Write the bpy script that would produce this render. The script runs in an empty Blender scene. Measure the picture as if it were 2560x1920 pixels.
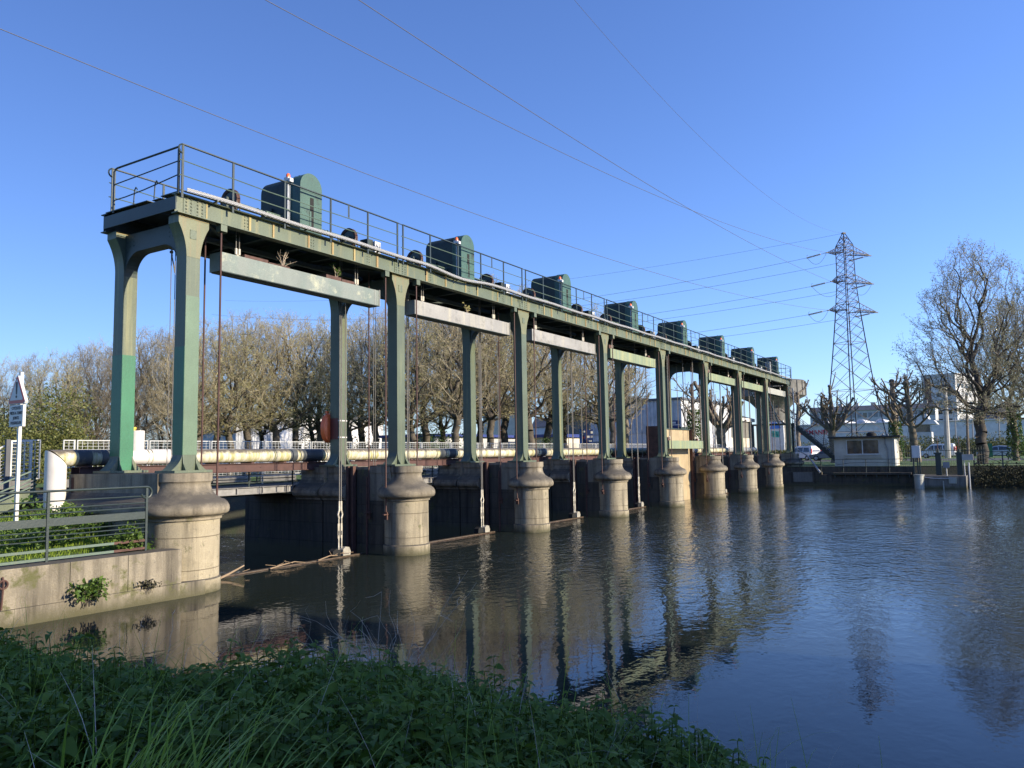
import bpy, math, random
import numpy as np
from mathutils import Vector, Matrix

random.seed(7)
scene = bpy.context.scene
COL = scene.collection
PI = math.pi
S = 6.92495          # spacing of the gantry frames
W = 2.28             # front column face to back column face
WATER = -2.46        # upstream level
GRASS = -1.05        # level of the banks

# ------------------------------------------------------------------ camera
FPX = 1976.438
CAM = Vector((-10.64709, -14.69190, 0.254286))
YAW, PITCH, ROLL = 0.556411, 0.089155, -0.016544
_w = Vector((math.cos(YAW)*math.cos(PITCH), math.sin(YAW)*math.cos(PITCH), math.sin(PITCH)))
_r = Vector((math.sin(YAW), -math.cos(YAW), 0))
_u = _r.cross(_w)
CR = _r*math.cos(ROLL)+_u*math.sin(ROLL)
CU = CR.cross(_w)
CW = _w
FH = Vector((math.cos(YAW), math.sin(YAW), 0))   # level forward
RH = Vector((math.sin(YAW), -math.cos(YAW), 0))  # level right
cd = bpy.data.cameras.new('camera')
cam = bpy.data.objects.new('camera', cd)
COL.objects.link(cam)
cd.sensor_width = 36.0
cd.lens = FPX/2560*36
cd.clip_start = 0.05
cd.clip_end = 5000
m = Matrix((CR, CU, -CW)).transposed().to_4x4()
m.translation = CAM
cam.matrix_world = m
scene.camera = cam


def ray(x, y):
    return CW+CR*((x-1280)/FPX)-CU*((y-960)/FPX)


def at(x, y, d):
    """point seen at photo pixel (x, y), d metres in front of the camera"""
    return CAM+ray(x, y)*d


def atz(x, d, z):
    """point in photo column x, d metres away, at height z"""
    y = 1140.0
    for _ in range(6):
        p = at(x, y, d)
        y += (p.z-z)*FPX/d
    return at(x, y, d)


# ------------------------------------------------------------------ materials
def new_mat(name):
    mt = bpy.data.materials.new(name)
    mt.use_nodes = True
    nt = mt.node_tree
    b = nt.nodes['Principled BSDF']
    return mt, nt, b


def nd(nt, t, **k):
    n = nt.nodes.new(t)
    for a, v in k.items():
        if a.startswith('i_'):
            n.inputs[a[2:].replace('_', ' ')].default_value = v
        else:
            setattr(n, a, v)
    return n


def noise(nt, vec, scale, detail=4, rough=.55, dist=0.0):
    n = nd(nt, 'ShaderNodeTexNoise')
    n.inputs['Scale'].default_value = scale
    n.inputs['Detail'].default_value = detail
    n.inputs['Roughness'].default_value = rough
    n.inputs['Distortion'].default_value = dist
    if vec is not None:
        nt.links.new(vec, n.inputs['Vector'])
    return n.outputs['Fac']


def ramp(nt, fac, a, b, ca=(0, 0, 0, 1), cb=(1, 1, 1, 1)):
    n = nd(nt, 'ShaderNodeValToRGB')
    n.color_ramp.elements[0].position = a
    n.color_ramp.elements[1].position = b
    n.color_ramp.elements[0].color = ca
    n.color_ramp.elements[1].color = cb
    nt.links.new(fac, n.inputs['Fac'])
    return n.outputs['Color']


def mixc(nt, fac, a, b, blend='MIX'):
    n = nd(nt, 'ShaderNodeMix', data_type='RGBA', blend_type=blend)
    for s, v in ((n.inputs[0], fac), (n.inputs[6], a), (n.inputs[7], b)):
        if hasattr(v, 'links') or isinstance(v, bpy.types.NodeSocket):
            nt.links.new(v, s)
        elif isinstance(v, (int, float)):
            s.default_value = v
        else:
            s.default_value = (*v, 1) if len(v) == 3 else v
    return n.outputs[2]


def coords(nt, sx=1, sy=1, sz=1, kind='Object'):
    tc = nd(nt, 'ShaderNodeTexCoord')
    mp = nd(nt, 'ShaderNodeMapping')
    mp.inputs['Scale'].default_value = (sx, sy, sz)
    nt.links.new(tc.outputs[kind], mp.inputs['Vector'])
    return mp.outputs['Vector']


def bump(nt, b, h, dist=.01, strength=1.0):
    n = nd(nt, 'ShaderNodeBump')
    n.inputs['Strength'].default_value = strength
    n.inputs['Distance'].default_value = dist
    nt.links.new(h, n.inputs['Height'])
    nt.links.new(n.outputs['Normal'], b.inputs['Normal'])


def world_pos(nt, sx=1, sy=1, sz=1):
    g = nd(nt, 'ShaderNodeNewGeometry')
    mp = nd(nt, 'ShaderNodeMapping')
    mp.inputs['Scale'].default_value = (sx, sy, sz)
    nt.links.new(g.outputs['Position'], mp.inputs['Vector'])
    return mp.outputs['Vector']


def simple(name, c, rough=.6, metal=0.0, var=.25, scale=3.0, bumpd=0.0, spec=.5):
    mt, nt, b = new_mat(name)
    v = world_pos(nt)
    f = noise(nt, v, scale, 5, .6)
    lo = tuple(x*(1-var) for x in c)
    hi = tuple(min(1, x*(1+var)) for x in c)
    nt.links.new(mixc(nt, ramp(nt, f, .3, .7), lo, hi), b.inputs['Base Color'])
    b.inputs['Roughness'].default_value = rough
    b.inputs['Metallic'].default_value = metal
    b.inputs['Specular IOR Level'].default_value = spec
    if bumpd:
        bump(nt, b, noise(nt, v, scale*8, 4), bumpd)
    return mt


def paint(name, base, streak, streak_amt=.5, rust=.15, rough=.45, sx=5.0, dirt=None, dirt_amt=0.0):
    """weathered paint: vertical run marks, faded patches, a little rust, fine grain"""
    mt, nt, b = new_mat(name)
    v = world_pos(nt)
    vs = world_pos(nt, sx, sx, .22)
    patch = ramp(nt, noise(nt, v, 1.1, 5, .6), .35, .7)
    col = mixc(nt, patch, tuple(x*.84 for x in base), tuple(x*1.12 for x in base))
    st = ramp(nt, noise(nt, vs, 1.0, 4, .6), .70-.32*streak_amt, .82)
    col = mixc(nt, st, col, streak)
    if dirt:
        dm = ramp(nt, noise(nt, v, 2.3, 8, .7), .62-.3*dirt_amt, .72)
        col = mixc(nt, dm, col, dirt)
    vr = world_pos(nt, 7, 7, .9)
    r = ramp(nt, noise(nt, vr, 1.0, 7, .7), .80-.25*rust, .86-.2*rust)
    col = mixc(nt, r, col, (.16, .055, .02))
    fine = noise(nt, v, 45, 3)
    col = mixc(nt, .12, col, ramp(nt, fine, .3, .7), 'OVERLAY')
    nt.links.new(col, b.inputs['Base Color'])
    b.inputs['Roughness'].default_value = rough
    bump(nt, b, noise(nt, v, 26, 4), .0025)
    return mt


def stone(name, base, joint_w=.95, joint_h=.6, dark=(.075, .066, .05), dark_amt=.5, moss=.2, topdark=True, joints=True):
    mt, nt, b = new_mat(name)
    g = nd(nt, 'ShaderNodeNewGeometry')
    sep = nd(nt, 'ShaderNodeSeparateXYZ')
    nt.links.new(g.outputs['Position'], sep.inputs[0])
    add = nd(nt, 'ShaderNodeMath', operation='ADD')
    nt.links.new(sep.outputs['X'], add.inputs[0])
    nt.links.new(sep.outputs['Y'], add.inputs[1])
    comb = nd(nt, 'ShaderNodeCombineXYZ')
    nt.links.new(add.outputs[0], comb.inputs['X'])
    nt.links.new(sep.outputs['Z'], comb.inputs['Y'])
    v = g.outputs['Position']
    grain = noise(nt, v, 38, 6, .75)
    big = noise(nt, v, 1.4, 5, .6)
    col = mixc(nt, ramp(nt, grain, .32, .68), tuple(x*.72 for x in base), tuple(min(1, x*1.18) for x in base))
    col = mixc(nt, ramp(nt, big, .35, .7), col, tuple(x*.72 for x in base))
    vs = world_pos(nt, 3.2, 3.2, .25)
    streaks = ramp(nt, noise(nt, vs, 1, 5, .65), .66-.3*dark_amt, .80-.15*dark_amt)
    col = mixc(nt, streaks, col, dark)
    sp = ramp(nt, noise(nt, v, 9, 7, .75), .60, .68)
    col = mixc(nt, sp, col, (.12, .108, .082))
    if moss:
        ms = ramp(nt, noise(nt, v, 2.2, 6, .7), .66-.2*moss, .76-.2*moss)
        col = mixc(nt, ms, col, (.10, .10, .038))
    if topdark:      # lichen and soot that settles on faces turned to the sky
        sn = nd(nt, 'ShaderNodeSeparateXYZ')
        nt.links.new(g.outputs['Normal'], sn.inputs[0])
        mm = nd(nt, 'ShaderNodeMath', operation='MULTIPLY_ADD')
        nt.links.new(sn.outputs['Z'], mm.inputs[0])
        mm.inputs[1].default_value = .75
        nt.links.new(noise(nt, v, 5, 7, .75), mm.inputs[2])
        col = mixc(nt, ramp(nt, mm.outputs[0], .62, 1.05), col, (.085, .075, .06))
    h = grain
    if joints:
        br = nd(nt, 'ShaderNodeTexBrick')
        br.inputs['Scale'].default_value = 1
        br.inputs['Brick Width'].default_value = joint_w
        br.inputs['Row Height'].default_value = joint_h
        br.inputs['Mortar Size'].default_value = .009
        br.inputs['Mortar Smooth'].default_value = .3
        br.inputs['Color1'].default_value = (.9, .9, .9, 1)
        br.inputs['Color2'].default_value = (1.0, 1.0, 1.0, 1)
        br.inputs['Mortar'].default_value = (.55, .52, .48, 1)
        nt.links.new(comb.outputs[0], br.inputs['Vector'])
        col = mixc(nt, 1.0, col, br.outputs['Color'], 'MULTIPLY')
        mh = nd(nt, 'ShaderNodeMath', operation='MULTIPLY_ADD')
        nt.links.new(br.outputs['Fac'], mh.inputs[0])
        mh.inputs[1].default_value = -.9
        nt.links.new(grain, mh.inputs[2])
        h = mh.outputs[0]
    # patches of soot and the wet, weedy band at the water line
    blot = ramp(nt, noise(nt, v, .9, 8, .72), .52, .66)
    col = mixc(nt, blot, col, tuple(x*.50 for x in base))
    zl = nd(nt, 'ShaderNodeMath', operation='MULTIPLY_ADD')
    nt.links.new(noise(nt, v, 3.5, 6, .7), zl.inputs[0])
    zl.inputs[1].default_value = .35
    nt.links.new(sep.outputs['Z'], zl.inputs[2])
    band = ramp(nt, zl.outputs[0], 0, 1)
    mr = nd(nt, 'ShaderNodeMapRange')
    nt.links.new(zl.outputs[0], mr.inputs['Value'])
    mr.inputs['From Min'].default_value = -2.02
    mr.inputs['From Max'].default_value = -2.26
    col = mixc(nt, mr.outputs[0], col, (.085, .078, .04))
    nt.links.new(col, b.inputs['Base Color'])
    b.inputs['Roughness'].default_value = .88
    bump(nt, b, h, .012)
    return mt


def leafy(name, c1, c2, rough=.5, trans=.25, scale=1.2):
    mt, nt, b = new_mat(name)
    g = nd(nt, 'ShaderNodeNewGeometry')
    f = noise(nt, g.outputs['Position'], scale, 4)
    mx = nd(nt, 'ShaderNodeMath', operation='MULTIPLY_ADD')
    nt.links.new(g.outputs['Random Per Island'], mx.inputs[0])
    mx.inputs[1].default_value = .6
    hf = nd(nt, 'ShaderNodeMath', operation='MULTIPLY')
    nt.links.new(f, hf.inputs[0])
    hf.inputs[1].default_value = .5
    nt.links.new(hf.outputs[0], mx.inputs[2])
    col = mixc(nt, ramp(nt, mx.outputs[0], .15, .85), c1, c2)
    nt.links.new(col, b.inputs['Base Color'])
    b.inputs['Roughness'].default_value = rough
    b.inputs['Specular IOR Level'].default_value = .3
    if trans:
        tr = nd(nt, 'ShaderNodeBsdfTranslucent')
        nt.links.new(col, tr.inputs['Color'])
        ms = nd(nt, 'ShaderNodeMixShader')
        ms.inputs[0].default_value = trans
        nt.links.new(b.outputs[0], ms.inputs[1])
        nt.links.new(tr.outputs[0], ms.inputs[2])
        nt.links.new(ms.outputs[0], nt.nodes['Material Output'].inputs['Surface'])
    return mt


M = {}
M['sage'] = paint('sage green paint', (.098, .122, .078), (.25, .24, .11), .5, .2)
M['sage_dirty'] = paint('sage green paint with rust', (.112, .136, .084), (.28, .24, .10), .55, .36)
M['strip'] = paint('rust stained joint strip', (.34, .27, .10), (.30, .14, .05), .7, .35)
M['capital'] = paint('yellowed capital paint', (.155, .165, .088), (.27, .15, .06), .55, .45, .5, 4)
M['rivet'] = simple('dark rivets', (.085, .10, .07), .6, 0, .3, 9)
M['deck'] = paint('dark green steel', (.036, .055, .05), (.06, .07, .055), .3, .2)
M['rail'] = paint('railing green paint', (.022, .036, .034), (.04, .05, .04), .3, .12)
M['railmid'] = paint('faded railing green paint', (.10, .145, .11), (.15, .15, .09), .3, .1)
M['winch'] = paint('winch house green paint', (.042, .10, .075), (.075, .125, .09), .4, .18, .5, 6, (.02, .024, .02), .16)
M['winch_shaded'] = paint('winch house paint with shade', (.017, .036, .03), (.012, .015, .013), .6, .14, .6, 4, (.010, .011, .010), .6)  # winch green darkened: the flank's shade is in the colour, with dirt blotches
M['rust'] = simple('rusty brown steel', (.085, .042, .032), .8, 0, .35, 6, .002)
M['rodbrown'] = simple('red oxide rod', (.075, .034, .028), .7, 0, .25, 5)
M['galv'] = simple('galvanised steel', (.40, .41, .41), .5, .3, .15, 8)
M['cable'] = simple('grey wire rope', (.16, .15, .135), .7, .1, .2, 10)
M['fencesteel'] = simple('galvanised fence', (.42, .43, .43), .5, .1, .1, 8)
M['bridgesteel'] = simple('weathered bridge steel', (.23, .225, .22), .6, .1, .25, 5)
M['lug'] = simple('pale lug', (.30, .28, .235), .7, 0, .25, 6)
M['turnb'] = simple('weathered zinc', (.50, .46, .38), .6, .2, .3, 7)
M['black'] = simple('black opening', (.006, .006, .006), .8, 0, .1, 3)
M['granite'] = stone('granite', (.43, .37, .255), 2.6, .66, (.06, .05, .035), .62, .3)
M['granite_shaded'] = stone('weathered granite with shade', (.105, .092, .07), .9, .55, (.03, .026, .021), .7, .4)  # granite darkened so the base colour carries the flanks' shade, plus stains and moss
M['granite_cap'] = stone('lichen granite', (.32, .275, .20), 1.1, 9, (.07, .058, .042), .68, .3, True, False)
M['quay'] = stone('quay masonry', (.31, .27, .20), 2.3, 5, (.055, .047, .035), .8, .55, True, False)
M['concrete'] = stone('grey concrete', (.22, .21, .185), 3.0, 1.4, (.08, .075, .065), .5, .1)
M['beam_patchy'] = paint('patchy grey green beam', (.19, .215, .185), (.12, .17, .145), .7, .2, .45, 2, (.42, .42, .29), .22)
M['beam_grey'] = paint('grey counterweight beam', (.29, .28, .255), (.40, .37, .28), .6, .08, .5, 5, (.16, .15, .13), .35)
M['beam_green'] = paint('yellow green streaked beam', (.20, .245, .15), (.40, .38, .16), .75, .06, .5, 6)
M['beam_pale'] = paint('pale grey counterweight beam', (.36, .36, .32), (.30, .30, .2), .6, .05, .5, 7)
M['gate'] = paint('beige gate skin', (.38, .295, .175), (.29, .215, .12), .5, .22, .7, 3, (.24, .17, .10), .1)
M['white'] = simple('white paint', (.58, .575, .56), .4, 0, .06, 4)
M['grey'] = simple('grey painted metal', (.22, .225, .235), .5, .1, .12, 4)
M['red'] = simple('red paint', (.50, .05, .04), .4, 0, .1, 4)
M['orange'] = simple('orange plastic', (.90, .17, .045), .35, 0, .08, 5)
M['darkred'] = simple('brown plastic back', (.12, .03, .025), .5, 0, .1, 5)
M['ink'] = simple('black ink', (.012, .012, .016), .5, 0, .1, 4)
M['redink'] = simple('red lettering', (.55, .03, .05), .5, 0, .1, 4)
M['yellow'] = simple('yellow plastic', (.75, .45, .04), .4, 0, .1, 4)
M['concrete_pole'] = simple('pole concrete', (.42, .40, .36), .85, 0, .15, 3)


def pipe_mat():
    mt, nt, b = new_mat('weathered white pipe')
    g = nd(nt, 'ShaderNodeNewGeometry')
    sn = nd(nt, 'ShaderNodeSeparateXYZ')
    nt.links.new(g.outputs['Normal'], sn.inputs[0])
    v = g.outputs['Position']
    col = mixc(nt, ramp(nt, noise(nt, v, 1.6, 6, .7), .35, .7), (.62, .59, .52), (.54, .51, .38))
    vs = world_pos(nt, 9, 3, 1.5)
    col = mixc(nt, ramp(nt, noise(nt, vs, 1, 6, .7), .42, .60), col, (.37, .34, .13))
    mm = nd(nt, 'ShaderNodeMath', operation='MULTIPLY_ADD')
    nt.links.new(sn.outputs['Z'], mm.inputs[0])
    mm.inputs[1].default_value = .55
    nt.links.new(noise(nt, v, 8, 7, .75), mm.inputs[2])
    col = mixc(nt, ramp(nt, mm.outputs[0], .66, .90), col, (.13, .112, .085))
    nt.links.new(col, b.inputs['Base Color'])
    b.inputs['Roughness'].default_value = .55
    bump(nt, b, noise(nt, v, 12, 4), .004)
    return mt


M['pipe'] = pipe_mat()
M['pipe_new'] = simple('white pipe paint', (.64, .61, .575), .5, 0, .08, 3)
M['pipe_band'] = paint('dark blue grey pipe', (.06, .07, .078), (.12, .12, .105), .5, .1, .6, 4, (.24, .23, .19), .15)


def col0_mat():
    """old sage paint with a lower part painted over in a stronger green (front column: on its flank only)"""
    mt = M['sage'].copy()
    mt.name = 'sage paint with repainted foot'
    return mt


M['repaint'] = paint('fresh green paint', (.032, .16, .078), (.045, .18, .095), .3, .03, .4)
M['repaint_pale'] = paint('pale green paint', (.115, .175, .108), (.095, .155, .10), .4, .03, .4)
M['bark'] = simple('bark', (.085, .07, .052), .9, 0, .45, 2.5, .02)
M['bark_grey'] = simple('pollard bark', (.17, .14, .105), .9, 0, .5, 3, .02)
M['bark_dark'] = simple('dark bark', (.06, .05, .04), .9, 0, .4, 3, .02)
M['twig'] = leafy('bare twigs', (.24, .205, .135), (.40, .345, .23), .8, 0, .3)
M['twig_dark'] = leafy('dark bare twigs', (.13, .11, .085), (.24, .20, .15), .8, 0, .3)
M['bud'] = leafy('spring buds', (.38, .35, .14), (.54, .50, .22), .6, .35, .3)
M['bud_brown'] = leafy('brown buds', (.31, .26, .15), (.45, .385, .23), .7, .3, .3)
M['bud_green'] = leafy('grey green young leaves', (.22, .22, .13), (.36, .35, .22), .6, .4, .3)
M['nettle'] = leafy('nettle leaves', (.05, .105, .011), (.17, .23, .028), .6, .34, 1.5)
M['blade'] = leafy('grass blades', (.18, .29, .03), (.36, .47, .07), .45, .45, 1.5)
M['shrub'] = leafy('shrub leaves', (.05, .11, .02), (.13, .20, .04), .5, .3, 1.5)
M['ivy'] = leafy('ivy leaves', (.035, .08, .018), (.09, .15, .03), .4, .2, 1.5)
M['hedge'] = leafy('hedge leaves', (.055, .07, .024), (.11, .12, .045), .7, .2, .5)
M['evergreen'] = leafy('evergreen leaves', (.06, .085, .022), (.17, .17, .05), .5, .2, .4)
M['bramble'] = leafy('bramble', (.03, .028, .016), (.055, .055, .024), .8, .1, .8)
M['drytwig'] = leafy('dry stems', (.34, .27, .20), (.52, .44, .34), .8, 0, 2)
M['pylon'] = simple('weathered lattice steel', (.05, .048, .058), .6, .2, .3, 1)
M['wetwood'] = simple('wet brown crest', (.10, .075, .05), .5, 0, .3, 6)
M['driftwood'] = simple('driftwood', (.28, .20, .125), .8, 0, .2, 5)


def ground_mat(name, c1, c2, c3, sc=.35):
    mt, nt, b = new_mat(name)
    v = world_pos(nt)
    col = mixc(nt, ramp(nt, noise(nt, v, sc, 6, .65), .4, .62), c1, c2)
    col = mixc(nt, ramp(nt, noise(nt, v, sc*4, 6, .7), .55, .7), col, c3)
    col = mixc(nt, .35, col, ramp(nt, noise(nt, v, 14, 5, .7), .3, .7), 'OVERLAY')
    nt.links.new(col, b.inputs['Base Color'])
    b.inputs['Roughness'].default_value = .95
    bump(nt, b, noise(nt, v, 9, 6, .7), .05)
    return mt


M['ground'] = ground_mat('grass and earth', (.06, .08, .022), (.075, .085, .03), (.085, .07, .045))
M['lawn'] = ground_mat('quay lawn', (.06, .12, .022), (.085, .145, .03), (.09, .10, .035), .9)
M['earth'] = ground_mat('dark bank earth', (.03, .028, .018), (.022, .03, .012), (.04, .035, .025), .9)
M['asphalt'] = simple('asphalt', (.06, .06, .06), .9, 0, .2, 2, .004)
M['gravel'] = simple('pale path', (.22, .20, .16), .95, 0, .2, 3, .01)


def water_mat(name, foam=0.0):
    mt, nt, b = new_mat(name)
    g = nd(nt, 'ShaderNodeNewGeometry')
    pos = g.outputs['Position']
    base = (.020, .026, .021)
    if foam:
        f = ramp(nt, noise(nt, world_pos(nt, 1, 2.2, 1), 3.0, 7, .75, .6), .60, .66)
        nt.links.new(mixc(nt, f, (.03, .036, .032), (.7, .72, .72)), b.inputs['Base Color'])
        nt.links.new(ramp(nt, f, 0, 1, (.12, .12, .12, 1), (.8, .8, .8, 1)), b.inputs['Roughness'])
    else:
        b.inputs['Base Color'].default_value = (*base, 1)
        b.inputs['Roughness'].default_value = .015
    b.inputs['IOR'].default_value = 1.333
    b.inputs['Specular IOR Level'].default_value = .5
    sep = nd(nt, 'ShaderNodeSeparateXYZ')
    nt.links.new(pos, sep.inputs[0])
    mr = nd(nt, 'ShaderNodeMapRange')
    mr.interpolation_type = 'SMOOTHSTEP'
    nt.links.new(sep.outputs['X'], mr.inputs['Value'])
    mr.inputs['From Min'].default_value = -2
    mr.inputs['From Max'].default_value = 12
    mr.inputs['To Min'].default_value = .10
    mr.inputs['To Max'].default_value = 1.35
    gust = nd(nt, 'ShaderNodeMapRange')
    nt.links.new(noise(nt, world_pos(nt, .10, .22, 1), 1, 3, .5), gust.inputs['Value'])
    gust.inputs['From Min'].default_value = .35
    gust.inputs['From Max'].default_value = .65
    gust.inputs['To Min'].default_value = .45
    gust.inputs['To Max'].default_value = 1.25
    amp = nd(nt, 'ShaderNodeMath', operation='MULTIPLY')
    nt.links.new(mr.outputs[0], amp.inputs[0])
    nt.links.new(gust.outputs[0], amp.inputs[1])
    n1 = noise(nt, world_pos(nt, 3.6, 4.6, 1), 1.0, 2, .5, .4)
    n2 = noise(nt, world_pos(nt, 11, 9.5, 1), 1.0, 2, .5, .3)
    n3 = noise(nt, world_pos(nt, .9, 1.3, 1), 1.0, 1, .4)
    s1 = nd(nt, 'ShaderNodeMath', operation='MULTIPLY_ADD')
    nt.links.new(n2, s1.inputs[0])
    s1.inputs[1].default_value = .34
    nt.links.new(n1, s1.inputs[2])
    s2 = nd(nt, 'ShaderNodeMath', operation='MULTIPLY_ADD')
    nt.links.new(n3, s2.inputs[0])
    s2.inputs[1].default_value = .8
    nt.links.new(s1.outputs[0], s2.inputs[2])
    hm = nd(nt, 'ShaderNodeMath', operation='MULTIPLY')
    nt.links.new(s2.outputs[0], hm.inputs[0])
    nt.links.new(amp.outputs[0], hm.inputs[1])
    bump(nt, b, hm.outputs[0], .04 if foam else .028)
    return mt


M['water'] = water_mat('river water')
M['tailwater'] = water_mat('rough foamy water', 1.0)


def glass_mat(name, c=(.02, .025, .03), rough=.06):
    mt, nt, b = new_mat(name)
    v = world_pos(nt)
    nt.links.new(mixc(nt, ramp(nt, noise(nt, v, 4, 4), .4, .65), c, tuple(x*2.2 for x in c)), b.inputs['Base Color'])
    b.inputs['Roughness'].default_value = rough
    b.inputs['Specular IOR Level'].default_value = .8
    return mt


M['glass'] = glass_mat('dark window glass')
M['skylight'] = glass_mat('roof light glass', (.20, .26, .34))
M['carpaint_white'] = simple('white car paint', (.70, .71, .73), .22, 0, .03, 2)
M['carpaint_silver'] = simple('silver car paint', (.42, .45, .49), .25, .4, .04, 2)
M['carpaint_grey'] = simple('grey car paint', (.10, .11, .13), .25, .3, .04, 2)
M['tyre'] = simple('tyre rubber', (.015, .015, .015), .85, 0, .1, 5)
M['lamp_red'] = simple('red lamp plastic', (.45, .02, .02), .25, 0, .05, 5)


def wall_mat(name, c, var=.1, streak=.2):
    return paint(name, c, tuple(x*.72 for x in c), streak, 0.0, .85, 1.4)


M['hutwall'] = paint('cream render', (.47, .445, .375), (.38, .355, .295), .4, .02, .85, 2, (.22, .21, .19), .03)
M['wallwhite'] = wall_mat('white cladding', (.66, .65, .63))
M['wallgrey'] = wall_mat('grey cladding', (.50, .51, .52))
M['wallcream'] = wall_mat('cream wall', (.62, .55, .44), .1, .4)
M['walltower'] = wall_mat('pale tower wall', (.62, .61, .60), .05, .05)
M['walllong'] = wall_mat('grey white wall', (.48, .48, .48), .05, .1)
M['slate'] = simple('slate roof', (.10, .105, .12), .8, 0, .2, 1)
M['roofdark'] = simple('dark roof felt', (.045, .045, .047), .85, 0, .2, 3)
M['blue'] = simple('dark blue panel', (.012, .03, .13), .45, 0, .1, 2)
M['bluelight'] = simple('mid blue panel', (.05, .18, .55), .45, 0, .1, 2)
M['turquoise'] = simple('turquoise spray paint', (.06, .42, .34), .6, 0, .15, 2)
M['blueroof'] = simple('blue roof edge', (.03, .05, .20), .5, 0, .1, 2)
M['maroon'] = simple('brown strip', (.16, .06, .06), .7, 0, .1, 2)
M['brick'] = stone('brick wall', (.28, .13, .09), .24, .08, (.12, .07, .05), .3, 0, False)


# ------------------------------------------------------------------ mesh helpers
class MB:
    def __init__(self):
        self.v, self.f = [], []

    def add(self, vs, fs):
        o = len(self.v)
        self.v += [tuple(p) for p in vs]
        self.f += [tuple(i+o for i in q) for q in fs]
        return self

    def box(self, x0, x1, y0, y1, z0, z1):
        return self.add([(x0, y0, z0), (x1, y0, z0), (x1, y1, z0), (x0, y1, z0), (x0, y0, z1), (x1, y0, z1), (x1, y1, z1), (x0, y1, z1)],
                        [(0, 3, 2, 1), (4, 5, 6, 7), (0, 1, 5, 4), (1, 2, 6, 5), (2, 3, 7, 6), (3, 0, 4, 7)])

    def obox(self, c, a, b, d):
        c, a, b, d = Vector(c), Vector(a), Vector(b), Vector(d)
        return self.add([c+a*i+b*j+d*k for k in (-1, 1) for i, j in ((-1, -1), (1, -1), (1, 1), (-1, 1))],
                        [(0, 3, 2, 1), (4, 5, 6, 7), (0, 1, 5, 4), (1, 2, 6, 5), (2, 3, 7, 6), (3, 0, 4, 7)])

    def bar(self, p, q, w, h=None, up=(0, 0, 1)):
        p, q = Vector(p), Vector(q)
        d = q-p
        if d.length < 1e-6:
            return self
        up = Vector(up)
        if abs(d.normalized().dot(up)) > .98:
            up = Vector((0, 1, 0))
        s = d.cross(up).normalized()
        t = s.cross(d).normalized()
        return self.obox((p+q)/2, d/2, s*(w/2), t*((h or w)/2))

    def tube(self, pts, r, n=8, cap=True):
        pts = [Vector(p) for p in pts]
        rs = r if isinstance(r, (list, tuple)) else [r]*len(pts)
        o = len(self.v)
        ref = None
        for i, p in enumerate(pts):
            d = (pts[min(i+1, len(pts)-1)]-pts[max(i-1, 0)])
            d = d.normalized() if d.length > 1e-9 else Vector((0, 0, 1))
            if ref is None:
                ref = Vector((0, 0, 1)) if abs(d.z) < .9 else Vector((1, 0, 0))
            s = d.cross(ref)
            if s.length < 1e-4:
                s = d.orthogonal()
            s.normalize()
            t = s.cross(d).normalized()
            ref = t
            for k in range(n):
                a = 2*PI*k/n
                self.v.append(tuple(p+s*(rs[i]*math.cos(a))+t*(rs[i]*math.sin(a))))
        for i in range(len(pts)-1):
            for k in range(n):
                a, b = o+i*n+k, o+i*n+(k+1) % n
                self.f.append((a, b, b+n, a+n))
        if cap:
            self.f.append(tuple(o+k for k in reversed(range(n))))
            e = o+(len(pts)-1)*n
            self.f.append(tuple(e+k for k in range(n)))
        return self

    def lathe(self, c, prof, n=32, a0=0.0, a1=2*PI, cap=True):
        """profile of (radius, z) turned about the vertical line through c"""
        o = len(self.v)
        full = abs(a1-a0-2*PI) < 1e-6
        m = n if full else n+1
        for r, z in prof:
            for k in range(m):
                a = a0+(a1-a0)*k/n
                self.v.append((c[0]+r*math.cos(a), c[1]+r*math.sin(a), z))
        for i in range(len(prof)-1):
            for k in range(n):
                a, b = o+i*m+k, o+i*m+(k+1) % m
                self.f.append((a, b, b+m, a+m))
        if cap:
            e = o+(len(prof)-1)*m
            self.f.append(tuple(e+k for k in range(m)))
            self.f.append(tuple(o+k for k in reversed(range(m))))
        return self

    def prism(self, poly, fn, d0, d1):
        """closed polygon of (a, b) pairs pushed from d0 to d1; fn(a, b, d) gives xyz"""
        n = len(poly)
        vs = [fn(a, b, d0) for a, b in poly]+[fn(a, b, d1) for a, b in poly]
        fs = [tuple(range(n)), tuple(reversed(range(n, 2*n)))]
        fs += [(i, i+n, (i+1) % n+n, (i+1) % n) for i in range(n)]
        return self.add(vs, fs)

    def dome(self, c, r, n=6, ax=(0, -1, 0)):
        """small rivet head"""
        ax = Vector(ax)
        s = ax.orthogonal().normalized()
        t = ax.cross(s)
        c = Vector(c)
        vs = [c+s*(r*math.cos(2*PI*k/n))+t*(r*math.sin(2*PI*k/n)) for k in range(n)]
        vs += [c+ax*(r*.55)+(v-c)*.55 for v in vs]
        return self.add(vs, [(k, (k+1) % n, (k+1) % n+n, k+n) for k in range(n)]+[tuple(range(n, 2*n))])

    def build(self, name, mt, parent=None, smooth=None, **tags):
        me = bpy.data.meshes.new(name)
        if parent is None:
            xs = np.array(self.v)
            lo, hi = xs.min(0), xs.max(0)
            org = Vector(((lo[0]+hi[0])/2, (lo[1]+hi[1])/2, lo[2]))
        else:
            org = worldloc(parent)
        me.from_pydata([(x-org.x, y-org.y, z-org.z) for x, y, z in self.v], [], self.f)
        return link(name, me, mt, parent, org, smooth, tags)


def worldloc(o):
    p = Vector((0, 0, 0))
    while o:
        p += o.location
        o = o.parent
    return p


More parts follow.
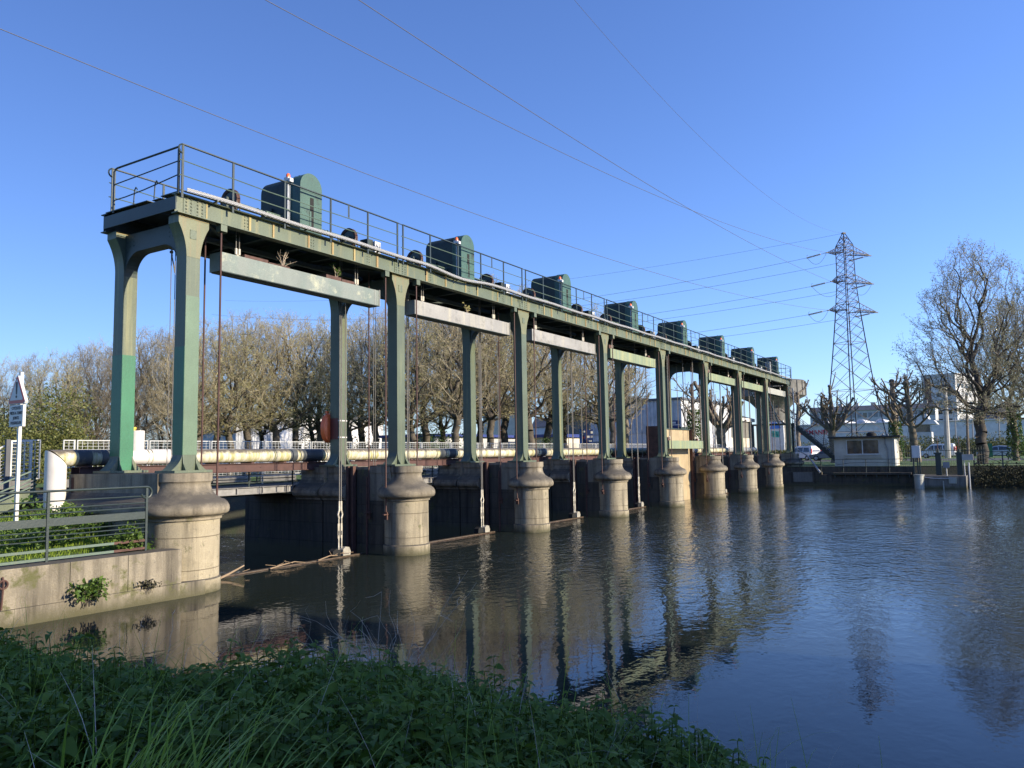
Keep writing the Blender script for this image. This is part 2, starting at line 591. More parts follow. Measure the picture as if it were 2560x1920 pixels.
def link(name, me, mt, parent, org, smooth=None, tags=None):
    import bmesh
    bm = bmesh.new()
    bm.from_mesh(me)
    if len(bm.faces) < 6000:
        bmesh.ops.recalc_face_normals(bm, faces=bm.faces)
    bm.to_mesh(me)
    bm.free()
    o = bpy.data.objects.new(name, me)
    COL.objects.link(o)
    me.materials.append(mt)
    if smooth:
        me.polygons.foreach_set('use_smooth', [True]*len(me.polygons))
        me.set_sharp_from_angle(angle=math.radians(smooth))
    if parent is None:
        o.location = org
    else:
        o.parent = parent
    for k, v in (tags or {}).items():
        o[k] = v
    return o


def np_mesh(name, verts, faces, mt, parent=None, tags=None, smooth=False):
    """fast mesh from arrays: verts (N,3), faces (M,k) with one k"""
    me = bpy.data.meshes.new(name)
    verts = np.asarray(verts, dtype=np.float32)
    faces = np.asarray(faces, dtype=np.int32)
    if parent is None:
        org = Vector((float(verts[:, 0].mean()), float(verts[:, 1].mean()), float(verts[:, 2].min())))
    else:
        org = worldloc(parent)
    verts = verts-np.array(org, dtype=np.float32)
    k = faces.shape[1]
    me.vertices.add(len(verts))
    me.vertices.foreach_set('co', verts.ravel())
    me.loops.add(faces.size)
    me.loops.foreach_set('vertex_index', faces.ravel())
    me.polygons.add(len(faces))
    me.polygons.foreach_set('loop_start', np.arange(0, faces.size, k, dtype=np.int32))
    me.update(calc_edges=True)
    me.validate()
    if smooth:
        me.polygons.foreach_set('use_smooth', np.ones(len(faces), dtype=bool))
    o = bpy.data.objects.new(name, me)
    COL.objects.link(o)
    me.materials.append(mt)
    if parent is None:
        o.location = org
    else:
        o.parent = parent
    for a, b in (tags or {}).items():
        o[a] = b
    return o


def thing(name, label, cat, loc=(0, 0, 0), group=None):
    o = bpy.data.objects.new(name, None)
    COL.objects.link(o)
    o.empty_display_size = .2
    o.location = loc
    o['label'] = label
    o['category'] = cat
    if group:
        o['group'] = group
    return o


def kids(o):
    return [c for c in bpy.data.objects if c.parent == o]


def copy_tree(o, loc, label=None, rz=None, scale=None):
    ch = children_cache.setdefault(o.name, kids(o))
    c = o.copy()
    COL.objects.link(c)
    c.location = loc
    if label:
        c['label'] = label
    if rz is not None:
        c.rotation_euler = (0, 0, rz)
    if scale is not None:
        c.scale = scale if isinstance(scale, tuple) else (scale,)*3
    for a in ch:
        k = a.copy()
        COL.objects.link(k)
        k.parent = c
        for s in children_cache.setdefault(a.name, kids(a)):
            q = s.copy()
            COL.objects.link(q)
            q.parent = k
    return c


children_cache = {}
ORD = ['first', 'second', 'third', 'fourth', 'fifth', 'sixth', 'seventh', 'eighth', 'ninth', 'tenth', 'eleventh', 'twelfth',
       'thirteenth', 'fourteenth', 'fifteenth', 'sixteenth', 'seventeenth', 'eighteenth', 'nineteenth', 'twentieth',
       'twenty-first', 'twenty-second', 'twenty-third', 'twenty-fourth', 'twenty-fifth', 'twenty-sixth', 'twenty-seventh',
       'twenty-eighth', 'twenty-ninth', 'thirtieth', 'thirty-first', 'thirty-second', 'thirty-third', 'thirty-fourth',
       'thirty-fifth', 'thirty-sixth', 'thirty-seventh', 'thirty-eighth', 'thirty-ninth', 'fortieth']+['forty-'+w for w in ('first', 'second', 'third', 'fourth', 'fifth', 'sixth', 'seventh', 'eighth', 'ninth')]
XY = lambda a, b, d: (a, d, b)     # profile in (x, z), pushed along y
YZ = lambda a, b, d: (d, a, b)     # profile in (y, z), pushed along x
XYZ0 = lambda a, b, d: (a, b, d)   # plan outline pushed up


def arc(cx, cy, r, a0, a1, n):
    return [(cx+r*math.cos(math.radians(a0+(a1-a0)*i/n)), cy+r*math.sin(math.radians(a0+(a1-a0)*i/n))) for i in range(n+1)]


# ------------------------------------------------------------------ gantry
G = thing('sluice_gantry', 'long green riveted steel gantry on paired columns carrying the winches above the river', 'gantry', (0, 0, 0))


def col_mesh(k, vf):
    """one column: parts in world coordinates; vf = its front face"""
    u = k*S
    b = MB()
    hw, dp = .17, .35
    b.box(u-hw, u+hw, vf, vf+dp, .36, 4.55)
    # flared head
    prof = [(-hw, 4.55)]
    for i in range(1, 9):
        t = i/8
        prof.append((-hw-.21*(t**2.2), 4.55+.78*t))
    prof += [(-.38, 5.498), (.38, 5.498)]
    prof += [(-a, z) for a, z in reversed(prof[:-2])]
    b.prism([(u+a, z) for a, z in prof], XY, vf+.002, vf+dp-.002)
    # flared foot
    foot = [(-hw, .40)]
    for i in range(1, 9):
        t = i/8
        foot.append((-hw-.25*(t**2.0), .40-.36*t))
    foot += [(-a, z) for a, z in reversed(foot)]
    b.prism([(u+a, z) for a, z in foot], XY, vf+.012, vf+dp-.012)
    b.box(u-hw, u+hw, vf, vf+dp, .04, .36)
    for sx in (-1, 1):      # fins that brace the foot on both faces
        for f0, f1 in ((vf, -1), (vf+dp, 1)):
            b.prism([(f0, .04), (f0+f1*.12, .04), (f0+f1*.03, .18), (f0, .38)], YZ, u+sx*hw-.012*sx-.012, u+sx*hw-.012*sx+.012)
    return b


def column(k, back):
    vf = W if back else 0.0
    b = col_mesh(k, vf)
    if k == 0:
        lab = 'column with its lower half painted over in bright green' if back else 'front column with only the lower flank painted dark green'
    else:
        lab = None
    o = b.build('column', M['sage'], G)
    if lab:
        o['label'] = lab
    # capital plate on the head and foot plate
    u = k*S
    MB().box(u-.46, u+.46, vf-.16, vf+.51, -.012, .04).build('base_plate', M['sage'], o)
    cp = [(-.17, 4.62)]+[(-.17-.21*((j/8)**2.2)*.985, 4.55+.78*j/8) for j in range(1, 9)]+[(-.374, 5.44)]
    cp += [(-a_, z_) for a_, z_ in reversed(cp)]
    if not back:
        MB().prism([(u+a_, z_) for a_, z_ in cp], XY, vf-.0025, vf+.001).build('capital_face', M['capital'], o)
    MB().box(u-.376, u+.376, vf-.005, vf+.003, 5.452, 5.497).build('rust_edge', M['strip'], o)
    if not back:
        p = MB().box(u-.10, u+.06, vf-.012, vf+.001, 5.02, 5.22)
        for a in (-.085, .045):
            for z in (5.04, 5.2):
                p.dome((u+a, vf-.012, z), .012)
        p.build('name_plate', M['sage_dirty'], o)
    if k == 0 and back:
        MB().box(u-.174, u+.174, vf-.004, vf+.354, .365, 2.67).box(u-.172, u+.172, vf-.004, vf+.2, .05, .365).build('repainted_foot', M['repaint'], o)
    if k == 0 and not back:
        MB().box(u-.1745, u-.1705, vf+.0, vf+.352, .365, 2.67).build('repainted_foot', M['repaint'], o)
        MB().box(u-.168, u+.1735, vf-.0045, vf+.1, .365, 3.77).build('repainted_face', M['repaint_pale'], o)
    return o


for k in range(9):
    for back in (False, True):
        column(k, back)


def girder(k, front):
    """one bay of girder with stiffeners and rivets"""
    u0 = k*S if k else -.48
    u1 = (k+1)*S if k < 7 else 8*S+.5
    b = MB()
    vf = 0.0 if front else W+.35
    sg = -1 if front else 1
    z0, z1 = 5.5, 5.93
    b.box(u0, u1, min(vf, vf-sg*.018), max(vf, vf-sg*.018), z0+.022, z1-.022)
    for z in (z0, z1-.022):
        b.box(u0, u1, vf-.11, vf+.11, z, z+.022)
    n = 6
    c0 = k*S
    for i in range(1, n):
        x = c0+S*i/n
        b.box(x-.03, x+.03, vf-sg*.02, vf-sg*.10, z0+.03, z1-.03) if False else b.box(x-.006, x+.006, min(vf, vf+sg*.075), max(vf, vf+sg*.075), z0+.022, z1-.022) if not front else None
    if front:
        f = vf-.0005
        for x in (c0+S*.2, c0+S*.5, c0+S*.8):      # splice rivets
            for dx in (-.035, .035):
                for j in range(5):
                    pass
        b.box(c0-.28, c0+.28, f-.012, f+.002, 5.523, 5.907)
        for dx in (-.21, -.09, .07, .19):
            for j in range(5):
                pass
        i = 0
        x = u0+.35
        while x < u1:
            b.dome((x, f, 5.545), .010, 5)
            x += .3
        # slotted lugs where the guide rods hang
        for x in (c0+.70, c0+S-.70):
            b.box(x-.1, x+.1, -.10, -.085, 5.33, 5.50)
            b.box(x-.1, x+.1, -.10, .05, 5.33, 5.345)
            b.box(x-.1, x-.085, -.10, .05, 5.345, 5.50)
            b.box(x+.085, x+.1, -.10, .05, 5.345, 5.50)
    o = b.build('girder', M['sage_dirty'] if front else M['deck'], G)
    if front:
        rv, sp = MB(), MB()
        for x in (c0+S*.2, c0+S*.5, c0+S*.8):
            for dx in (-.04, .04):
                for j in range(5):
                    rv.dome((x+dx, f, 5.56+j*.075), .021)
        for dx in (-.21, -.09, .07, .19):
            for j in range(5):
                rv.dome((c0+dx, f-.0135, 5.565+j*.076), .026)
        rv.build('rivets', M['rivet'], o)
        rnd = random.Random(k)
        for i in range(1, 7):
            x = c0+.42+i*.93+rnd.uniform(-.2, .2)
            sp.box(x-rnd.uniform(.015, .04), x+rnd.uniform(.015, .04), f-.0195, f-.0185, 5.524, 5.906)
        sp.box(c0+.283, c0+.32, f-.0195, f-.0185, 5.524, 5.906)
        sp.build('joint_strip', M['strip'], o)
    return o


for k in range(8):
    girder(k, True)
    girder(k, False)

# end plates over the first and last frames
for x in (-.50, 8*S+.5):
    MB().box(x-.011, x+.011, -.07, W+.30, 5.56, 5.84).build('end_beam', M['deck'] if x < 0 else M['sage'], G)

# portal brackets between the column pairs, with rounded corners
for k in range(9):
    u = k*S
    v0, v1 = .35, W
    r = .52
    z1, zs = 5.44, 5.02
    prof = [(v0, z1), (v0, zs-r)]+[(v0+r-r*math.cos(math.radians(a)), zs-r+r*math.sin(math.radians(a))) for a in range(10, 91, 10)]
    prof += [(v1-r+r*math.sin(math.radians(a)), zs-r+r*math.cos(math.radians(a))) for a in range(0, 91, 10)]+[(v1, zs-r), (v1, z1)]
    b = MB()
    # web split in two slim halves so that no face is concave: left corner, middle, right corner
    for x0, x1 in ((u-.14, u-.125), (u+.125, u+.14)):
        n = len(prof)
        top = z1
        low = prof[1:-1]
        for i in range(len(low)-1):
            (a0, b0), (a1, b1) = low[i], low[i+1]
            if a1-a0 > 1e-5:
                b.prism([(a0, b0), (a1, b1), (a1, top), (a0, top)], YZ, x0, x1)
    low = prof[1:-1]
    for i in range(len(low)-1):
        (a0, b0), (a1, b1) = low[i], low[i+1]
        b.bar((u, a0, b0), (u, a1, b1), .30, .014, up=(1, 0, 0)) if False else b.add(
            [(u-.15, a0, b0), (u+.15, a0, b0), (u+.15, a1, b1), (u-.15, a1, b1), (u-.15, a0, b0-.012), (u+.15, a0, b0-.012), (u+.15, a1, b1-.012), (u-.15, a1, b1-.012)],
            [(0, 1, 2, 3), (7, 6, 5, 4), (0, 4, 5, 1), (2, 6, 7, 3), (1, 5, 6, 2), (0, 3, 7, 4)])
    if k < 3:
        for (vv, sgn) in ((.42, 1), (W-.07, -1)):
            for i, z in enumerate((5.36, 5.26, 5.16, 5.04, 4.9, 4.76)):
                for j in range(3 if i < 3 else 1):
                    b.dome((u-.14, vv+sgn*j*.12, z), .017, 6, (-1, 0, 0))
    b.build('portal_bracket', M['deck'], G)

# deck: grating strips, cross beams and wind bracing
dk = MB()
dk.box(-.48, 8*S+.48, -.04, .50, 5.935, 5.955).box(-.48, 8*S+.48, 1.5, W+.28, 5.935, 5.955).box(-.48, 8*S+.48, .52, .80, 5.90, 5.915).box(-.48, 8*S+.48, .98, 1.48, 5.935, 5.95)
dk.build('deck_plate', M['deck'], G)
cb = MB()
for k in range(8):
    for i in range(1, 6):
        x = k*S+S*i/6
        cb.box(x-.05, x+.05, .02, W+.33, 5.62, 5.64).box(x-.05, x+.05, .02, W+.33, 5.88, 5.897).box(x-.008, x+.008, .02, W+.33, 5.64, 5.88)
    cb.bar((k*S+.3, .15, 5.60), (k*S+S/2, W+.2, 5.60), .08, .05).bar((k*S+S/2, W+.2, 5.595), ((k+1)*S-.3, .15, 5.595), .08, .05)
    cb.box(k*S+.2, (k+1)*S-.2, 1.30, 1.42, 5.48, 5.60)
    for j in range(14):     # slats seen from below
        x = k*S+.35+j*.055
        cb.box(x, x+.03, 1.5, 2.2, 5.36, 5.375)
        x = (k+1)*S-.35-j*.055
        cb.box(x-.03, x, 1.5, 2.2, 5.36, 5.375)
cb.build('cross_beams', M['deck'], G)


# railings, one length per bay
def railing(k, v, front=True):
    u0, u1 = k*S-.09, (k+1)*S-.34
    if k == 0:
        u0 = -.43
    if k == 7:
        u1 = (k+1)*S+.35
    zt = 6.97
    xs = [u0] + [k*S+a for a in ((.87 if k == 0 else 1.19), (2.39 if k == 0 else 2.63), 3.93, 5.34)]+[u1]
    b = MB()
    for x in xs:
        b.box(x-.025, x+.025, v-.012, v+.012, 5.80 if front else 5.93, zt-.01)
    b.box(u0-.03, u1+.03, v-.024, v+.024, zt-.012, zt+.012)
    if front and k:
        b.box(u0-.2, u0, v-.012, v+.012, zt-.012, zt+.006)
    mid = MB()
    for z in (6.62, 6.29):
        sag = .05*((k*7+int(z*10)) % 3 == 0)
        mid.tube([(u0-.08, v, z), ((u0*2+u1)/3, v-.01, z-sag), ((u0+u1*2)/3, v, z-sag*.4), (u1+.04, v, z)], .013, 5)
    if front:
        b.box(k*S+4.55, k*S+4.61, v-.016, v-.012, 6.62, zt-.012)
    if k == 0:     # rolled end of the handrail
        pts = [(u0+.0-.10*math.sin(math.radians(a)), v, zt-.10+.10*math.cos(math.radians(a))) for a in range(0, 200, 25)]
        b.tube(pts, .018, 6)
    o = b.build('railing', M['rail'], G)
    mid.build('mid_rail', M['railmid'], o)


for k in range(8):
    railing(k, -.17, True)
    railing(k, W+.12, False)
b = MB()
for x in (-.46, 8*S+.42):
    e = MB()
    for v in (-.08, W):
        e.box(x-.014, x+.014, v-.03, v+.03, 5.9, 6.88)
    e.tube([(x, -.08, 6.93), (x, W-.10, 6.93), (x, W-.03, 6.91), (x, W, 6.84)], .022, 6)
    e.tube([(x, -.08, 6.62), (x, W, 6.56)], .014, 5).tube([(x, -.08, 6.32), (x, W*.5, 6.22), (x, W*.8, 6.19), (x, W, 6.19)], .014, 5)
    if x < 0:
        for v in (.75, 1.5):
            e.tube([(x-.01, v, 5.93), (x-.01, v-.03, 6.27), (x-.01, v-.08, 6.33), (x-.01, v-.13, 6.27)], .014, 5)
    e.build('end_railing', M['rail'], G)

# guide rods of the counterweights, hanging from the girders to brackets on the piers
for k in range(8):
    for s, x in ((1, k*S+.68), (-1, (k+1)*S-.70)):
        for v, zb in ((-.03, -.55 if s > 0 else -1.32), (.76, -.4 if s > 0 else -1.32)):
            x = (k*S+(.68 if v < 0 else .86)) if s > 0 else (k+1)*S-(.70 if v < 0 else .52)
            r = MB().tube([(x, v, 5.36 if v < 0 else 5.6), (x, v, 2.2), (x, v, zb)], .022 if v < 0 else .02, 6)
            o = r.build('guide_rod', M['rodbrown'], G, 40)
            if s < 0:
                MB().box(x-.13, x+.20, v-.04, v+.04, zb-.03, zb).box(x-.02, x+.02, v-.05, v+.05, zb-.16, zb+.05).build('rod_bracket', M['rust'], o)


# ------------------------------------------------------------------ winches on the deck
def winch_proto():
    t = thing('winch', '', 'winch', (0, 0, 0), 'winches along the gantry deck')
    x0, r = 3.38, .37
    zb, zc = 5.956, 7.49-.37

    def archp(rr, z_low, zc, n=14):
        return [(x0-rr, z_low)]+[(x0+rr*math.cos(math.radians(a)), zc+rr*math.sin(math.radians(a))) for a in np.linspace(180, 0, n)]+[(x0+rr, z_low)]
    front = MB().prism(archp(r, zb, zc), XY, -.03, .29)
    fo = front.build('front_cover', M['winch'], t, 40)
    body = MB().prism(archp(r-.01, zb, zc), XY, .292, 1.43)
    bo = body.build('housing', M['winch_shaded'], t, 40)
    sb = MB()
    ring = archp(r+.012, zb+.02, zc)
    for i in range(len(ring)-1):
        (a0, b0), (a1, b1) = ring[i], ring[i+1]
        sb.add([(a0, .27, b0), (a1, .27, b1), (a1, .315, b1), (a0, .315, b0)], [(0, 1, 2, 3)])
    sb.build('seam_band', M['winch'], bo)
    MB().box(x0-.375, x0+.375, .34, 1.40, 6.47, 6.485).tube([(x0-.39, 1.0, 6.62), (x0-.43, 1.0, 6.62)], .06, 8).box(x0-.40, x0-.36, .5, .56, 6.5, 6.56).build('flank_seam', M['winch_shaded'], bo)
    MB().box(x0-.04, x0+.085, -.036, -.029, 6.08, 6.86).build('slot', M['black'], fo)
    sl = MB().box(x0-.06, x0+.0, -.040, -.03, 6.08, 6.50)
    for a, z in ((-.16, 6.46), (.17, 6.46), (-.17, 6.1)):
        sl.dome((x0+a, -.03, z), .015)
    sl.build('slot_cover', M['winch'], fo)
    sm = MB().box(x0-.372, x0+.372, -.034, -.0305, 6.985, 6.995).box(x0-.372, x0+.372, -.034, -.0305, 6.02, 6.03)
    for z in (6.15, 6.4, 6.65, 6.9):
        for a in (-.34, .34):
            sm.dome((x0+a, -.03, z), .014)
    sm.build('seam_bolts', M['winch_shaded'], fo)
    for sgn, xc in ((-1, 1.42), (1, 5.42)):
        vc, zc2, R = .62, 6.36, .30
        p = MB()
        # wheel: rim turned about a level axis along the gantry
        ring = [(R-.07, -.03), (R-.02, -.05), (R, -.05), (R-.03, 0), (R, .05), (R-.02, .05), (R-.07, .03)]
        n = 28

        def rev(prof, q):
            o = len(q.v)
            for rr, d in prof:
                for k in range(n):
                    a = 2*PI*k/n
                    q.v.append((xc+d, vc+rr*math.cos(a), zc2+rr*math.sin(a)))
            for i in range(len(prof)):
                j = (i+1) % len(prof)
                for k in range(n):
                    q.f.append((o+i*n+k, o+i*n+(k+1) % n, o+j*n+(k+1) % n, o+j*n+k))
        rev(ring, p)
        w = p.build('sheave', M['rust'], t, 50)
        d = MB()
        rev([(R-.065, -.015), (R-.065, .015), (.02, .015), (.02, -.015)], d)
        d.build('sheave_disc', M['deck'], w, 50)
        h = MB()
        h.tube([(xc-.10, vc, zc2), (xc+.10, vc, zc2)], .075, 12)
        h.box(xc-sgn*-.13-.03, xc-sgn*-.13+.03, vc-.07, vc+.07, 5.95, zc2+.07) if sgn > 0 else h.box(xc-.16, xc-.10, vc-.07, vc+.07, 5.95, zc2+.07)
        h.box(xc-.16, xc+.16, vc-.12, vc+.12, 5.95, 6.0)
        h.build('bearing', M['deck'], w)
        xa, xb = (xc, x0-.36) if sgn < 0 else (x0+.36, xc)
        s = MB().tube([(xa, vc, zc2), (xb, vc, zc2)], .038, 10)
        xm = (xa+xb)/2
        s.tube([(xm, vc, zc2), (xm+.02, vc, zc2)], .055, 10)
        s.tube([(xb-.55 if sgn < 0 else xa, vc, zc2), (xb if sgn < 0 else xa+.2, vc, zc2)], .055, 10)
        s.build('shaft', M['railmid'], t, 40)
    return t


WL = ['dark green winch housing nearest the camera, two sheaves beside it',
      'green arched winch housing over the second bay from the near end',
      'green arched winch housing over the third bay from the near end',
      'green arched winch housing over the fourth bay from the near end',
      'green arched winch housing above the raised beige gate',
      'green arched winch housing third from the far end of the gantry',
      'green arched winch housing last but one at the far end',
      'smallest looking green winch housing at the far end of the gantry']
wp = winch_proto()
wp['label'] = WL[0]
for k in range(1, 8):
    copy_tree(wp, (k*S, 0, 0), WL[k])

# beacons on the front railing
bt = thing('warning_beacon', 'red topped warning beacon before the nearest winch housing', 'beacon', (0, 0, 0), 'beacons along the front railing')
MB().tube([(2.52, -.13, 5.9), (2.52, -.13, 7.02)], .022, 6).tube([(2.57, -.13, 5.9), (2.57, -.13, 6.95)], .012, 5).build('post', M['galv'], bt)
MB().box(2.45, 2.59, -.20, -.06, 7.02, 7.11).box(2.46, 2.57, -.26, -.20, 6.99, 7.08).build('lamp_box', M['white'], bt)
MB().lathe((2.52, -.13), [(.05, 7.11), (.055, 7.15), (.045, 7.2), (.02, 7.225)], 12).build('red_dome', M['orange'], bt, 50)
for k in range(1, 8):
    copy_tree(bt, (k*S+.1, 0, 0), 'red topped beacon on the railing over the %s bay from the near end' % ORD[k])

# control boxes
for k in range(7):
    c = thing('control_box', 'grey and white control box on the deck over the %s bay from the near end' % ORD[k] if k else
              'grey and white control box on the deck beside the nearest right sheave', 'box', (k*S+5.95, .1, 5.956), 'control boxes on the deck')
    x = k*S+5.85
    MB().box(x-.16, x+.06, .16, .44, 5.957, 6.36).build('cabinet', M['winch_shaded'], c)
    MB().box(x+.08, x+.32, .10, .26, 5.957, 6.33).build('enclosure', M['white'], c)
    MB().tube([(x+.2, .09, 5.96), (x+.2, .08, 6.15), (x+.13, .09, 6.25)], .012, 5).tube([(x+.28, .09, 5.95), (x+.28, .09, 6.3)], .012, 5).build('conduit', M['galv'], c)
c = thing('control_box', 'tall grey cabinet between the railings before the farthest winch', 'box', (7*S+2.0, .2, 5.956), 'control boxes on the deck')
MB().box(7*S+1.7, 7*S+2.1, .15, .5, 5.957, 6.95).build('cabinet', M['grey'], c)
MB().box(7*S+1.74, 7*S+2.06, .14, .149, 6.0, 6.9).build('door', M['grey'], c)

# cable tray along the front edge
t = thing('cable_tray', 'white perforated cable tray sagging along the front edge of the deck', 'cable tray', (-.35, -.22, 5.95))
tr = MB()
pts = []
u = -.36
while u < 8*S+.4:
    z = 6.0 + .012*math.sin(u*1.7)
    if 7.6 < u < 11.5:
        z -= .10*math.sin((u-7.6)/3.9*PI)**2
    pts.append((u, z))
    u += .35
for (a, za), (b, zb) in zip(pts, pts[1:]):
    tr.obox(((a+b)/2, -.24, (za+zb)/2), ((b-a)/2, 0, (zb-za)/2), (0, .005, 0), (0, 0, .032))
    tr.obox(((a+b)/2, -.19, (za+zb)/2-.045), ((b-a)/2, 0, (zb-za)/2), (0, .05, 0), (0, 0, .004))
mt, nt, bb = new_mat('perforated tray')
ch = nd(nt, 'ShaderNodeTexChecker')
ch.inputs['Scale'].default_value = 1
nt.links.new(world_pos(nt, 22, 1, 60), ch.inputs['Vector'])
nt.links.new(mixc(nt, ch.outputs['Fac'], (.09, .09, .09), (.42, .42, .41)), bb.inputs['Base Color'])
bb.inputs['Roughness'].default_value = .5
tr.build('tray', mt, t)
br = MB()
for i in range(42):
    x = .4+i*1.33
    br.bar((x, -.26, 5.93), (x+.02, .0, 5.915), .04, .02)
br.build('tray_brackets', M['deck'], t)
cb2 = MB()
for j in range(3):
    cb2.tube([(a, -.2+.02*j, z-.036+.005*math.sin(a*2.3+j)) for a, z in pts[::2]], .012, 5)
cb2.build('cables', M['cable'], t)

# ------------------------------------------------------------------ counterweights
CWM = ['beam_patchy', 'beam_grey', 'beam_grey', 'beam_green', 'beam_green', 'beam_green', 'beam_green', 'beam_pale']
CWL = ['blotchy grey green counterweight beam with weeds growing on top, nearest bay',
       'plain grey counterweight beam hanging in the second bay',
       'plain grey counterweight beam hanging in the third bay from the near end',
       'yellow green streaked counterweight beam in the fourth bay, beside the lowered one',
       'green streaked counterweight beam lowered in front of the raised beige gate',
       'green and white streaked counterweight beam hanging in the sixth bay',
       'yellow streaked counterweight beam hanging in the seventh bay',
       'pale grey counterweight beam above the far stairs']
for k in range(8):
    lo = k == 4
    zb = .43 if lo else 4.51
    u0 = k*S
    c = thing('counterweight', CWL[k], 'counterweight', (u0+S/2, .3, zb), 'counterweights hanging in the bays')
    if k == 4:
        pass
    x0, x1 = u0+.80, u0+6.13
    o = MB().box(x0, x1, .12, .52, zb, zb+.43).build('beam', M[CWM[k]], c)
    MB().box(x1-.19, x1-.175, .112, .53, zb-.004, zb+.434).box(x1-.01, x1+.012, .10, .54, zb-.02, zb+.45).build('end_collar', M['beam_pale'], o)
    e = MB()
    if not lo:
        e.box(x0+.05, x1-.05, .13, .51, zb-.015, zb-.001)
        e.build('bottom_plate', M['deck'], o)
    for sx in (1.42, 5.42):
        x = u0+sx
        h = MB()
        for dx in (-.045, .045):
            h.tube([(x+dx, .33, zb+.62), (x+dx, .33, 6.32)], .014, 6)
            h.tube([(x+dx, .33, zb+.48), (x+dx, .33, zb+.62)], .030, 8)
        h.build('hanger_rope', M['cable'], c)
        sh = MB()
        for dx in (-.045, .045):
            sh.tube([(x+dx, .33, zb+.52), (x+dx, .33, zb+.66)], .032, 8)
            sh.tube([(x+dx, .33, zb+.43), (x, .33, zb+.52)], .015, 5)
        sh.build('rope_socket', M['turnb'], c)
    if k in (0,):
        bl = MB()
        for a, b2, z in ((.72, 1.42, .10), (1.44, 2.1, .06), (3.35, 3.9, .12), (3.92, 4.4, .1)):
            bl.box(x0+a, x0+b2, .2, .42, zb+.431, zb+.43+z)
        bl.build('ballast_block', M['rust'], c)
    elif k in (3, 4, 5, 6):
        bl = MB().box(x0+.02, x0+.3, .2, .42, zb+.431, zb+.6).box(x1-.75, x1-.5, .2, .42, zb+.431, zb+.56)
        bl.build('ballast_block', M['rust'], c)


def sprig(name, p, h, n, mt, label, seed, leafmt=None):
    rnd = random.Random(seed)
    t = thing(name, label, 'plant', p)
    b = MB()
    lv = []
    for i in range(n):
        a = rnd.uniform(0, 2*PI)
        sp = rnd.uniform(.1, .9)
        q = Vector(p)
        d = Vector((math.cos(a)*sp, math.sin(a)*sp*.5, 1)).normalized()
        pts = [q.copy()]
        L = h*rnd.uniform(.5, 1.1)
        for j in range(5):
            q = q+d*(L/5)
            d = (d+Vector((rnd.uniform(-.3, .3), rnd.uniform(-.2, .2), rnd.uniform(-.2, .25)))).normalized()
            pts.append(q.copy())
            if j > 1:
                lv.append(q.copy())
        b.tube(pts, [.011-.0017*j for j in range(6)], 4)
        q2 = pts[3]
        b.tube([q2, q2+Vector((rnd.uniform(-.2, .2), 0, rnd.uniform(0, .2)))*h], .004, 4)
    b.build('stems', mt, t)
    if leafmt:
        lm = MB()
        for q in lv:
            for _ in range(4):
                d = Vector((rnd.uniform(-1, 1), rnd.uniform(-1, 1), rnd.uniform(-.4, .8))).normalized()*.07
                s = d.orthogonal().normalized()*.025
                lm.add([q, q+d*.5+s, q+d, q+d*.5-s], [(0, 1, 2, 3)])
        lm.build('leaves', leafmt, t)
    return t


sprig('dead_weed', (2.75, .3, 4.94), .55, 9, M['drytwig'], 'leafless dead weed sprouting on the nearest counterweight', 3)
sprig('leafy_weed', (4.6, .3, 5.02), .42, 7, M['drytwig'], 'small green leaved weed on the nearest counterweight beside rusty blocks', 5, M['shrub'])
sprig('leafy_weed', (7.0+S-3.2, .3, 4.95), .4, 5, M['drytwig'], 'small weed on the plain grey counterweight of the second bay', 8, M['bud'])

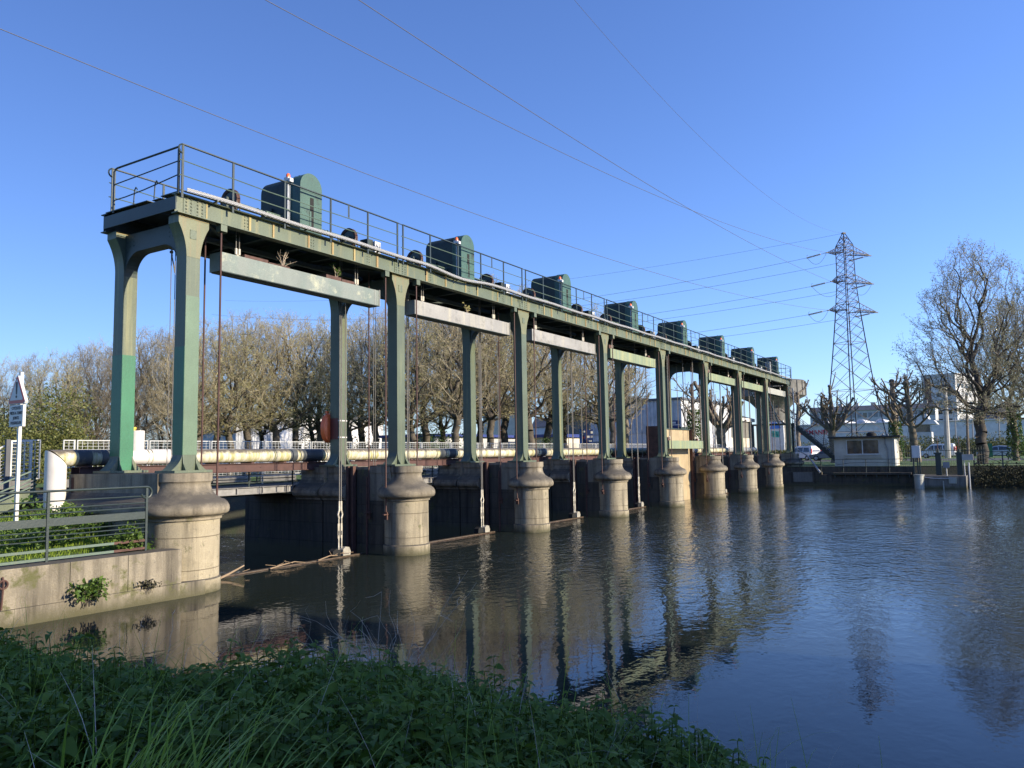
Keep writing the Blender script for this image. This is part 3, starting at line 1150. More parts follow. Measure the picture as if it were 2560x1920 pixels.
# ------------------------------------------------------------------ gates
for k in range(8):
    up = k == 4
    u0, u1 = k*S+.60, (k+1)*S-.60
    g = thing('sluice_gate', 'beige sluice gate raised high between the piers, rusty steel edges' if up else
              'mostly sunken sluice gate of the %s bay with white lifting ropes on its right' % (ORD[k] if k else 'nearest'), 'gate', ((u0+u1)/2, .92, -4.4), 'sluice gates between the piers')
    if up:
        o = MB().box(u0+.30, u1-.02, .98, 1.08, -2.9, 1.50).build('gate_skin', M['gate'], g)
        MB().box(u0+.0, u0+.30, .70, 1.25, -1.0, 1.50).build('side_panel', M['rust'], g)
        e = MB().box(u0-.02, u0+.03, .62, 1.30, -1.2, 1.62).box(u0+.26, u0+.33, .66, 1.28, -1.2, 1.56).box(u1-.02, u1+.02, .8, 1.2, -2.9, 1.55)
        e.build('steel_guide', M['rust'], g)
        MB().box(u0+.28, u1, .92, 1.14, 1.501, 1.56).box(u1-1.35, u1-.35, .96, 1.1, 1.565, 1.68).tube([(u1-.5, 1.0, 1.62), (u1-.25, 1.0, 1.62)], .07, 10).build('top_beam', M['deck'], g)
    else:
        o = MB().box(u0, u1, .86, .98, -4.6, -2.452).build('gate_leaf', M['rust'], g)
        MB().box(u0, u1, .85, .99, -2.4515, -2.432).build('crest_plate', M['wetwood'], g)
    for sx, full in ((5.42, True), (1.42, False)):
        x = k*S+sx
        if k == 0 and not full:
            continue
        zl = 1.5 if up else -2.36
        rp = MB()
        for dx in (-.035, .035):
            rp.tube([(x+dx, .915, 6.3), (x+dx, .915, zl+(.1 if up else 1.22))], .016, 6)
        rp.build('lifting_rope', M['cable'], g)
        if not up:
            tb = MB()
            for dx in (-.055, .055):
                tb.tube([(x+dx*.7, .915, zl+1.42), (x+dx*.7, .915, zl+1.16)], .028, 8)
                tb.tube([(x+dx*.7, .915, zl+1.18), (x+dx*1.5, .915, zl+1.06), (x+dx*.8, .915, zl+.95)], .028, 6)
                tb.tube([(x+dx, .915, zl+1.0), (x+dx, .915, zl+.62)], .020, 6)
                for q in (-.024, .024):
                    tb.tube([(x+dx+q, .915, zl+.82), (x+dx+q, .915, zl+.42)], .010, 5)
                tb.tube([(x+dx, .915, zl+.5), (x+dx, .915, zl+.08)], .022, 6)
            tb.build('turnbuckle', M['turnb'], g)
            MB().prism([(-.36, -.05), (-.34, .10), (-.20, .16), (-.05, .10), (-.03, -.05)], lambda a, b, d: (x+a, d, zl+b), .84, 1.02).build('lug_block', M['black'], g)
            MB().prism([(.0, -.05), (.0, .12), (.10, .19), (.24, .16), (.30, .04), (.28, -.05)], lambda a, b, d: (x+a, d, zl+b), .80, 1.02).build('lug_block', M['lug'], g)
# loose cables at the rear of the bays
for k in range(8):
    for du, v in ((.50, 1.5), (.64, 1.55), (6.32, 1.6), (6.40, 1.66)):
        b = MB().tube([(k*S+du, v, 5.4), (k*S+du+.005, v, 2.5), (k*S+du, v, -.1)], .010, 5)
        if not (k == 0 and du == .50):
            b.build('hanging_cable', M['cable'], G)
            continue
        b.tube([(.50, 1.5, 5.3), (.52, 1.5, 4.95), (.58, 1.5, 4.72), (.60, 1.5, 4.60)], .016, 5).tube([(.50, 1.5, 5.1), (.5, 1.5, 5.05)], .04, 8)
        b.build('hanging_cable', M['cable'], G)

# ------------------------------------------------------------------ piers
PROF = [(.62, -.99), (.66, -.975), (.66, -.925), (.70, -.91), (.715, -.885), (.765, -.875), (.80, -.84), (.815, -.78), (.805, -.71), (.77, -.645), (.715, -.59), (.645, -.565),
        (.62, -.55), (.53, -.49), (.47, -.41), (.435, -.32), (.425, -.25), (.44, -.205), (.46, -.19), (.46, -.02)]


def half_profile(off):
    return [(r+off, z) for r, z in PROF]


def moulding_run(b, u, hw, v0, v1, side):
    """the pier moulding carried straight along one flank (hw = half width of the shaft)"""
    pr = [(hw-.62+r, z) for r, z in PROF]
    poly = [(u+side*a, z) for a, z in pr]+[(u+side*.1, -.02), (u+side*.1, -.99)]
    # build as strips so concave parts stay clean
    for (a0, z0), (a1, z1) in zip(pr, pr[1:]):
        if z1-z0 > 1e-5:
            b.prism([(u, z0), (u+side*a0, z0), (u+side*a1, z1), (u, z1)], XY, v0, v1)


def pier(k):
    u = k*S
    if 0 < k < 8:
        lab = ['', 'granite pier with round nose, nearest of those standing free in the water', 'round nosed granite pier under the third column pair',
               'round nosed granite pier under the fourth pair of columns', 'round nosed granite pier left of the raised beige gate',
               'round nosed granite pier right of the raised beige gate', 'round nosed granite pier third from the far bank',
               'dark round nosed granite pier nearest the far bank'][k]
        p = thing('pier', lab, 'pier', (u, 1.5, -4.8), 'granite piers under the gantry')
        c, r = -.18, .62
    elif k == 0:
        p = thing('pier', 'broad granite abutment pier at the near quay under the first columns', 'pier', (u, 1.5, -4.8), 'granite piers under the gantry')
        c, r = .12, .74
    else:
        p = thing('pier', 'dark shaded abutment pier against the far bank under the last columns', 'pier', (u, 1.5, -4.8), 'granite piers under the gantry')
        c, r = -.1, .62
    uc = u-.05 if k == 0 else u
    off = r-.62
    # nose
    n = MB().lathe((uc, c), [(r, -4.8), (r, -.985)], 48)
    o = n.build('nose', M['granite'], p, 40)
    # wet foot, slightly wider
    MB().lathe((uc, c), [(r+.035, -4.8), (r+.035, -2.20), (r+.003, -2.17)], 48).build('foot_course', M['granite'], o, 40)
    m = MB().lathe((uc, c), [(q+off, z+(.004 if z > -.1 else 0)) for q, z in PROF], 56)
    m.build('nose_moulding', M['granite_cap'], p, 40)
    # body
    b = MB()
    hw = r-.005
    hb = r-.16
    if k:
        hw = .54
    if k == 0:
        b.box(uc-hw, uc+hw, c, 3.6, -4.8, -.985)
        moulding = MB()
        moulding_run(moulding, uc, r, c, 3.4, -1)
        moulding_run(moulding, uc, r, c, .8, 1)
        moulding.box(uc-.60, uc+.60, c, 3.4, -.6, -.022)
        moulding.build('flank_moulding', M['granite_cap'], p, 40)
    else:
        b.box(u-hb, u+hb, c, .84, -4.8, -1.6).box(u-hb+.03, u+hb-.03, c, .84, -1.6, -.985)
        b.box(u-.42, u+.42, .84, 1.32, -4.8, -.1)
        b.box(u-hw, u+hw, 1.62, 2.52, -4.8, -.99).box(u-hw+.06, u+hw-.06, 2.52, 2.58, -4.8, -.99).box(u-hw, u+hw, 2.58, 3.62, -4.8, -.99)
        b.box(u-hw+.03, u+hw-.03, 3.62, 6.0, -4.8, -.88)
        s = MB()
        s.box(u-.40, u+.40, .05, .84, -.98, -.20).box(u-.43, u+.43, .05, .86, -.20, -.021)
        s.box(u-.42, u+.42, .84, 1.62, -.1, -.03)
        for v0, v1 in ((1.62, 2.52), (2.60, 3.62)):
            for sd in (-1, 1):
                moulding_run(s, u, .56, v0, v1, sd)
        s.box(u-.44, u+.44, 2.5, 2.62, -.99, -.025)
        s.build('flank_moulding', M['granite_cap'], p, 40)
    b.build('shaft', M['granite_shaded'] if k else M['granite'], p)
    if k:
        st = MB()
        for sd in (-1, 1):
            st.box(u+sd*.50-.06, u+sd*.50+.06, 1.33, 1.40, -4.6, .0).box(u+sd*.50-.06, u+sd*.50+.06, 1.52, 1.60, -4.6, .0).box(u+sd*.46-.02, u+sd*.46+.02, 1.40, 1.52, -4.6, .0)
            st.box(u+sd*.53-.02, u+sd*.53+.02, .80, .85, -4.6, -.3)
        st.build('steel_guide', M['rust'], p)
    else:
        MB().box(uc+r-.01, uc+r+.05, .9, 1.5, -4.6, -.05).build('steel_guide', M['rust'], p)


for k in range(9):
    pier(k)
# driftwood caught on the nearest gate
for i, (pts, lab) in enumerate([
        ([(1.15, .55, -2.44), (1.55, .62, -2.36), (1.95, .60, -2.22)], 'short pale driftwood branch beside the near abutment'),
        ([(2.9, .80, -2.43), (3.3, .78, -2.38), (3.7, .82, -2.36), (4.05, .80, -2.42)], 'bent pale driftwood stick lying on the nearest gate crest'),
        ([(4.5, .80, -2.42), (4.9, .76, -2.34), (5.2, .80, -2.37)], 'thin tangled driftwood on the gate crest near the lifting ropes')]):
    rnd = random.Random(i)
    b = MB().tube(pts, [.028, .024, .016] if len(pts) == 3 and i == 0 else [.016, .015, .012, .008][:len(pts)], 6)
    for j in range(5 if i else 1):
        q = Vector(pts[1])+Vector((rnd.uniform(-.3, .5), 0, 0))
        b.tube([q, q+Vector((rnd.uniform(-.3, .35), rnd.uniform(-.1, .1), rnd.uniform(.0, .12)))], .006, 4)
    b.build('driftwood_branch', M['driftwood'], None, 60, label=lab, category='branch')


# ------------------------------------------------------------------ footbridge behind the gantry
fb = thing('footbridge', 'long steel footbridge with low green railings behind the columns', 'footbridge', (-1.2, 4.6, -.75))
for k in range(8):
    u0, u1 = (k*S+.5 if k else .1), (k+1)*S-.5
    b = MB().box(u0, u1, 3.66, 3.68, -.73, -.56).box(u0, u1, 3.60, 3.74, -.745, -.731).box(u0, u1, 3.60, 3.74, -.559, -.545)
    for i in range(7):
        x = u0+(u1-u0)*(i+.5)/7
        b.box(x-.01, x+.01, 3.61, 3.66, -.731, -.56)
    b.build('edge_girder', M['bridgesteel'], fb)
MB().box(-1.25, 8*S+.3, 3.70, 5.6, -.60, -.55).build('walkway', M['concrete'], fb)
MB().box(-1.25, 8*S+.3, 5.58, 5.62, -.9, -.52).build('far_girder', M['deck'], fb)
for k in range(8):
    b = MB()
    u0, u1 = k*S-.3, (k+1)*S-.5
    for z in (-.42, -.32, -.20):
        b.box(u0, u1, 3.765, 3.785, z-.012, z+.012)
    b.box(u0, u1, 3.755, 3.80, -.115, -.085)
    for i in range(5):
        x = u0+.1+i*(u1-u0-.2)/4
        b.box(x-.02, x+.02, 3.76, 3.79, -.55, -.09)
    b.build('low_railing', M['rail'], fb)


def mesh_panel(b, u0, u1, v, z0, z1, fr=.028):
    b.box(u0, u1, v-fr/2, v+fr/2, z1-fr, z1).box(u0, u1, v-fr/2, v+fr/2, z0, z0+fr)
    b.box(u0, u0+fr, v-fr/2, v+fr/2, z0+fr, z1-fr).box(u1-fr, u1, v-fr/2, v+fr/2, z0+fr, z1-fr)
    w = u1-u0
    n = max(2, round(w/.145))
    for i in range(1, n):
        x = u0+w*i/n
        b.box(x-.005, x+.005, v-.006, v+.006, z0+fr, z1-fr)
    n = max(2, round((z1-z0)/.082))
    for i in range(1, n):
        z = z0+(z1-z0)*i/n
        b.box(u0+fr, u1-fr, v-.011, v-.007, z-.004, z+.004)


mf = thing('mesh_fence', 'white steel mesh fence along the far side of the footbridge', 'fence', (20, 5.55, -.25))
for u0, u1, z0 in ((-.73, -.22, -.15), (.33, .62, .1)):
    b = MB()
    mesh_panel(b, u0, u1, 5.5, z0, .815)
    b.build('mesh_panel', M['fencesteel'], mf)
u = .68
proto = None
while u < 8*S-1:
    if proto is None:
        b = MB()
        mesh_panel(b, u, u+1.98, 5.5, -.25, .815)
        proto = b.build('mesh_panel', M['fencesteel'], mf)
        u0 = u
    else:
        c = proto.copy()
        COL.objects.link(c)
        c.location.x += u-u0
        c.parent = mf
    u += 2.02
pb = MB()
u = .65
while u < 8*S:
    pb.box(u-.018, u+.018, 5.54, 5.58, -.6, .82)
    u += 2.02
pb.build('fence_posts', M['fencesteel'], mf)
pb = MB().box(.6, 8*S, 5.40, 5.46, -.30, -.26)
pb.build('kick_rail', M['fencesteel'], mf)

# stairs from the footbridge down to the quay
st = thing('footbridge_stairs', 'green steel stairs with mesh side leading down from the footbridge to the quay', 'stairs', (-2.4, 4.6, -1.4))
sl = .42


def slope(b, v, u0, u1, z, w, h):
    b.bar((u0, v, z), (u1, v, z-(u0-u1)*sl), w, h)


for v in (3.72, 5.55):
    b = MB()
    slope(b, v, -1.2, -4.2, -.40, .03, .22)
    b.build('stringer', M['sage'] if v < 4 else M['deck'], st)
b = MB()
for i in range(8):
    x = -1.3-i*.32
    z = -.58-i*.32*sl
    b.box(x-.3, x, 3.74, 5.53, z-.03, z)
b.build('treads', M['deck'], st)
b = MB()
for z in (.17, .0, -.09, -.18):
    slope(b, 3.70, -1.2, -4.2, z-.05, .03, .03)
for x in (-1.25, -2.2, -3.15, -4.1):
    b.box(x-.02, x+.02, 3.685, 3.715, -.45+(x+1.2)*sl, .13+(x+1.2)*sl)
b.build('handrail', M['railmid'], st)
b = MB()
for i in range(11):
    z = .76-i*.085
    slope(b, 5.5, -.80, -3.6, z, .012 if i else .04, .012 if i else .035)
for i in range(18):
    x = -.82-i*.155
    zz = .76+(x+.8)*sl
    b.box(x-.006, x+.006, 5.494, 5.506, zz-.86, zz)
b.build('mesh_side', M['fencesteel'], st)
b = MB()
mesh_panel(b, -1.20, -.72, 4.9, -.14, .78, .035)
b.build('landing_gate', M['white'], st)
MB().box(-1.30, -1.21, 4.88, 4.95, -.6, .80).build('gate_post', M['slate'], st)

# ------------------------------------------------------------------ pipeline
pl = thing('pipeline', 'fat white weathered pipe with dark bands running behind the columns', 'pipe', (-1.05, 3.3, -.85))
PV, PZ, PR = 3.25, .345, .185
# mitred bend at the near end
b = MB()
n = 32
ring0, ring1 = [], []
R0 = .22
for k in range(n):
    a = 2*PI*k/n
    ring0.append((-1.04+R0*math.cos(a), PV+R0*math.sin(a), -1.05))
    # cut plane: high on the outside (left), low on the inside
    x = R0*math.cos(a)
    ring1.append((-1.04+x, PV+R0*math.sin(a), PZ+.17 - max(0, (x+R0))*.88))
b.add(ring0+ring1, [(k, (k+1) % n, (k+1) % n+n, k+n) for k in range(n)]+[tuple(range(n, 2*n))])
b.build('riser', M['pipe_new'], pl, 40)
segs = []


def pipe(u0, u1, mt, name='pipe_length', r=PR, part=pl):
    b = MB()
    k = max(2, int((u1-u0)/.5)+1)
    b.tube([(u0+(u1-u0)*i/(k-1), PV, PZ) for i in range(k)], r, 28)
    return b.build(name, M[mt], part, 40)


b = MB()
ring0, ring1 = [], []
for k in range(n):
    a = 2*PI*k/n
    dz, dv = PR*math.sin(a), PR*math.cos(a)
    ring0.append((-1.04+.02+.19*(-dz/PR)*.0-.10-dz*1.05+.10, PV+dv, PZ+dz))
    ring1.append((-.62, PV+dv, PZ+dz))
b.add(ring0+ring1, [(k, (k+1) % n, (k+1) % n+n, k+n) for k in range(n)])
b.build('bend', M['pipe'], pl, 40)
cuts = [(-.62, -.30, 'pipe_band'), (-.30, -.08, 'pipe'), (-.08, .48, 'pipe_band'), (.48, 1.78, 'pipe_new'), (1.78, 1.98, 'galv'), (2.0, 5.62, 'pipe'), (5.62, 5.90, 'pipe_band'), (5.90, 6.10, 'pipe'), (6.10, 6.9, 'pipe_band')]
for k in range(1, 4):
    o = k*S
    cuts += [(o-.02, o+4.6, 'pipe'), (o+4.6, o+5.9, 'pipe'), (o+5.9, o+6.3, 'pipe_band'), (o+6.3, o+6.5, 'pipe'), (o+6.5, o+6.9, 'pipe_band')]
cuts += [(4*S-.02, 4*S+6.9, 'railmid'), (5*S-.02, 5*S+6.9, 'galv'), (6*S-.02, 6*S+6.9, 'pipe'), (7*S-.02, 8*S+1.2, 'galv')]
for u0, u1, mt in cuts:
    pipe(u0, u1, mt, 'pipe_band' if mt == 'pipe_band' else 'pipe_length', PR*.93 if mt == 'galv' and u0 < 3 else PR)
# joint rings
b = MB()
for x in (1.10, 1.20, 4.85, 5.14, 5.18, 5.55, 7+4.5, 7+4.9, 7+5.0, 14+4.6, 14+5.1, 14+5.2, 22.0, 25.2):
    b.tube([(x, PV, PZ), (x+.025, PV, PZ)], PR+.008, 28)
b.tube([(2.0, PV, PZ), (2.03, PV, PZ)], PR+.02, 28)
b.build('joint_ring', M['pipe'], pl, 40)
# stand pipe
b = MB().lathe((.88, PV), [(.17, PZ), (.17, .97), (.165, .985)], 28)
b.build('stand_pipe', M['pipe_new'], pl, 40)
b = MB().box(.68, .84, PV-.03, PV+.03, 1.02, 1.07).box(.74, .82, PV-.02, PV+.02, .985, 1.02)
b.build('valve_handle', M['yellow'], pl)
# rack that carries the pipe
rk = thing('pipe_rack', 'long rusty brown steel beam under the white pipe', 'pipe rack', (20, 3.1, -.55))
b = MB()
for v in (3.08, 3.42):
    b.box(-.6, 8*S, v-.008, v+.008, -.08, .12).box(-.6, 8*S, v-.06, v+.06, .121, .135).box(-.6, 8*S, v-.06, v+.06, -.095, -.081)
b.build('beam', M['rodbrown'], rk)
b = MB()
u = -.4
while u < 8*S:
    b.box(u-.05, u+.05, 3.02, 3.48, .136, .165)
    b.dome((u+.3, 3.07, .02), .02)
    u += 1.15
b.build('saddle', M['rodbrown'], rk)
b = MB()
for x in (-.62, -.38):
    b.box(x-.04, x+.04, 3.2, 3.3, -1.0, -.096)
b.build('post', M['rust'], rk)

# ------------------------------------------------------------------ lifebuoy box on the second rear column
lb = thing('lifebuoy_box', 'orange lifebuoy box strapped to the second rear column', 'lifebuoy box', (S-.3, 2.6, .7))
# upright D shaped case: flat back by the column, curved edge to the left, lid towards the river
import_out = [(-.02, .70), (-.16, .72), (-.27, .82), (-.335, .98), (-.35, 1.16), (-.325, 1.34), (-.25, 1.49), (-.14, 1.57), (-.02, 1.60)]
x0 = S-.08
cx, cz = -.14, 1.15
rings = [(2.78, 1.0), (2.68, 1.0), (2.64, .94), (2.62, .74)]
vs, n = [], len(import_out)
for v_, sc_ in rings:
    vs += [(x0+cx+(a-cx)*sc_, v_, cz+(z-cz)*sc_) for a, z in import_out]
fs = [(i*n+k, i*n+(k+1) % n, (i+1)*n+(k+1) % n, (i+1)*n+k) for i in range(3) for k in range(n)]+[tuple(range(3*n, 4*n)), tuple(reversed(range(n)))]
MB().add(vs, fs).build('cover', M['orange'], lb, 35)
MB().box(S-.1785, S-.172, W+.02, W+.34, .80, 1.44).build('back_plate', M['darkred'], lb)
MB().box(x0-.18, x0-.12, 2.67, 2.75, 1.58, 1.66).build('handle', M['orange'], lb)
b = MB()
for z in (.86, 1.36):
    b.box(S-.176, S+.176, W-.006, W-.001, z-.018, z+.018).box(S-.177, S-.1715, W, W+.02, z-.018, z+.018)
b.build('strap', M['white'], lb)

# ------------------------------------------------------------------ warning sign by the stairs
SU, SV = -2.47, 1.95
sg = thing('warning_sign', 'white post with red edged exclamation triangle and text plate beside the stairs', 'road sign', (SU, SV, -.95))
MB().box(SU-.03, SU+.03, SV-.03, SV+.03, -1.1, 2.06).build('post', M['white'], sg)
hx = SU-.075


def rtri(s, r=.05):
    h = s*math.sqrt(3)/2
    pts = [(-s/2, 0), (s/2, 0), (0, h)]
    res = []
    cen = Vector((0, h/3))
    for i in range(3):
        p = Vector(pts[i])
        a = (Vector(pts[i-1])-p).normalized()
        c = (Vector(pts[(i+1) % 3])-p).normalized()
        for t in (a, c):
            res.append(tuple(p+t*r))
    return res


zt = 1.42
# the plate faces along the quay (to the left); (a, b) = (across, up)
f = lambda a, b, d: (d, SV-.0+a, b+zt)
MB().prism(rtri(.70), f, hx, hx+.06).build('triangle_plate', M['white'], sg)
MB().prism([(a, b+.012) for a, b in rtri(.655)], f, hx-.004, hx-.0005).build('red_border', M['red'], sg)
MB().prism([(a*.78, b*.78+.075) for a, b in rtri(.655, .03)], f, hx-.008, hx-.0045).build('white_field', M['white'], sg)
MB().prism([(-.018, .19), (.018, .19), (.034, .42), (.02, .44), (-.02, .44), (-.034, .42)], f, hx-.012, hx-.0085).prism(
    [(.028*math.cos(a), .145+.028*math.sin(a)) for a in np.linspace(0, 2*PI, 12)[:-1]], f, hx-.012, hx-.0085).build('exclamation_mark', M['ink'], sg)
pw, ph, pz = .26, .43, 1.40
MB().prism([(-pw, pz-ph), (pw, pz-ph), (pw, pz), (-pw, pz)], lambda a, b, d: (d, SV+a, b), hx, hx+.055).build('text_plate', M['white'], sg)


def lettering(body, size, mt, parent, loc, rot, align='CENTER', ext=.0015, bold=0.0, sx=1.0):
    cu = bpy.data.curves.new('lettering', 'FONT')
    cu.body = body
    cu.size = size
    cu.align_x = align
    cu.align_y = 'CENTER'
    cu.extrude = ext
    cu.offset = bold
    tmp = bpy.data.objects.new('lettering', cu)
    COL.objects.link(tmp)
    dg = bpy.context.evaluated_depsgraph_get()
    dg.update()
    me = bpy.data.meshes.new_from_object(tmp.evaluated_get(dg))
    bpy.data.objects.remove(tmp)
    bpy.data.curves.remove(cu)
    o = bpy.data.objects.new('lettering', me)
    COL.objects.link(o)
    me.materials.clear()
    me.materials.append(mt)
    o.parent = parent
    o.location = Vector(loc)-worldloc(parent)
    o.rotation_euler = rot
    o.scale = (sx, 1, 1)
    return o


for i, tx in enumerate(('CYCLISTES', 'PIEDS A TERRE', 'JOINTS', 'PASSERELLES')):
    lettering(tx, .082, M['ink'], sg, (hx-.003, SV, pz-.065-i*.098), (PI/2, 0, -PI/2), bold=.0006, sx=.86)
MB().box(hx+.055, SU-.03, SV-.04, SV+.04, 1.15, 1.2).box(hx+.06, SU-.03, SV-.04, SV+.04, 1.6, 1.65).build('clamp', M['galv'], sg)

# ------------------------------------------------------------------ near quay
qw = thing('quay_wall', 'near stone quay wall of big granite blocks left of the abutment pier', 'quay wall', (-6, -.3, -4.8))
blocks = [(-14, -9.3), (-9.29, -6.9), (-6.89, -5.0), (-4.99, -3.92), (-3.91, -2.78), (-2.77, -1.72), (-1.71, -.62)]


def qf(u):
    return -.44-.045*(u+3.6)-.10 if u > -3.6 else -.50+.03*(u+3.6)


for a, c in blocks:
    b = MB()
    b.prism([(a, qf(a)), (c, qf(c)), (c, .45), (a, .45)], XYZ0, -2.165, -1.505+.004*((a*7) % 2))
    b.build('coping_block', M['quay'], qw)
b = MB().prism([(-14, qf(-14)-.05), (-3.6, qf(-3.6)-.05), (-.1, qf(-.6)-.05), (-.1, .3), (-14, .3)], XYZ0, -4.8, -2.17)
b.build('foot_course', M['quay'], qw)
b = MB().tube([(-3.86, qf(-3.86)-.02, -1.62), (-3.86, qf(-3.86)-.06, -1.70), (-3.87, qf(-3.86)-.03, -2.15)], .018, 6)
b.tube([(-3.86+.07*math.cos(t), qf(-3.86)-.05, -1.74+.07*math.sin(t)) for t in np.linspace(0, 2*PI, 13)], .016, 6)
b.build('mooring_ring', M['rust'], qw)

rl = thing('quay_railing', 'green tubular railing with one wide flat rail on the near quay edge', 'railing', (-3, -.1, -1.5))


def RV(u):
    return -.20 if u > -1.3 else -.20+(-1.3-u)*.02


rz = lambda dz: -1.5+dz
posts = [-1.10, -2.98, -4.86, -6.74, -8.62, -10.5]
b = MB()
for u in posts:
    b.box(u-.022, u+.022, RV(u)-.022, RV(u)+.022, -1.51, rz(1.22))
b.build('posts', M['rail'], rl)
b = MB()
b.tube([(-10.6, RV(-10.6), rz(1.24)), (-1.10, RV(-1.1), rz(1.24))]+[(-1.10+.11*math.sin(math.radians(a)), RV(-1.1), rz(1.13)+.11*math.cos(math.radians(a))) for a in range(15, 270, 20)], .022, 8)
b.build('handrail', M['rail'], rl, 40)
b = MB()
for dz in (1.06, .93, .84):
    b.tube([(-10.6, RV(-10.6), rz(dz)), (-1.1, RV(-1.1), rz(dz))], .014, 6)
for dz in (.53, .45, .37):
    b.tube([(-10.6, RV(-10.6), rz(dz)), (-1.1, RV(-1.1), rz(dz))], .012, 6)
b.build('thin_rail', M['rail'], rl, 40)
b = MB()
b.bar((-10.6, RV(-10.6), rz(.69)), (-1.1, RV(-1.1), rz(.69)), .02, .14)
b.build('flat_rail', M['rail'], rl)
b = MB()
for dz in (.20, .05):
    b.bar((-10.6, RV(-10.6), rz(dz)), (-1.75, RV(-1.7), rz(dz)), .03, .045)
b.build('lower_rail', M['railmid'], rl)
b = MB()
for dz in (.20, .05):
    b.bar((-1.75, RV(-1.7), rz(dz)), (-1.1, RV(-1.1), rz(dz)), .03, .045)
b.build('lower_rail', M['rust'], rl)


# ------------------------------------------------------------------ trees
def seg_mesh(p0, p1, r0, r1, n=3):
    """many tapered sticks at once -> verts, quad faces"""
    p0, p1 = np.asarray(p0, float), np.asarray(p1, float)
    r0, r1 = np.asarray(r0, float)[:, None], np.asarray(r1, float)[:, None]
    d = p1-p0
    L = np.linalg.norm(d, axis=1, keepdims=True)
    d = d/np.maximum(L, 1e-9)
    ref = np.where(np.abs(d[:, 2:3]) < .9, np.array([[0, 0, 1.]]), np.array([[1., 0, 0]]))
    s = np.cross(d, ref)
    s /= np.linalg.norm(s, axis=1, keepdims=True)
    t = np.cross(s, d)
    V = np.zeros((len(p0), 2*n, 3))
    for k in range(n):
        a = 2*PI*k/n
        o = s*math.cos(a)+t*math.sin(a)
        V[:, k] = p0+o*r0
        V[:, n+k] = p1+o*r1
    base = np.arange(len(p0))[:, None]*2*n
    F = []
    for k in range(n):
        F.append(np.concatenate([base+k, base+(k+1) % n, base+n+(k+1) % n, base+n+k], 1))
    return V.reshape(-1, 3), np.stack(F, 1).reshape(-1, 4)


def leaf_quads(c, size, rng, flat=0.0, aspect=.55):
    """rhombic leaves of random attitude at centres c"""
    n = len(c)
    a = rng.normal(size=(n, 3))
    a[:, 2] *= (1-flat)
    a /= np.linalg.norm(a, axis=1, keepdims=True)
    b = rng.normal(size=(n, 3))
    b -= a*(a*b).sum(1, keepdims=True)
    b /= np.linalg.norm(b, axis=1, keepdims=True)
    sz = (size*rng.uniform(.6, 1.35, n))[:, None]
    V = np.stack([c-a*sz*.5, c+b*sz*aspect*.5, c+a*sz*.5, c-b*sz*aspect*.5], 1)
    F = np.arange(n*4).reshape(n, 4)
    return V.reshape(-1, 3), F


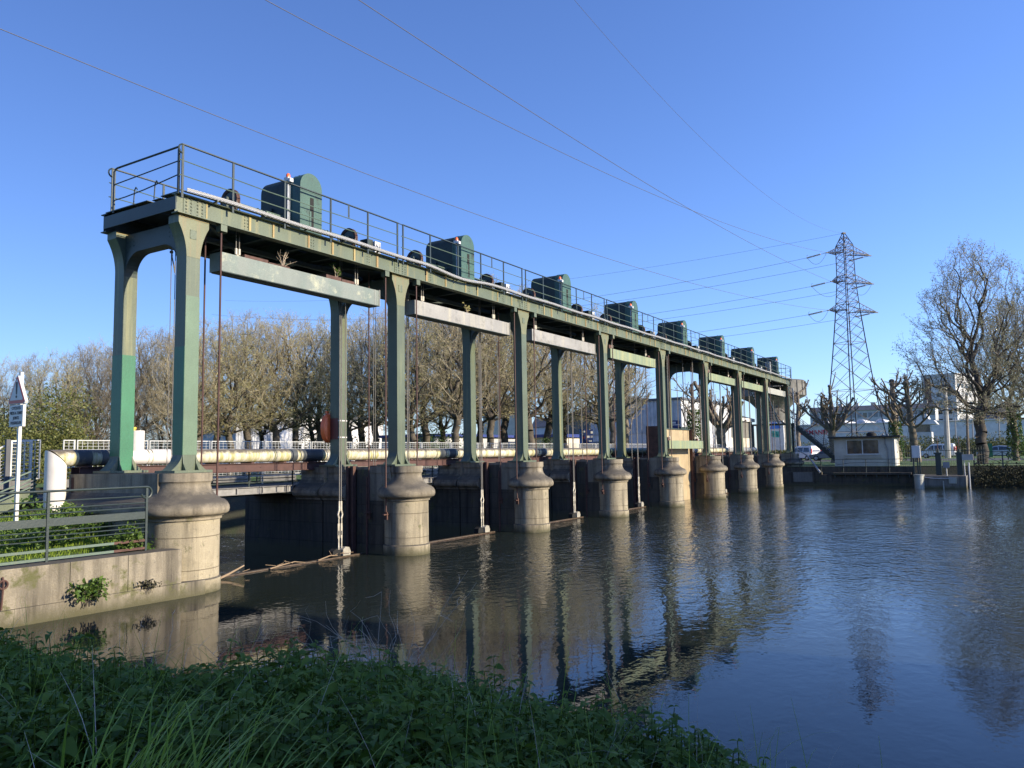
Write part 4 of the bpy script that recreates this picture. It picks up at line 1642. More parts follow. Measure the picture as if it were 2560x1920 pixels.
def grow(seed, H, env, N, trunk_h, r_base, bf=.35, ntw=4, ltw=.55, lean=0.0, wob=.12, zlo=None, low=0.0):
    """bare tree filling an envelope: points are joined one by one to the nearest limb (short paths preferred).
    env = [(height fraction, radius)], returns thick sticks, thin sticks, twig tips"""
    rng = np.random.default_rng(seed)
    ez = np.array([e[0] for e in env])*H
    er = np.array([e[1] for e in env])
    pts = []
    while len(pts) < N:
        z = rng.uniform(ez[0], ez[-1], 400)
        rmax = np.interp(z, ez, er)
        keep = rng.random(400) < (rmax/er.max())**1.3+.04
        a = rng.uniform(0, 2*PI, 400)
        lob = 1+.16*np.sin(a*3+seed)+.12*np.sin(a*5+z*.9+seed*2)+.1*np.sin(z*1.7+seed)
        rr = rmax*lob*np.sqrt(rng.uniform(.02, 1, 400))
        q = np.stack([rr*np.cos(a)+lean*z, rr*np.sin(a), z], 1)[keep]
        pts.extend(q.tolist())
    pts = np.array(pts[:N])
    nodes = [np.array([0, 0, -.2])]
    par = [-1]
    path = [0.0]
    th = trunk_h*H
    top = H*.62
    k = 9
    for i in range(1, k+1):
        z = th*i/4 if i <= 4 else th+(top-th)*(i-4)/(k-4)
        w = wob*(1 if i <= 4 else 2.2)
        nodes.append(np.array([lean*z+rng.normal()*w, rng.normal()*w, z]))
        par.append(i-1)
        path.append(path[-1]+np.linalg.norm(nodes[-1]-nodes[-2]))
    P = np.zeros((N+k+1, 3))
    P[:k+1] = nodes
    PL = np.zeros(N+k+1)
    PL[:k+1] = path
    ok = np.zeros(N+k+1, bool)
    ok[:k+1] = [n_[2] >= th*.93 for n_ in nodes]
    base = P[4]
    order = np.argsort(np.linalg.norm(pts-base, axis=1)*rng.uniform(.85, 1.15, N))
    cnt = k+1
    for i in order:
        p = pts[i]
        d = np.linalg.norm(P[:cnt]-p, axis=1)
        c = d+bf*PL[:cnt]
        # limbs like to rise: joining downwards costs more
        c = c+np.maximum(0, P[:cnt, 2]-p[2])*.8+(~ok[:cnt])*1e6
        j = int(np.argmin(c))
        P[cnt] = p
        PL[cnt] = PL[j]+d[j]
        ok[cnt] = True
        par.append(j)
        cnt += 1
    # radii from the tips down
    acc = np.zeros(cnt)
    e = 2.08
    r = np.zeros(cnt)
    for i in range(cnt-1, -1, -1):
        r[i] = (acc[i]+.011**e)**(1/e)
        if par[i] >= 0:
            acc[par[i]] += r[i]**e
    r *= r_base/r[0]
    r = np.maximum(r, .009)
    thick, thin, tips = [], [], []
    for i in range(1, cnt):
        j = par[i]
        a, b = P[j], P[i]
        r0, r1 = min(r[j], r[i]*1.5), r[i]
        L = np.linalg.norm(b-a)
        n = 1 if L < .45 else (2 if L < 1.1 else 4)
        prev = a
        pr = r0
        sag = rng.normal(size=3)*L*.06
        for s_ in range(1, n+1):
            t_ = s_/n
            q = a+(b-a)*t_+sag*4*t_*(1-t_)
            rr = r0+(r1-r0)*t_
            (thick if r1 > .035 or i <= k else thin).append((prev, q, pr, rr))
            prev, pr = q, rr
        if i > k and r1 < .05:
            d0 = (b-a)/max(L, 1e-6)
            out = b-np.array([lean*b[2], 0, H*.35])
            out /= np.linalg.norm(out)
            for _ in range(ntw):
                dd = d0*.45+out*.5+rng.normal(size=3)*.55+np.array([0, 0, .18])
                dd /= np.linalg.norm(dd)
                l_ = ltw*rng.uniform(.5, 1.25)
                f0 = rng.uniform(.35, 1)
                s0 = a+(b-a)*f0
                m_ = s0+dd*l_*.5
                dd2 = dd+rng.normal(size=3)*.3+np.array([0, 0, .15])
                dd2 /= np.linalg.norm(dd2)
                e_ = m_+dd2*l_*.5
                thin.append((s0, m_, .010, .008))
                thin.append((m_, e_, .008, .005))
                side = dd2+rng.normal(size=3)*.6
                side /= np.linalg.norm(side)
                s2 = m_+side*l_*.4
                thin.append((m_, s2, .007, .004))
                tips.extend([m_, e_, s2])
    return thick, thin, tips


def tree_thing(name, label, loc, seed, H, bark, twigm, budm, env=None, N=900, trunk_h=.28, r=.22, bud=.10, nbud=1, tw=1.0, bf=.35, ntw=4, ltw=.55,
               group=None, lean=0.0, budfrac=1.0):
    t = thing(name, label, 'tree', loc, group)
    th, tg, tips = grow(seed, H, env or [(.22, .6), (.35, 2.4), (.55, 3.4), (.75, 3.0), (.92, 1.5), (1.0, .3)], N, trunk_h, r, bf, ntw, ltw, lean)
    rng = np.random.default_rng(seed)
    L = np.array(loc)
    P0 = np.array([a[0] for a in th])+L
    P1 = np.array([a[1] for a in th])+L
    v, f = seg_mesh(P0, P1, [a[2] for a in th], [a[3] for a in th], 7)
    np_mesh('trunk', v, f, bark, t, smooth=True)
    P0 = np.array([a[0] for a in tg])+L
    P1 = np.array([a[1] for a in tg])+L
    v, f = seg_mesh(P0, P1, np.array([a[2] for a in tg])*tw, np.array([a[3] for a in tg])*tw, 3)
    np_mesh('crown', v, f, twigm, t)
    if budm is not None:
        T = np.array(tips)+L
        if budfrac < 1:
            T = T[rng.random(len(T)) < budfrac]
        T = np.repeat(T, nbud, 0)+rng.normal(size=(len(T)*nbud, 3))*bud*.6
        v, f = leaf_quads(T, bud, rng)
        np_mesh('foliage', v, f, budm, t)
    return t


# row of bare trees beyond the tail water: (column in the photo, top row in the photo, distance, kind)
ROW = [(-60, 880, 58, 3), (15, 872, 55, 1), (75, 868, 60, 3), (130, 862, 54, 0), (185, 846, 57, 3), (240, 828, 62, 1), (300, 822, 56, 3), (345, 806, 60, 2),
       (395, 800, 64, 3), (440, 792, 57, 1), (225, 850, 74, 3), (420, 815, 80, 3), (495, 778, 60, 0), (540, 790, 72, 2), (572, 786, 61, 0), (618, 764, 63, 2), (655, 774, 72, 1), (688, 758, 64, 0), (738, 770, 66, 2),
       (775, 790, 78, 1), (800, 772, 68, 0), (872, 768, 66, 0), (905, 790, 78, 2), (940, 758, 65, 2), (985, 745, 72, 1), (1030, 750, 62, 0), (1066, 735, 66, 2), (1110, 740, 74, 1),
       (1140, 700, 62, 2), (1180, 730, 88, 2), (1195, 672, 70, 1), (1228, 668, 66, 0), (1262, 712, 78, 2), (1325, 700, 68, 2), (1375, 720, 76, 0), (1420, 720, 84, 1), (1505, 742, 80, 0)]
protos = []
KIND = [('bark', 'twig', 'bud'), ('bark_dark', 'twig', 'bud_brown'), ('bark', 'twig', 'bud_brown'), ('bark_dark', 'twig_dark', 'bud_brown')]
PH = 13.0
ZG = -1.05
ROW.sort()
for i, (px, py, d, kd) in enumerate(ROW):
    loc = atz(px, d, ZG)
    top = at(px, py, d).z
    sc = (top-ZG)/PH
    tint = ['olive tinted', 'brown', 'sparse', 'dark twiggy'][kd]
    lab = '%s bare spring tree, %s from the left in the row beyond the footbridge' % (tint, ORD[i])
    if len([p for p in protos if p[1] == kd]) == 0:
        a, b_, c_ = KIND[kd]
        env = [[(.27, 1.4), (.38, 3.2), (.54, 4.0), (.72, 3.6), (.88, 2.3), (1.0, .5)], [(.24, 1.0), (.36, 2.8), (.55, 3.4), (.75, 2.9), (.92, 1.5), (1.0, .3)],
               [(.30, 1.6), (.4, 3.4), (.58, 4.2), (.76, 3.6), (.91, 2.2), (1.0, .6)], [(.05, 1.6), (.2, 2.8), (.5, 3.2), (.75, 2.6), (.92, 1.5), (1.0, .3)]][kd]
        t = tree_thing('bare_tree', lab, (0, 0, 0), 11+kd*5, PH, M[a], M[b_], M[c_], env, [520, 560, 460, 740][kd],
                       [.26, .24, .28, .14][kd], [.25, .20, .27, .15][kd], bud=[.075, .06, .065, .055][kd], nbud=2, tw=[.8, .8, .8, .85][kd], bf=[.52, .58, .50, .58][kd], ntw=5, ltw=.75, group='bare trees beyond the footbridge', budfrac=[1, .8, .8, .6][kd])
        # measure the real height so that copies reach their tops
        zz = max(max(v.co.z for v in ch.data.vertices) for ch in kids(t))
        protos.append((t, kd, zz))
        t.location = loc
        t.rotation_euler = (0, 0, i*1.7)
        t.scale = ((top-ZG)/zz,)*3
    else:
        t, _, zz = [p for p in protos if p[1] == kd][0]
        s = (top-ZG)/zz
        copy_tree(t, loc, lab, i*1.7+.3, (s*random.uniform(.9, 1.2), s*random.uniform(.9, 1.2), s))


def pollard(loc, label, seed, H, r, limbs, vase=False, group='pollarded plane trees'):
    """cut back plane tree: trunk, upcurving knuckled limbs, short cut stubs"""
    rng = random.Random(seed)
    t = thing('pollard_tree', label, 'tree', loc, group)
    L = Vector(loc)
    b = MB()
    l = MB()
    tw = []
    knots = []

    def knob(p, q, rr):
        d = (p-q).normalized()
        l.tube([p-d*rr*.9, p-d*rr*.3, p+d*rr*.5, p+d*rr*1.0], [rr*.9, rr*1.45, rr*1.4, rr*.7], 8)

    def limb(p, d, ln, rr, lv, rise=.10):
        n = 7
        q = p.copy()
        P = [q.copy()]
        R = [rr*1.25]
        for i in range(n):
            d = (d+Vector((rng.gauss(0, .13), rng.gauss(0, .13), rng.gauss(rise, .07)))).normalized()
            q = q+d*(ln/n)
            P.append(q.copy())
            R.append(max(rr*(1-.40*(i+1)/n)*rng.uniform(.93, 1.08), .028))
        l.tube(P, R, 8)
        knob(P[-1], P[-2], R[-1])
        knots.append(P[-1])
        if lv < 2:
            for j in range((4 if lv == 0 else 1)):
                i = rng.randint(2, n-1)
                ax = (P[i+1]-P[i-1]).normalized()
                sd = Matrix.Rotation(rng.random()*6.28, 3, ax) @ ax.orthogonal().normalized()
                nd_ = (ax*.8+sd*rng.uniform(.5, .95)+Vector((0, 0, .2))).normalized()
                limb(P[i], nd_, ln*rng.uniform(.25, .5), R[i]*rng.uniform(.5, .65), lv+1, .06)
        for j in range(2):
            i = rng.randint(2, n)
            e = P[i]+Vector((rng.gauss(0, .35), rng.gauss(0, .35), rng.uniform(-.15, .45)))
            tw.append((P[i], e, .022))
    lean = Vector((rng.uniform(-.04, .04), rng.uniform(-.07, .07), 1)).normalized()
    th = H*(.40 if vase else .80)
    n = 12
    pts = [L+lean*(th*i/n)+Vector((rng.gauss(0, .035), rng.gauss(0, .035), -.2 if i == 0 else 0)) for i in range(n+1)]
    if vase:
        rad = [r*(1.35 if i == 0 else 1.1 if i == 1 else 1.0-.06*i/n+(.14*(i/n)**4)) for i in range(n+1)]
    else:
        rad = [r*(1.35 if i == 0 else 1.1 if i == 1 else 1.0-.52*i/n) for i in range(n+1)]
    b.tube(pts, rad, 12)
    if vase:
        for j in range(limbs):
            a = 2*PI*j/limbs+rng.uniform(-.3, .3)
            el = rng.uniform(.35, .95)
            limb(pts[rng.choice((9, 10, 11, 12))], Vector((math.cos(a)*math.cos(el), math.sin(a)*math.cos(el), math.sin(el))), H*rng.uniform(.36, .54), r*rng.uniform(.34, .5), 0)
        limb(pts[-1], Vector((.1, .1, 1)).normalized(), H*.56, r*.6, 0, .02)
    else:
        knob(pts[-1], pts[-2], rad[-1])
        knots.append(pts[-1])
        for j in range(limbs):
            i = 4+int(8*j/limbs+rng.random())
            i = min(i, n)
            a = j*2.4+rng.uniform(-.4, .4)
            el = rng.uniform(.05, .7)
            limb(pts[i], Vector((math.cos(a)*math.cos(el), math.sin(a)*math.cos(el), math.sin(el))), H*rng.uniform(.22, .42)*(1.15-.5*i/n), r*rng.uniform(.22, .34), 0, .13)
    b.build('trunk', M['bark_grey'], t, 60)
    l.build('crown', M['bark_grey'], t, 60)
    v, f = seg_mesh([tuple(a[0]) for a in tw], [tuple(a[1]) for a in tw], [a[2] for a in tw], [.006]*len(tw), 4)
    np_mesh('twigs', v, f, M['twig_dark'], t)
    zm = max(c_.z for c_ in knots)-L.z
    t.scale = (H/zm, H/zm, H/zm)
    return t


def ivy(parent, loc, h, r, seed, n=1500, size=.11):
    rng = np.random.default_rng(seed)
    z = rng.random(n)**.8*h
    a = rng.uniform(0, 2*PI, n)
    rr = r*(1.15+.35*rng.random(n))*(1-.3*z/h)
    c = np.stack([loc[0]+rr*np.cos(a), loc[1]+rr*np.sin(a), loc[2]+z], 1)
    v, f = leaf_quads(c, size, rng, 0, .8)
    np_mesh('ivy', v, f, M['ivy'], parent)


def top_h(px, py, d):
    return at(px, py, d).z-ZG


POL = [(1565, 895, 82, .30, 9, 'pollarded plane tree with pale trunk behind the fourth bay'),
       (1738, 930, 92, .30, 11, 'ivy clad pollarded tree rising straight in the bay of the raised gate'),
       (1805, 950, 80, .42, 8, 'thick leaning pollarded tree seen through the sixth bay'),
       (1996, 945, 100, .36, 11, 'pale trunked pollard beyond the far stairs, left of the pylon'),
       (2088, 925, 76, .38, 10, 'dark pollarded tree standing right behind the control hut'),
       (2243, 906, 80, .38, 14, 'pollard with one tall central stump and ivy foot right of the hut'),
       (2290, 928, 74, .34, 14, 'pollarded tree with wide low limbs left of the white van')]
for i, (px, py, d, r, n, lab) in enumerate(POL):
    loc = atz(px, d, ZG)
    h = top_h(px, py, d)
    t = pollard(loc, lab, 41+i*3, h*.98, r, n, i in (2, 4))
    if i == 1:
        ivy(t, loc, 5.6, .62, 5, 2600, .16)
    if i == 5:
        ivy(t, loc, 3.9, .55, 6, 1500, .14)
# half pruned plane with fine twigs, left of the raised gate
loc = atz(1532, 74, ZG)
t = tree_thing('plane_tree', 'twiggy plane tree with mossy pale trunk behind the fourth bay', loc, 77, top_h(1532, 830, 74), M['bark_grey'], M['twig'], M['bud'],
               [(.3, .8), (.42, 3.2), (.6, 4.2), (.8, 3.6), (.95, 2.0), (1.0, .6)], 330, .35, .30, .07, 1, .9, .6, 4, .9, budfrac=.7)

# two large trees on the right
loc = atz(2458, 60.5, ZG-.1)
BIGENV = [(.20, 2.0), (.27, 4.4), (.40, 5.2), (.55, 5.0), (.70, 4.4), (.84, 3.3), (.94, 1.8), (1.0, .4)]
t = tree_thing('tall_tree', 'big spreading tree with small grey green leaves on the right bank', loc, 5, 17.6, M['bark_dark'], M['twig_dark'], M['bud_green'],
               BIGENV, 1150, .235, .40, .105, 2, .75, .55, 4, .85, lean=.07, budfrac=1)
loc = atz(2542, 72, ZG)
t = tree_thing('tall_tree', 'tree with ivy clad trunk at the right edge of the picture', loc, 23, 14.5, M['bark_grey'], M['twig_dark'], M['bud_green'],
               [(.25, 1.0), (.35, 3.6), (.55, 4.4), (.75, 3.8), (.92, 2.0), (1.0, .4)], 800, .26, .30, .10, 2, .8, .55, 4, .85, budfrac=1)
ivy(t, loc, 5.0, .5, 8, 2200, .14)
loc = atz(2640, 63, ZG)
t = tree_thing('tall_tree', 'half seen tree reaching into the right edge of the picture', loc, 31, 16.0, M['bark_dark'], M['twig_dark'], M['bud_green'],
               [(.22, 1.0), (.32, 4.0), (.55, 5.0), (.75, 4.2), (.92, 2.2), (1.0, .4)], 900, .25, .34, .10, 2, .8, .55, 4, .85, budfrac=1)


# bushes
def bush(name, label, loc, size, n, leaf, mt, seed, cat='bush', group=None, lumps=14, parent=None):
    rng = np.random.default_rng(seed)
    cs = rng.normal(size=(lumps, 3))*np.array([.36, .36, .26])
    cs[:, 2] = np.abs(cs[:, 2])+.18
    rs = rng.uniform(.22, .42, lumps)
    k = rng.integers(0, lumps, n)
    d = rng.normal(size=(n, 3))
    d /= np.linalg.norm(d, axis=1, keepdims=True)
    p = cs[k]+d*(rs[k]*rng.uniform(.55, 1.08, n))[:, None]
    p[:, 2] = np.maximum(p[:, 2], .01)
    p = p*np.array(size)+np.array(loc)
    v, f = leaf_quads(p, leaf, rng)
    t = thing(name, label, cat, loc, group)
    np_mesh('foliage', v, f, mt, t)
    st = MB()
    r2 = random.Random(seed)
    for j in range(7):
        q = Vector(cs[j % lumps])*.9
        q = Vector((q.x*size[0], q.y*size[1], q.z*size[2]))+Vector(loc)
        st.tube([Vector(loc)+Vector((r2.uniform(-.1, .1), r2.uniform(-.1, .1), -.1)), (Vector(loc)+q)/2+Vector((0, 0, .1)), q], [.03*size[2]/2, .02*size[2]/2, .008], 5)
    st.build('stems', M['bark_dark'], t)
    return t


BUSH = [(10, 52, (7, 5, 7.5), 'evergreen', 'tall yellow green evergreen shrub behind the warning sign'),
        (75, 50, (6, 4, 5.6), 'evergreen', 'lower evergreen shrub just right of the warning sign'),
        (135, 53, (6, 4, 3.6), 'hedge', 'dark low shrub behind the mesh fence left of the first column'),
        (835, 74, (5, 4, 4.5), 'hedge', 'dark leafy shrub beside the orange lifebuoy box'),
        (1075, 66, (4, 3, 4.2), 'ivy', 'dark ivy mass at a tree foot in the second bay'),
        (1340, 72, (3.2, 3, 3.0), 'ivy', 'pointed ivy bush behind the third bay')]
for i, (px, d, sz, mt, lab) in enumerate(BUSH):
    bush('shrub', lab, atz(px, d, ZG-.1), sz, 15000 if i < 2 else 7000, .17, M[mt], 100+i, 'shrub', 'shrubs among the bare trees')

HED = [(1700, 118, (9, 5, 1.5), 'low hedge seen through the bay of the raised gate'), (1960, 116, (6, 10, 1.8), 'hedge behind the far stairs of the gantry'),
       (2075, 122, (6, 9, 2.2), 'pale hedge at the foot of the pylon'), (2160, 124, (7, 9, 3.1), 'tallest yellowish bush behind the hut roof'),
       (2290, 116, (6, 13, 2.9), 'bushy hedge behind the pollard left of the white van'), (2380, 118, (6, 13, 2.7), 'rounded green hedge above the white van'),
       (2440, 121, (6, 10, 2.2), 'reddish brown hedge behind the big tree'), (2530, 112, (6, 11, 3.4), 'hedge behind the silver car at the right'),
       (1880, 112, (5, 6, 1.6), 'scrub beneath the graffiti wall')]
for i, (px, d, sz, lab) in enumerate(HED):
    bush('hedge', lab, atz(px, d, ZG-.1), sz, 6500, .26, M['hedge'] if i not in (6,) else M['bramble'], 200+i, 'hedge', 'hedges along the road')


# ------------------------------------------------------------------ far bank: hut, walls, railings
FU = 53.3
fw = thing('quay_wall', 'dark stone and concrete wall of the far bank below the control hut', 'quay wall', (FU, -5, -4.8))
MB().box(FU, FU+.9, -9.0, -2.6, -4.8, -1.66).build('lower_wall', M['granite_shaded'], fw)
MB().box(FU, FU+.9, -2.6, .9, -4.8, -1.45).build('lower_wall', M['granite_shaded'], fw)
MB().box(FU-.25, FU+1.4, -8.75, -3.4, -1.655, -1.50).build('ledge', M['granite_shaded'], fw)
MB().box(FU+.62, FU+.70, -8.9, 60, -4.8, GRASS-.004).build('upper_wall', M['granite_shaded'], fw)
b = MB()
for i in range(8):
    v = -8.6+i*.72
    b.box(FU-.2, FU-.02, v-.03, v+.03, -1.86, -1.656)
b.build('ledge_bracket', M['deck'], fw)
MB().box(FU-.03, FU+.0, -1.9, -.5, -2.2, -1.46).build('patch', M['concrete'], fw)

cbk = thing('concrete_inlet', 'low concrete intake block with a round pale post at the far bank', 'intake', (50.5, -10.9, -4.8))
MB().box(49.4, 53.2, -12.30, -9.4, -4.8, -1.64).build('block', M['concrete'], cbk)
MB().lathe((49.35, -9.55), [(.30, -4.8), (.30, -1.60)], 20).lathe((49.35, -9.55), [(.34, -1.6), (.34, -1.53)], 20).lathe((49.35, -9.55), [(.315, -1.92), (.315, -1.88)], 20).build('round_post', M['beam_pale'], cbk, 40)
MB().tube([(49.3, -9.8, -1.70), (49.3, -10.4, -1.79), (49.3, -11.2, -1.80), (49.3, -11.5, -1.76)], .03, 6).build('hose', M['galv'], cbk)
MB().box(49.3, 49.395, -11.75, -11.3, -2.12, -1.72).build('patch_plate', M['beam_pale'], cbk)
MB().box(49.32, 49.395, -11.02, -10.94, -2.7, -1.95).build('slot', M['beam_pale'], cbk)

hut = thing('control_hut', 'cream rendered control hut with wide window and flat roof on the far bank', 'hut', (56, -5.5, -1.5))
HU, HV0, HV1, HZ0, HZ1 = 54.5, -7.55, -3.38, -1.5, 1.10
# walls with a real window opening in the front
b = MB()
WV0, WV1, WZ0, WZ1 = -6.55, -4.25, -.16, .96
b.box(HU, HU+.2, HV0, WV0, HZ0, HZ1).box(HU, HU+.2, WV1, HV1, HZ0, HZ1).box(HU, HU+.2, WV0, WV1, HZ0, WZ0).box(HU, HU+.2, WV0, WV1, WZ1, HZ1)
b.box(HU+.2, HU+3.3, HV1-.2, HV1, HZ0, HZ1).box(HU+3.1, HU+3.3, HV0, HV1-.2, HZ0, HZ1).box(HU+.2, HU+3.1, HV0, HV0+.2, HZ0, HZ1)
b.box(HU+.2, HU+3.1, HV0+.2, HV1-.2, HZ0, HZ0+.1)
b.build('wall', M['hutwall'], hut)
r = MB().box(HU-.45, HU+3.7, HV0-.5, HV1+.35, HZ1+.002, HZ1+.11).box(HU-.47, HU+3.72, HV0-.52, HV1+.37, HZ1+.03, HZ1+.09).build('roof', M['roofdark'], hut)
MB().lathe((HU+.9, -5.95), [(.36, HZ1+.11), (.36, HZ1+.25), (.30, HZ1+.36), (.18, HZ1+.42)], 14).build('roof_vent', M['black'], r, 50)
b = MB()
for v in (-6.75, -7.05):
    b.lathe((HU+1.0, v), [(.09, HZ1+.11), (.10, HZ1+.2), (.05, HZ1+.28)], 10)
b.build('roof_cap', M['grey'], r, 50)
b = MB()
fz, e = .05, HU+.03
for v0, v1, z0, z1 in ((WV0, WV0+fz, WZ0, WZ1), (WV1-fz, WV1, WZ0, WZ1), (WV0+fz, WV1-fz, WZ0, WZ0+fz), (WV0+fz, WV1-fz, WZ1-fz, WZ1), (-5.42, -5.35, WZ0+fz, WZ1-fz)):
    b.box(e, e+.08, v0, v1, z0, z1)
wd = b.build('window', M['white'], hut)
MB().box(e+.03, e+.04, WV0+fz, -5.42, WZ0+fz, WZ1-fz).box(e+.03, e+.04, -5.35, WV1-fz, WZ0+fz, WZ1-fz).build('pane', M['glass'], wd)
MB().box(HU-.09, HU+.01, WV0-.12, WV1+.12, WZ0-.09, WZ0-.015).box(HU-.09, HU+.01, WV0-.2, WV1+.2, WZ0-.26, WZ0-.2).build('sill', M['hutwall'], wd)
b = MB()
for i in range(4):      # barred rear window seen through the panes, pale papers and desk
    b.box(HU+.16, HU+.18, -5.58-i*.15, -5.55-i*.15, .25, .9)
for z in (.25, .48, .7, .88):
    b.box(HU+.16, HU+.18, -6.05, -5.5, z-.012, z+.012)
b.build('window_bars', M['galv'], wd)
MB().box(HU+.5, HU+2.0, HV0-.012, HV0+.001, HZ0+.15, HZ1-.15).build('door', M['white'], hut)
MB().box(HU+1.8, HU+1.9, HV0-.03, HV0-.013, -.1, .05).build('handle', M['rust'], hut)
MB().tube([(HU-.06, HV0+.55, HZ1), (HU-.06, HV0+.55, .6), (HU-.06, HV0+.4, .2), (HU-.06, HV0+.4, HZ0)], .03, 6).build('drain_pipe', M['grey'], hut)
MB().box(HU-.05, HU+.04, HV0-.06, HV0+.12, HZ0, HZ1).build('corner_pier', M['hutwall'], hut)


def rail_thing(name, label, pts, h, rows, post, mt, cat='railing', r=.022, group=None):
    t = thing(name, label, cat, pts[0], group)
    b = MB()
    q = MB()
    for p, p2 in zip(pts, pts[1:]):
        p, p2 = Vector(p), Vector(p2)
        n = max(1, round((p2-p).length/post))
        for i in range(n+1):
            x = p.lerp(p2, i/n)
            b.tube([x, x+Vector((0, 0, h))], r, 6)
        for z in rows:
            q.tube([p+Vector((0, 0, z)), p2+Vector((0, 0, z))], r*.85, 6)
    b.build('posts', mt, t)
    q.build('rails', mt, t)
    return t


hr = rail_thing('hut_railing', 'thin dark railing with a bent middle wire before the control hut', [(FU-.1, -2.6, -1.49), (FU-.1, -8.9, -1.49)], .98, (.97, .42), 1.55, M['rail'])
MB().tube([(FU-.1, -3.7, -.92), (FU-.1, -4.6, -.78), (FU-.1, -6.4, -.74), (FU-.1, -8.2, -.86)], .016, 5).build('bent_wire', M['rail'], hr)
rail_thing('bank_railing', 'dark railing on the far bank left of the control hut', [(FU+.3, .6, -1.40), (FU+.3, -2.5, -1.40)], .95, (.94, .5), 1.5, M['rail'])
# iron fence between hut and concrete block
t = thing('iron_fence', 'dark upright iron bar fence between the control hut and the intake', 'fence', (55.5, -9.5, -1.6))
b = MB()
for i in range(34):
    v = -8.0-i*.16
    b.tube([(55.6, v, -1.6), (55.6, v, .22 if i % 4 else .32)], .013, 4)
b.build('bars', M['rail'], t)
MB().box(55.58, 55.62, -13.4, -7.9, .02, .06).box(55.58, 55.62, -13.4, -7.9, -1.3, -1.26).build('rails', M['rail'], t)
# park fence with crosses on the right
t = thing('park_fence', 'low dark fence with diagonal crosses along the right bank edge', 'fence', (53.0, -15, GRASS), )
b = MB()
for i in range(9):
    v = -12.7-i*1.7
    b.box(52.96, 53.04, v-.04, v+.04, -1.15, -.05)
    for z in (-.08, -.9):
        b.box(52.98, 53.02, v-1.7, v, z-.02, z+.02)
    b.bar((53, v, -.88), (53, v-1.7, -.12), .03, .03).bar((53.03, v, -.12), (53.03, v-1.7, -.88), .03, .03)
b.build('lattice', M['rail'], t)
# penstock posts and cabinets
for i, (v, lab) in enumerate(((-10.62, 'dark square lifting post with spindle on the intake, left one'), (-11.9, 'dark square lifting post with spindle on the intake, right one'))):
    t = thing('lifting_post', lab, 'sluice post', (51.5, v, -1.6), 'lifting posts on the intake')
    MB().box(51.32, 51.68, v-.17, v+.17, -1.63, -.2).build('body', M['rail'], t)
    MB().box(51.26, 51.74, v-.24, v+.24, -.2, -.08).tube([(51.5, v, -.1), (51.5, v, .15)], .09, 8).build('head', M['rail'], t)
    MB().tube([(51.5, v, .1), (51.5, v, 1.0)], .025, 6).build('spindle', M['rust'], t)
t = thing('electric_cabinet', 'white electric cabinet on a dark stand beside the round post', 'cabinet', (50.6, -9.35, -1.6), 'cabinets on the far bank')
MB().box(50.4, 50.7, -9.62, -9.10, -.42, .42).build('case', M['white'], t)
MB().box(50.385, 50.399, -9.58, -9.14, -.38, .38).build('door', M['white'], t)
b = MB()
for v in (-9.55, -9.42, -9.17):
    b.box(50.5, 50.58, v-.04, v+.04, -1.62, -.42)
b.box(50.4, 50.7, -9.6, -9.1, -1.63, -1.5)
b.build('stand', M['bluelight' if False else 'rail'], t)
t = thing('electric_cabinet', 'small grey box on a thin post above the intake', 'cabinet', (50.3, -11.05, -1.6), 'cabinets on the far bank')
MB().box(50.2, 50.4, -11.35, -10.95, -1.1, -.72).build('case', M['grey'], t)
MB().tube([(50.3, -11.15, -1.64), (50.3, -11.15, -1.1)], .04, 6).build('post', M['galv'], t)
t = thing('electric_cabinet', 'wide grey box on a post at the right end of the intake', 'cabinet', (50.6, -12.15, -1.6), 'cabinets on the far bank')
MB().box(50.45, 50.75, -12.75, -12.1, -.6, -.22).build('case', M['concrete_pole'], t)
MB().tube([(50.6, -12.2, -1.64), (50.6, -12.2, -.22)], .035, 6).build('post', M['galv'], t)
MB().tube([(49.36, -12.5, -2.9), (49.36, -12.5, -.75)], .05, 8).build('pale_water_gauge_post', M['galv'], None, 40, label='pale round pole standing in the water at the right end of the intake', category='pole')

# stairs at the far end of the gantry
t = thing('gantry_stairs', 'grey steel stairs with landing leading down from the far end of the gantry', 'stairs', (60, 1, -1))
b = MB()
b.bar((57.0, .25, 2.42), (57.0, -3.2, -.75), .05, .30).bar((58.1, .25, 2.42), (58.1, -3.2, -.75), .05, .30)
for i in range(14):
    f_ = (i+.5)/14
    b.box(57.03, 58.07, .25-3.45*f_-.12, .25-3.45*f_+.12, 2.42-3.17*f_-.02, 2.42-3.17*f_+.02)
b.build('lower_flight', M['rail'], t)
b = MB()
for z in (1.0, .82, .64, .46, .28):
    b.tube([(57.0, .2, 2.42+z), (57.0, -3.2, -.70+z)], .018, 5)
for i in range(5):
    f_ = i/4
    b.box(56.98, 57.02, .2-3.4*f_-.03, .2-3.4*f_+.03, 2.42-3.12*f_, 2.42-3.12*f_+1.0)
b.build('handrail', M['grey'], t)
b = MB().box(56.6, 58.6, .25, 3.6, 2.36, 2.46)
for x, y in ((56.8, .5), (58.4, .5), (56.8, 3.4), (58.4, 3.4)):
    b.box(x-.08, x+.08, y-.08, y+.08, -1.2, 2.36)
b.build('landing', M['rail'], t)
b = MB()
for y in (2.3, 3.5):
    b.bar((56.4, y, 5.85), (61.5, y, 2.45), .05, .24)
for i in range(15):
    f_ = (i+.5)/15
    x, z = 56.4+5.1*f_, 5.85-3.4*f_
    b.box(x-.14, x+.14, 2.32, 3.48, z-.02, z+.02)
b.build('upper_flight', M['deck'], t)
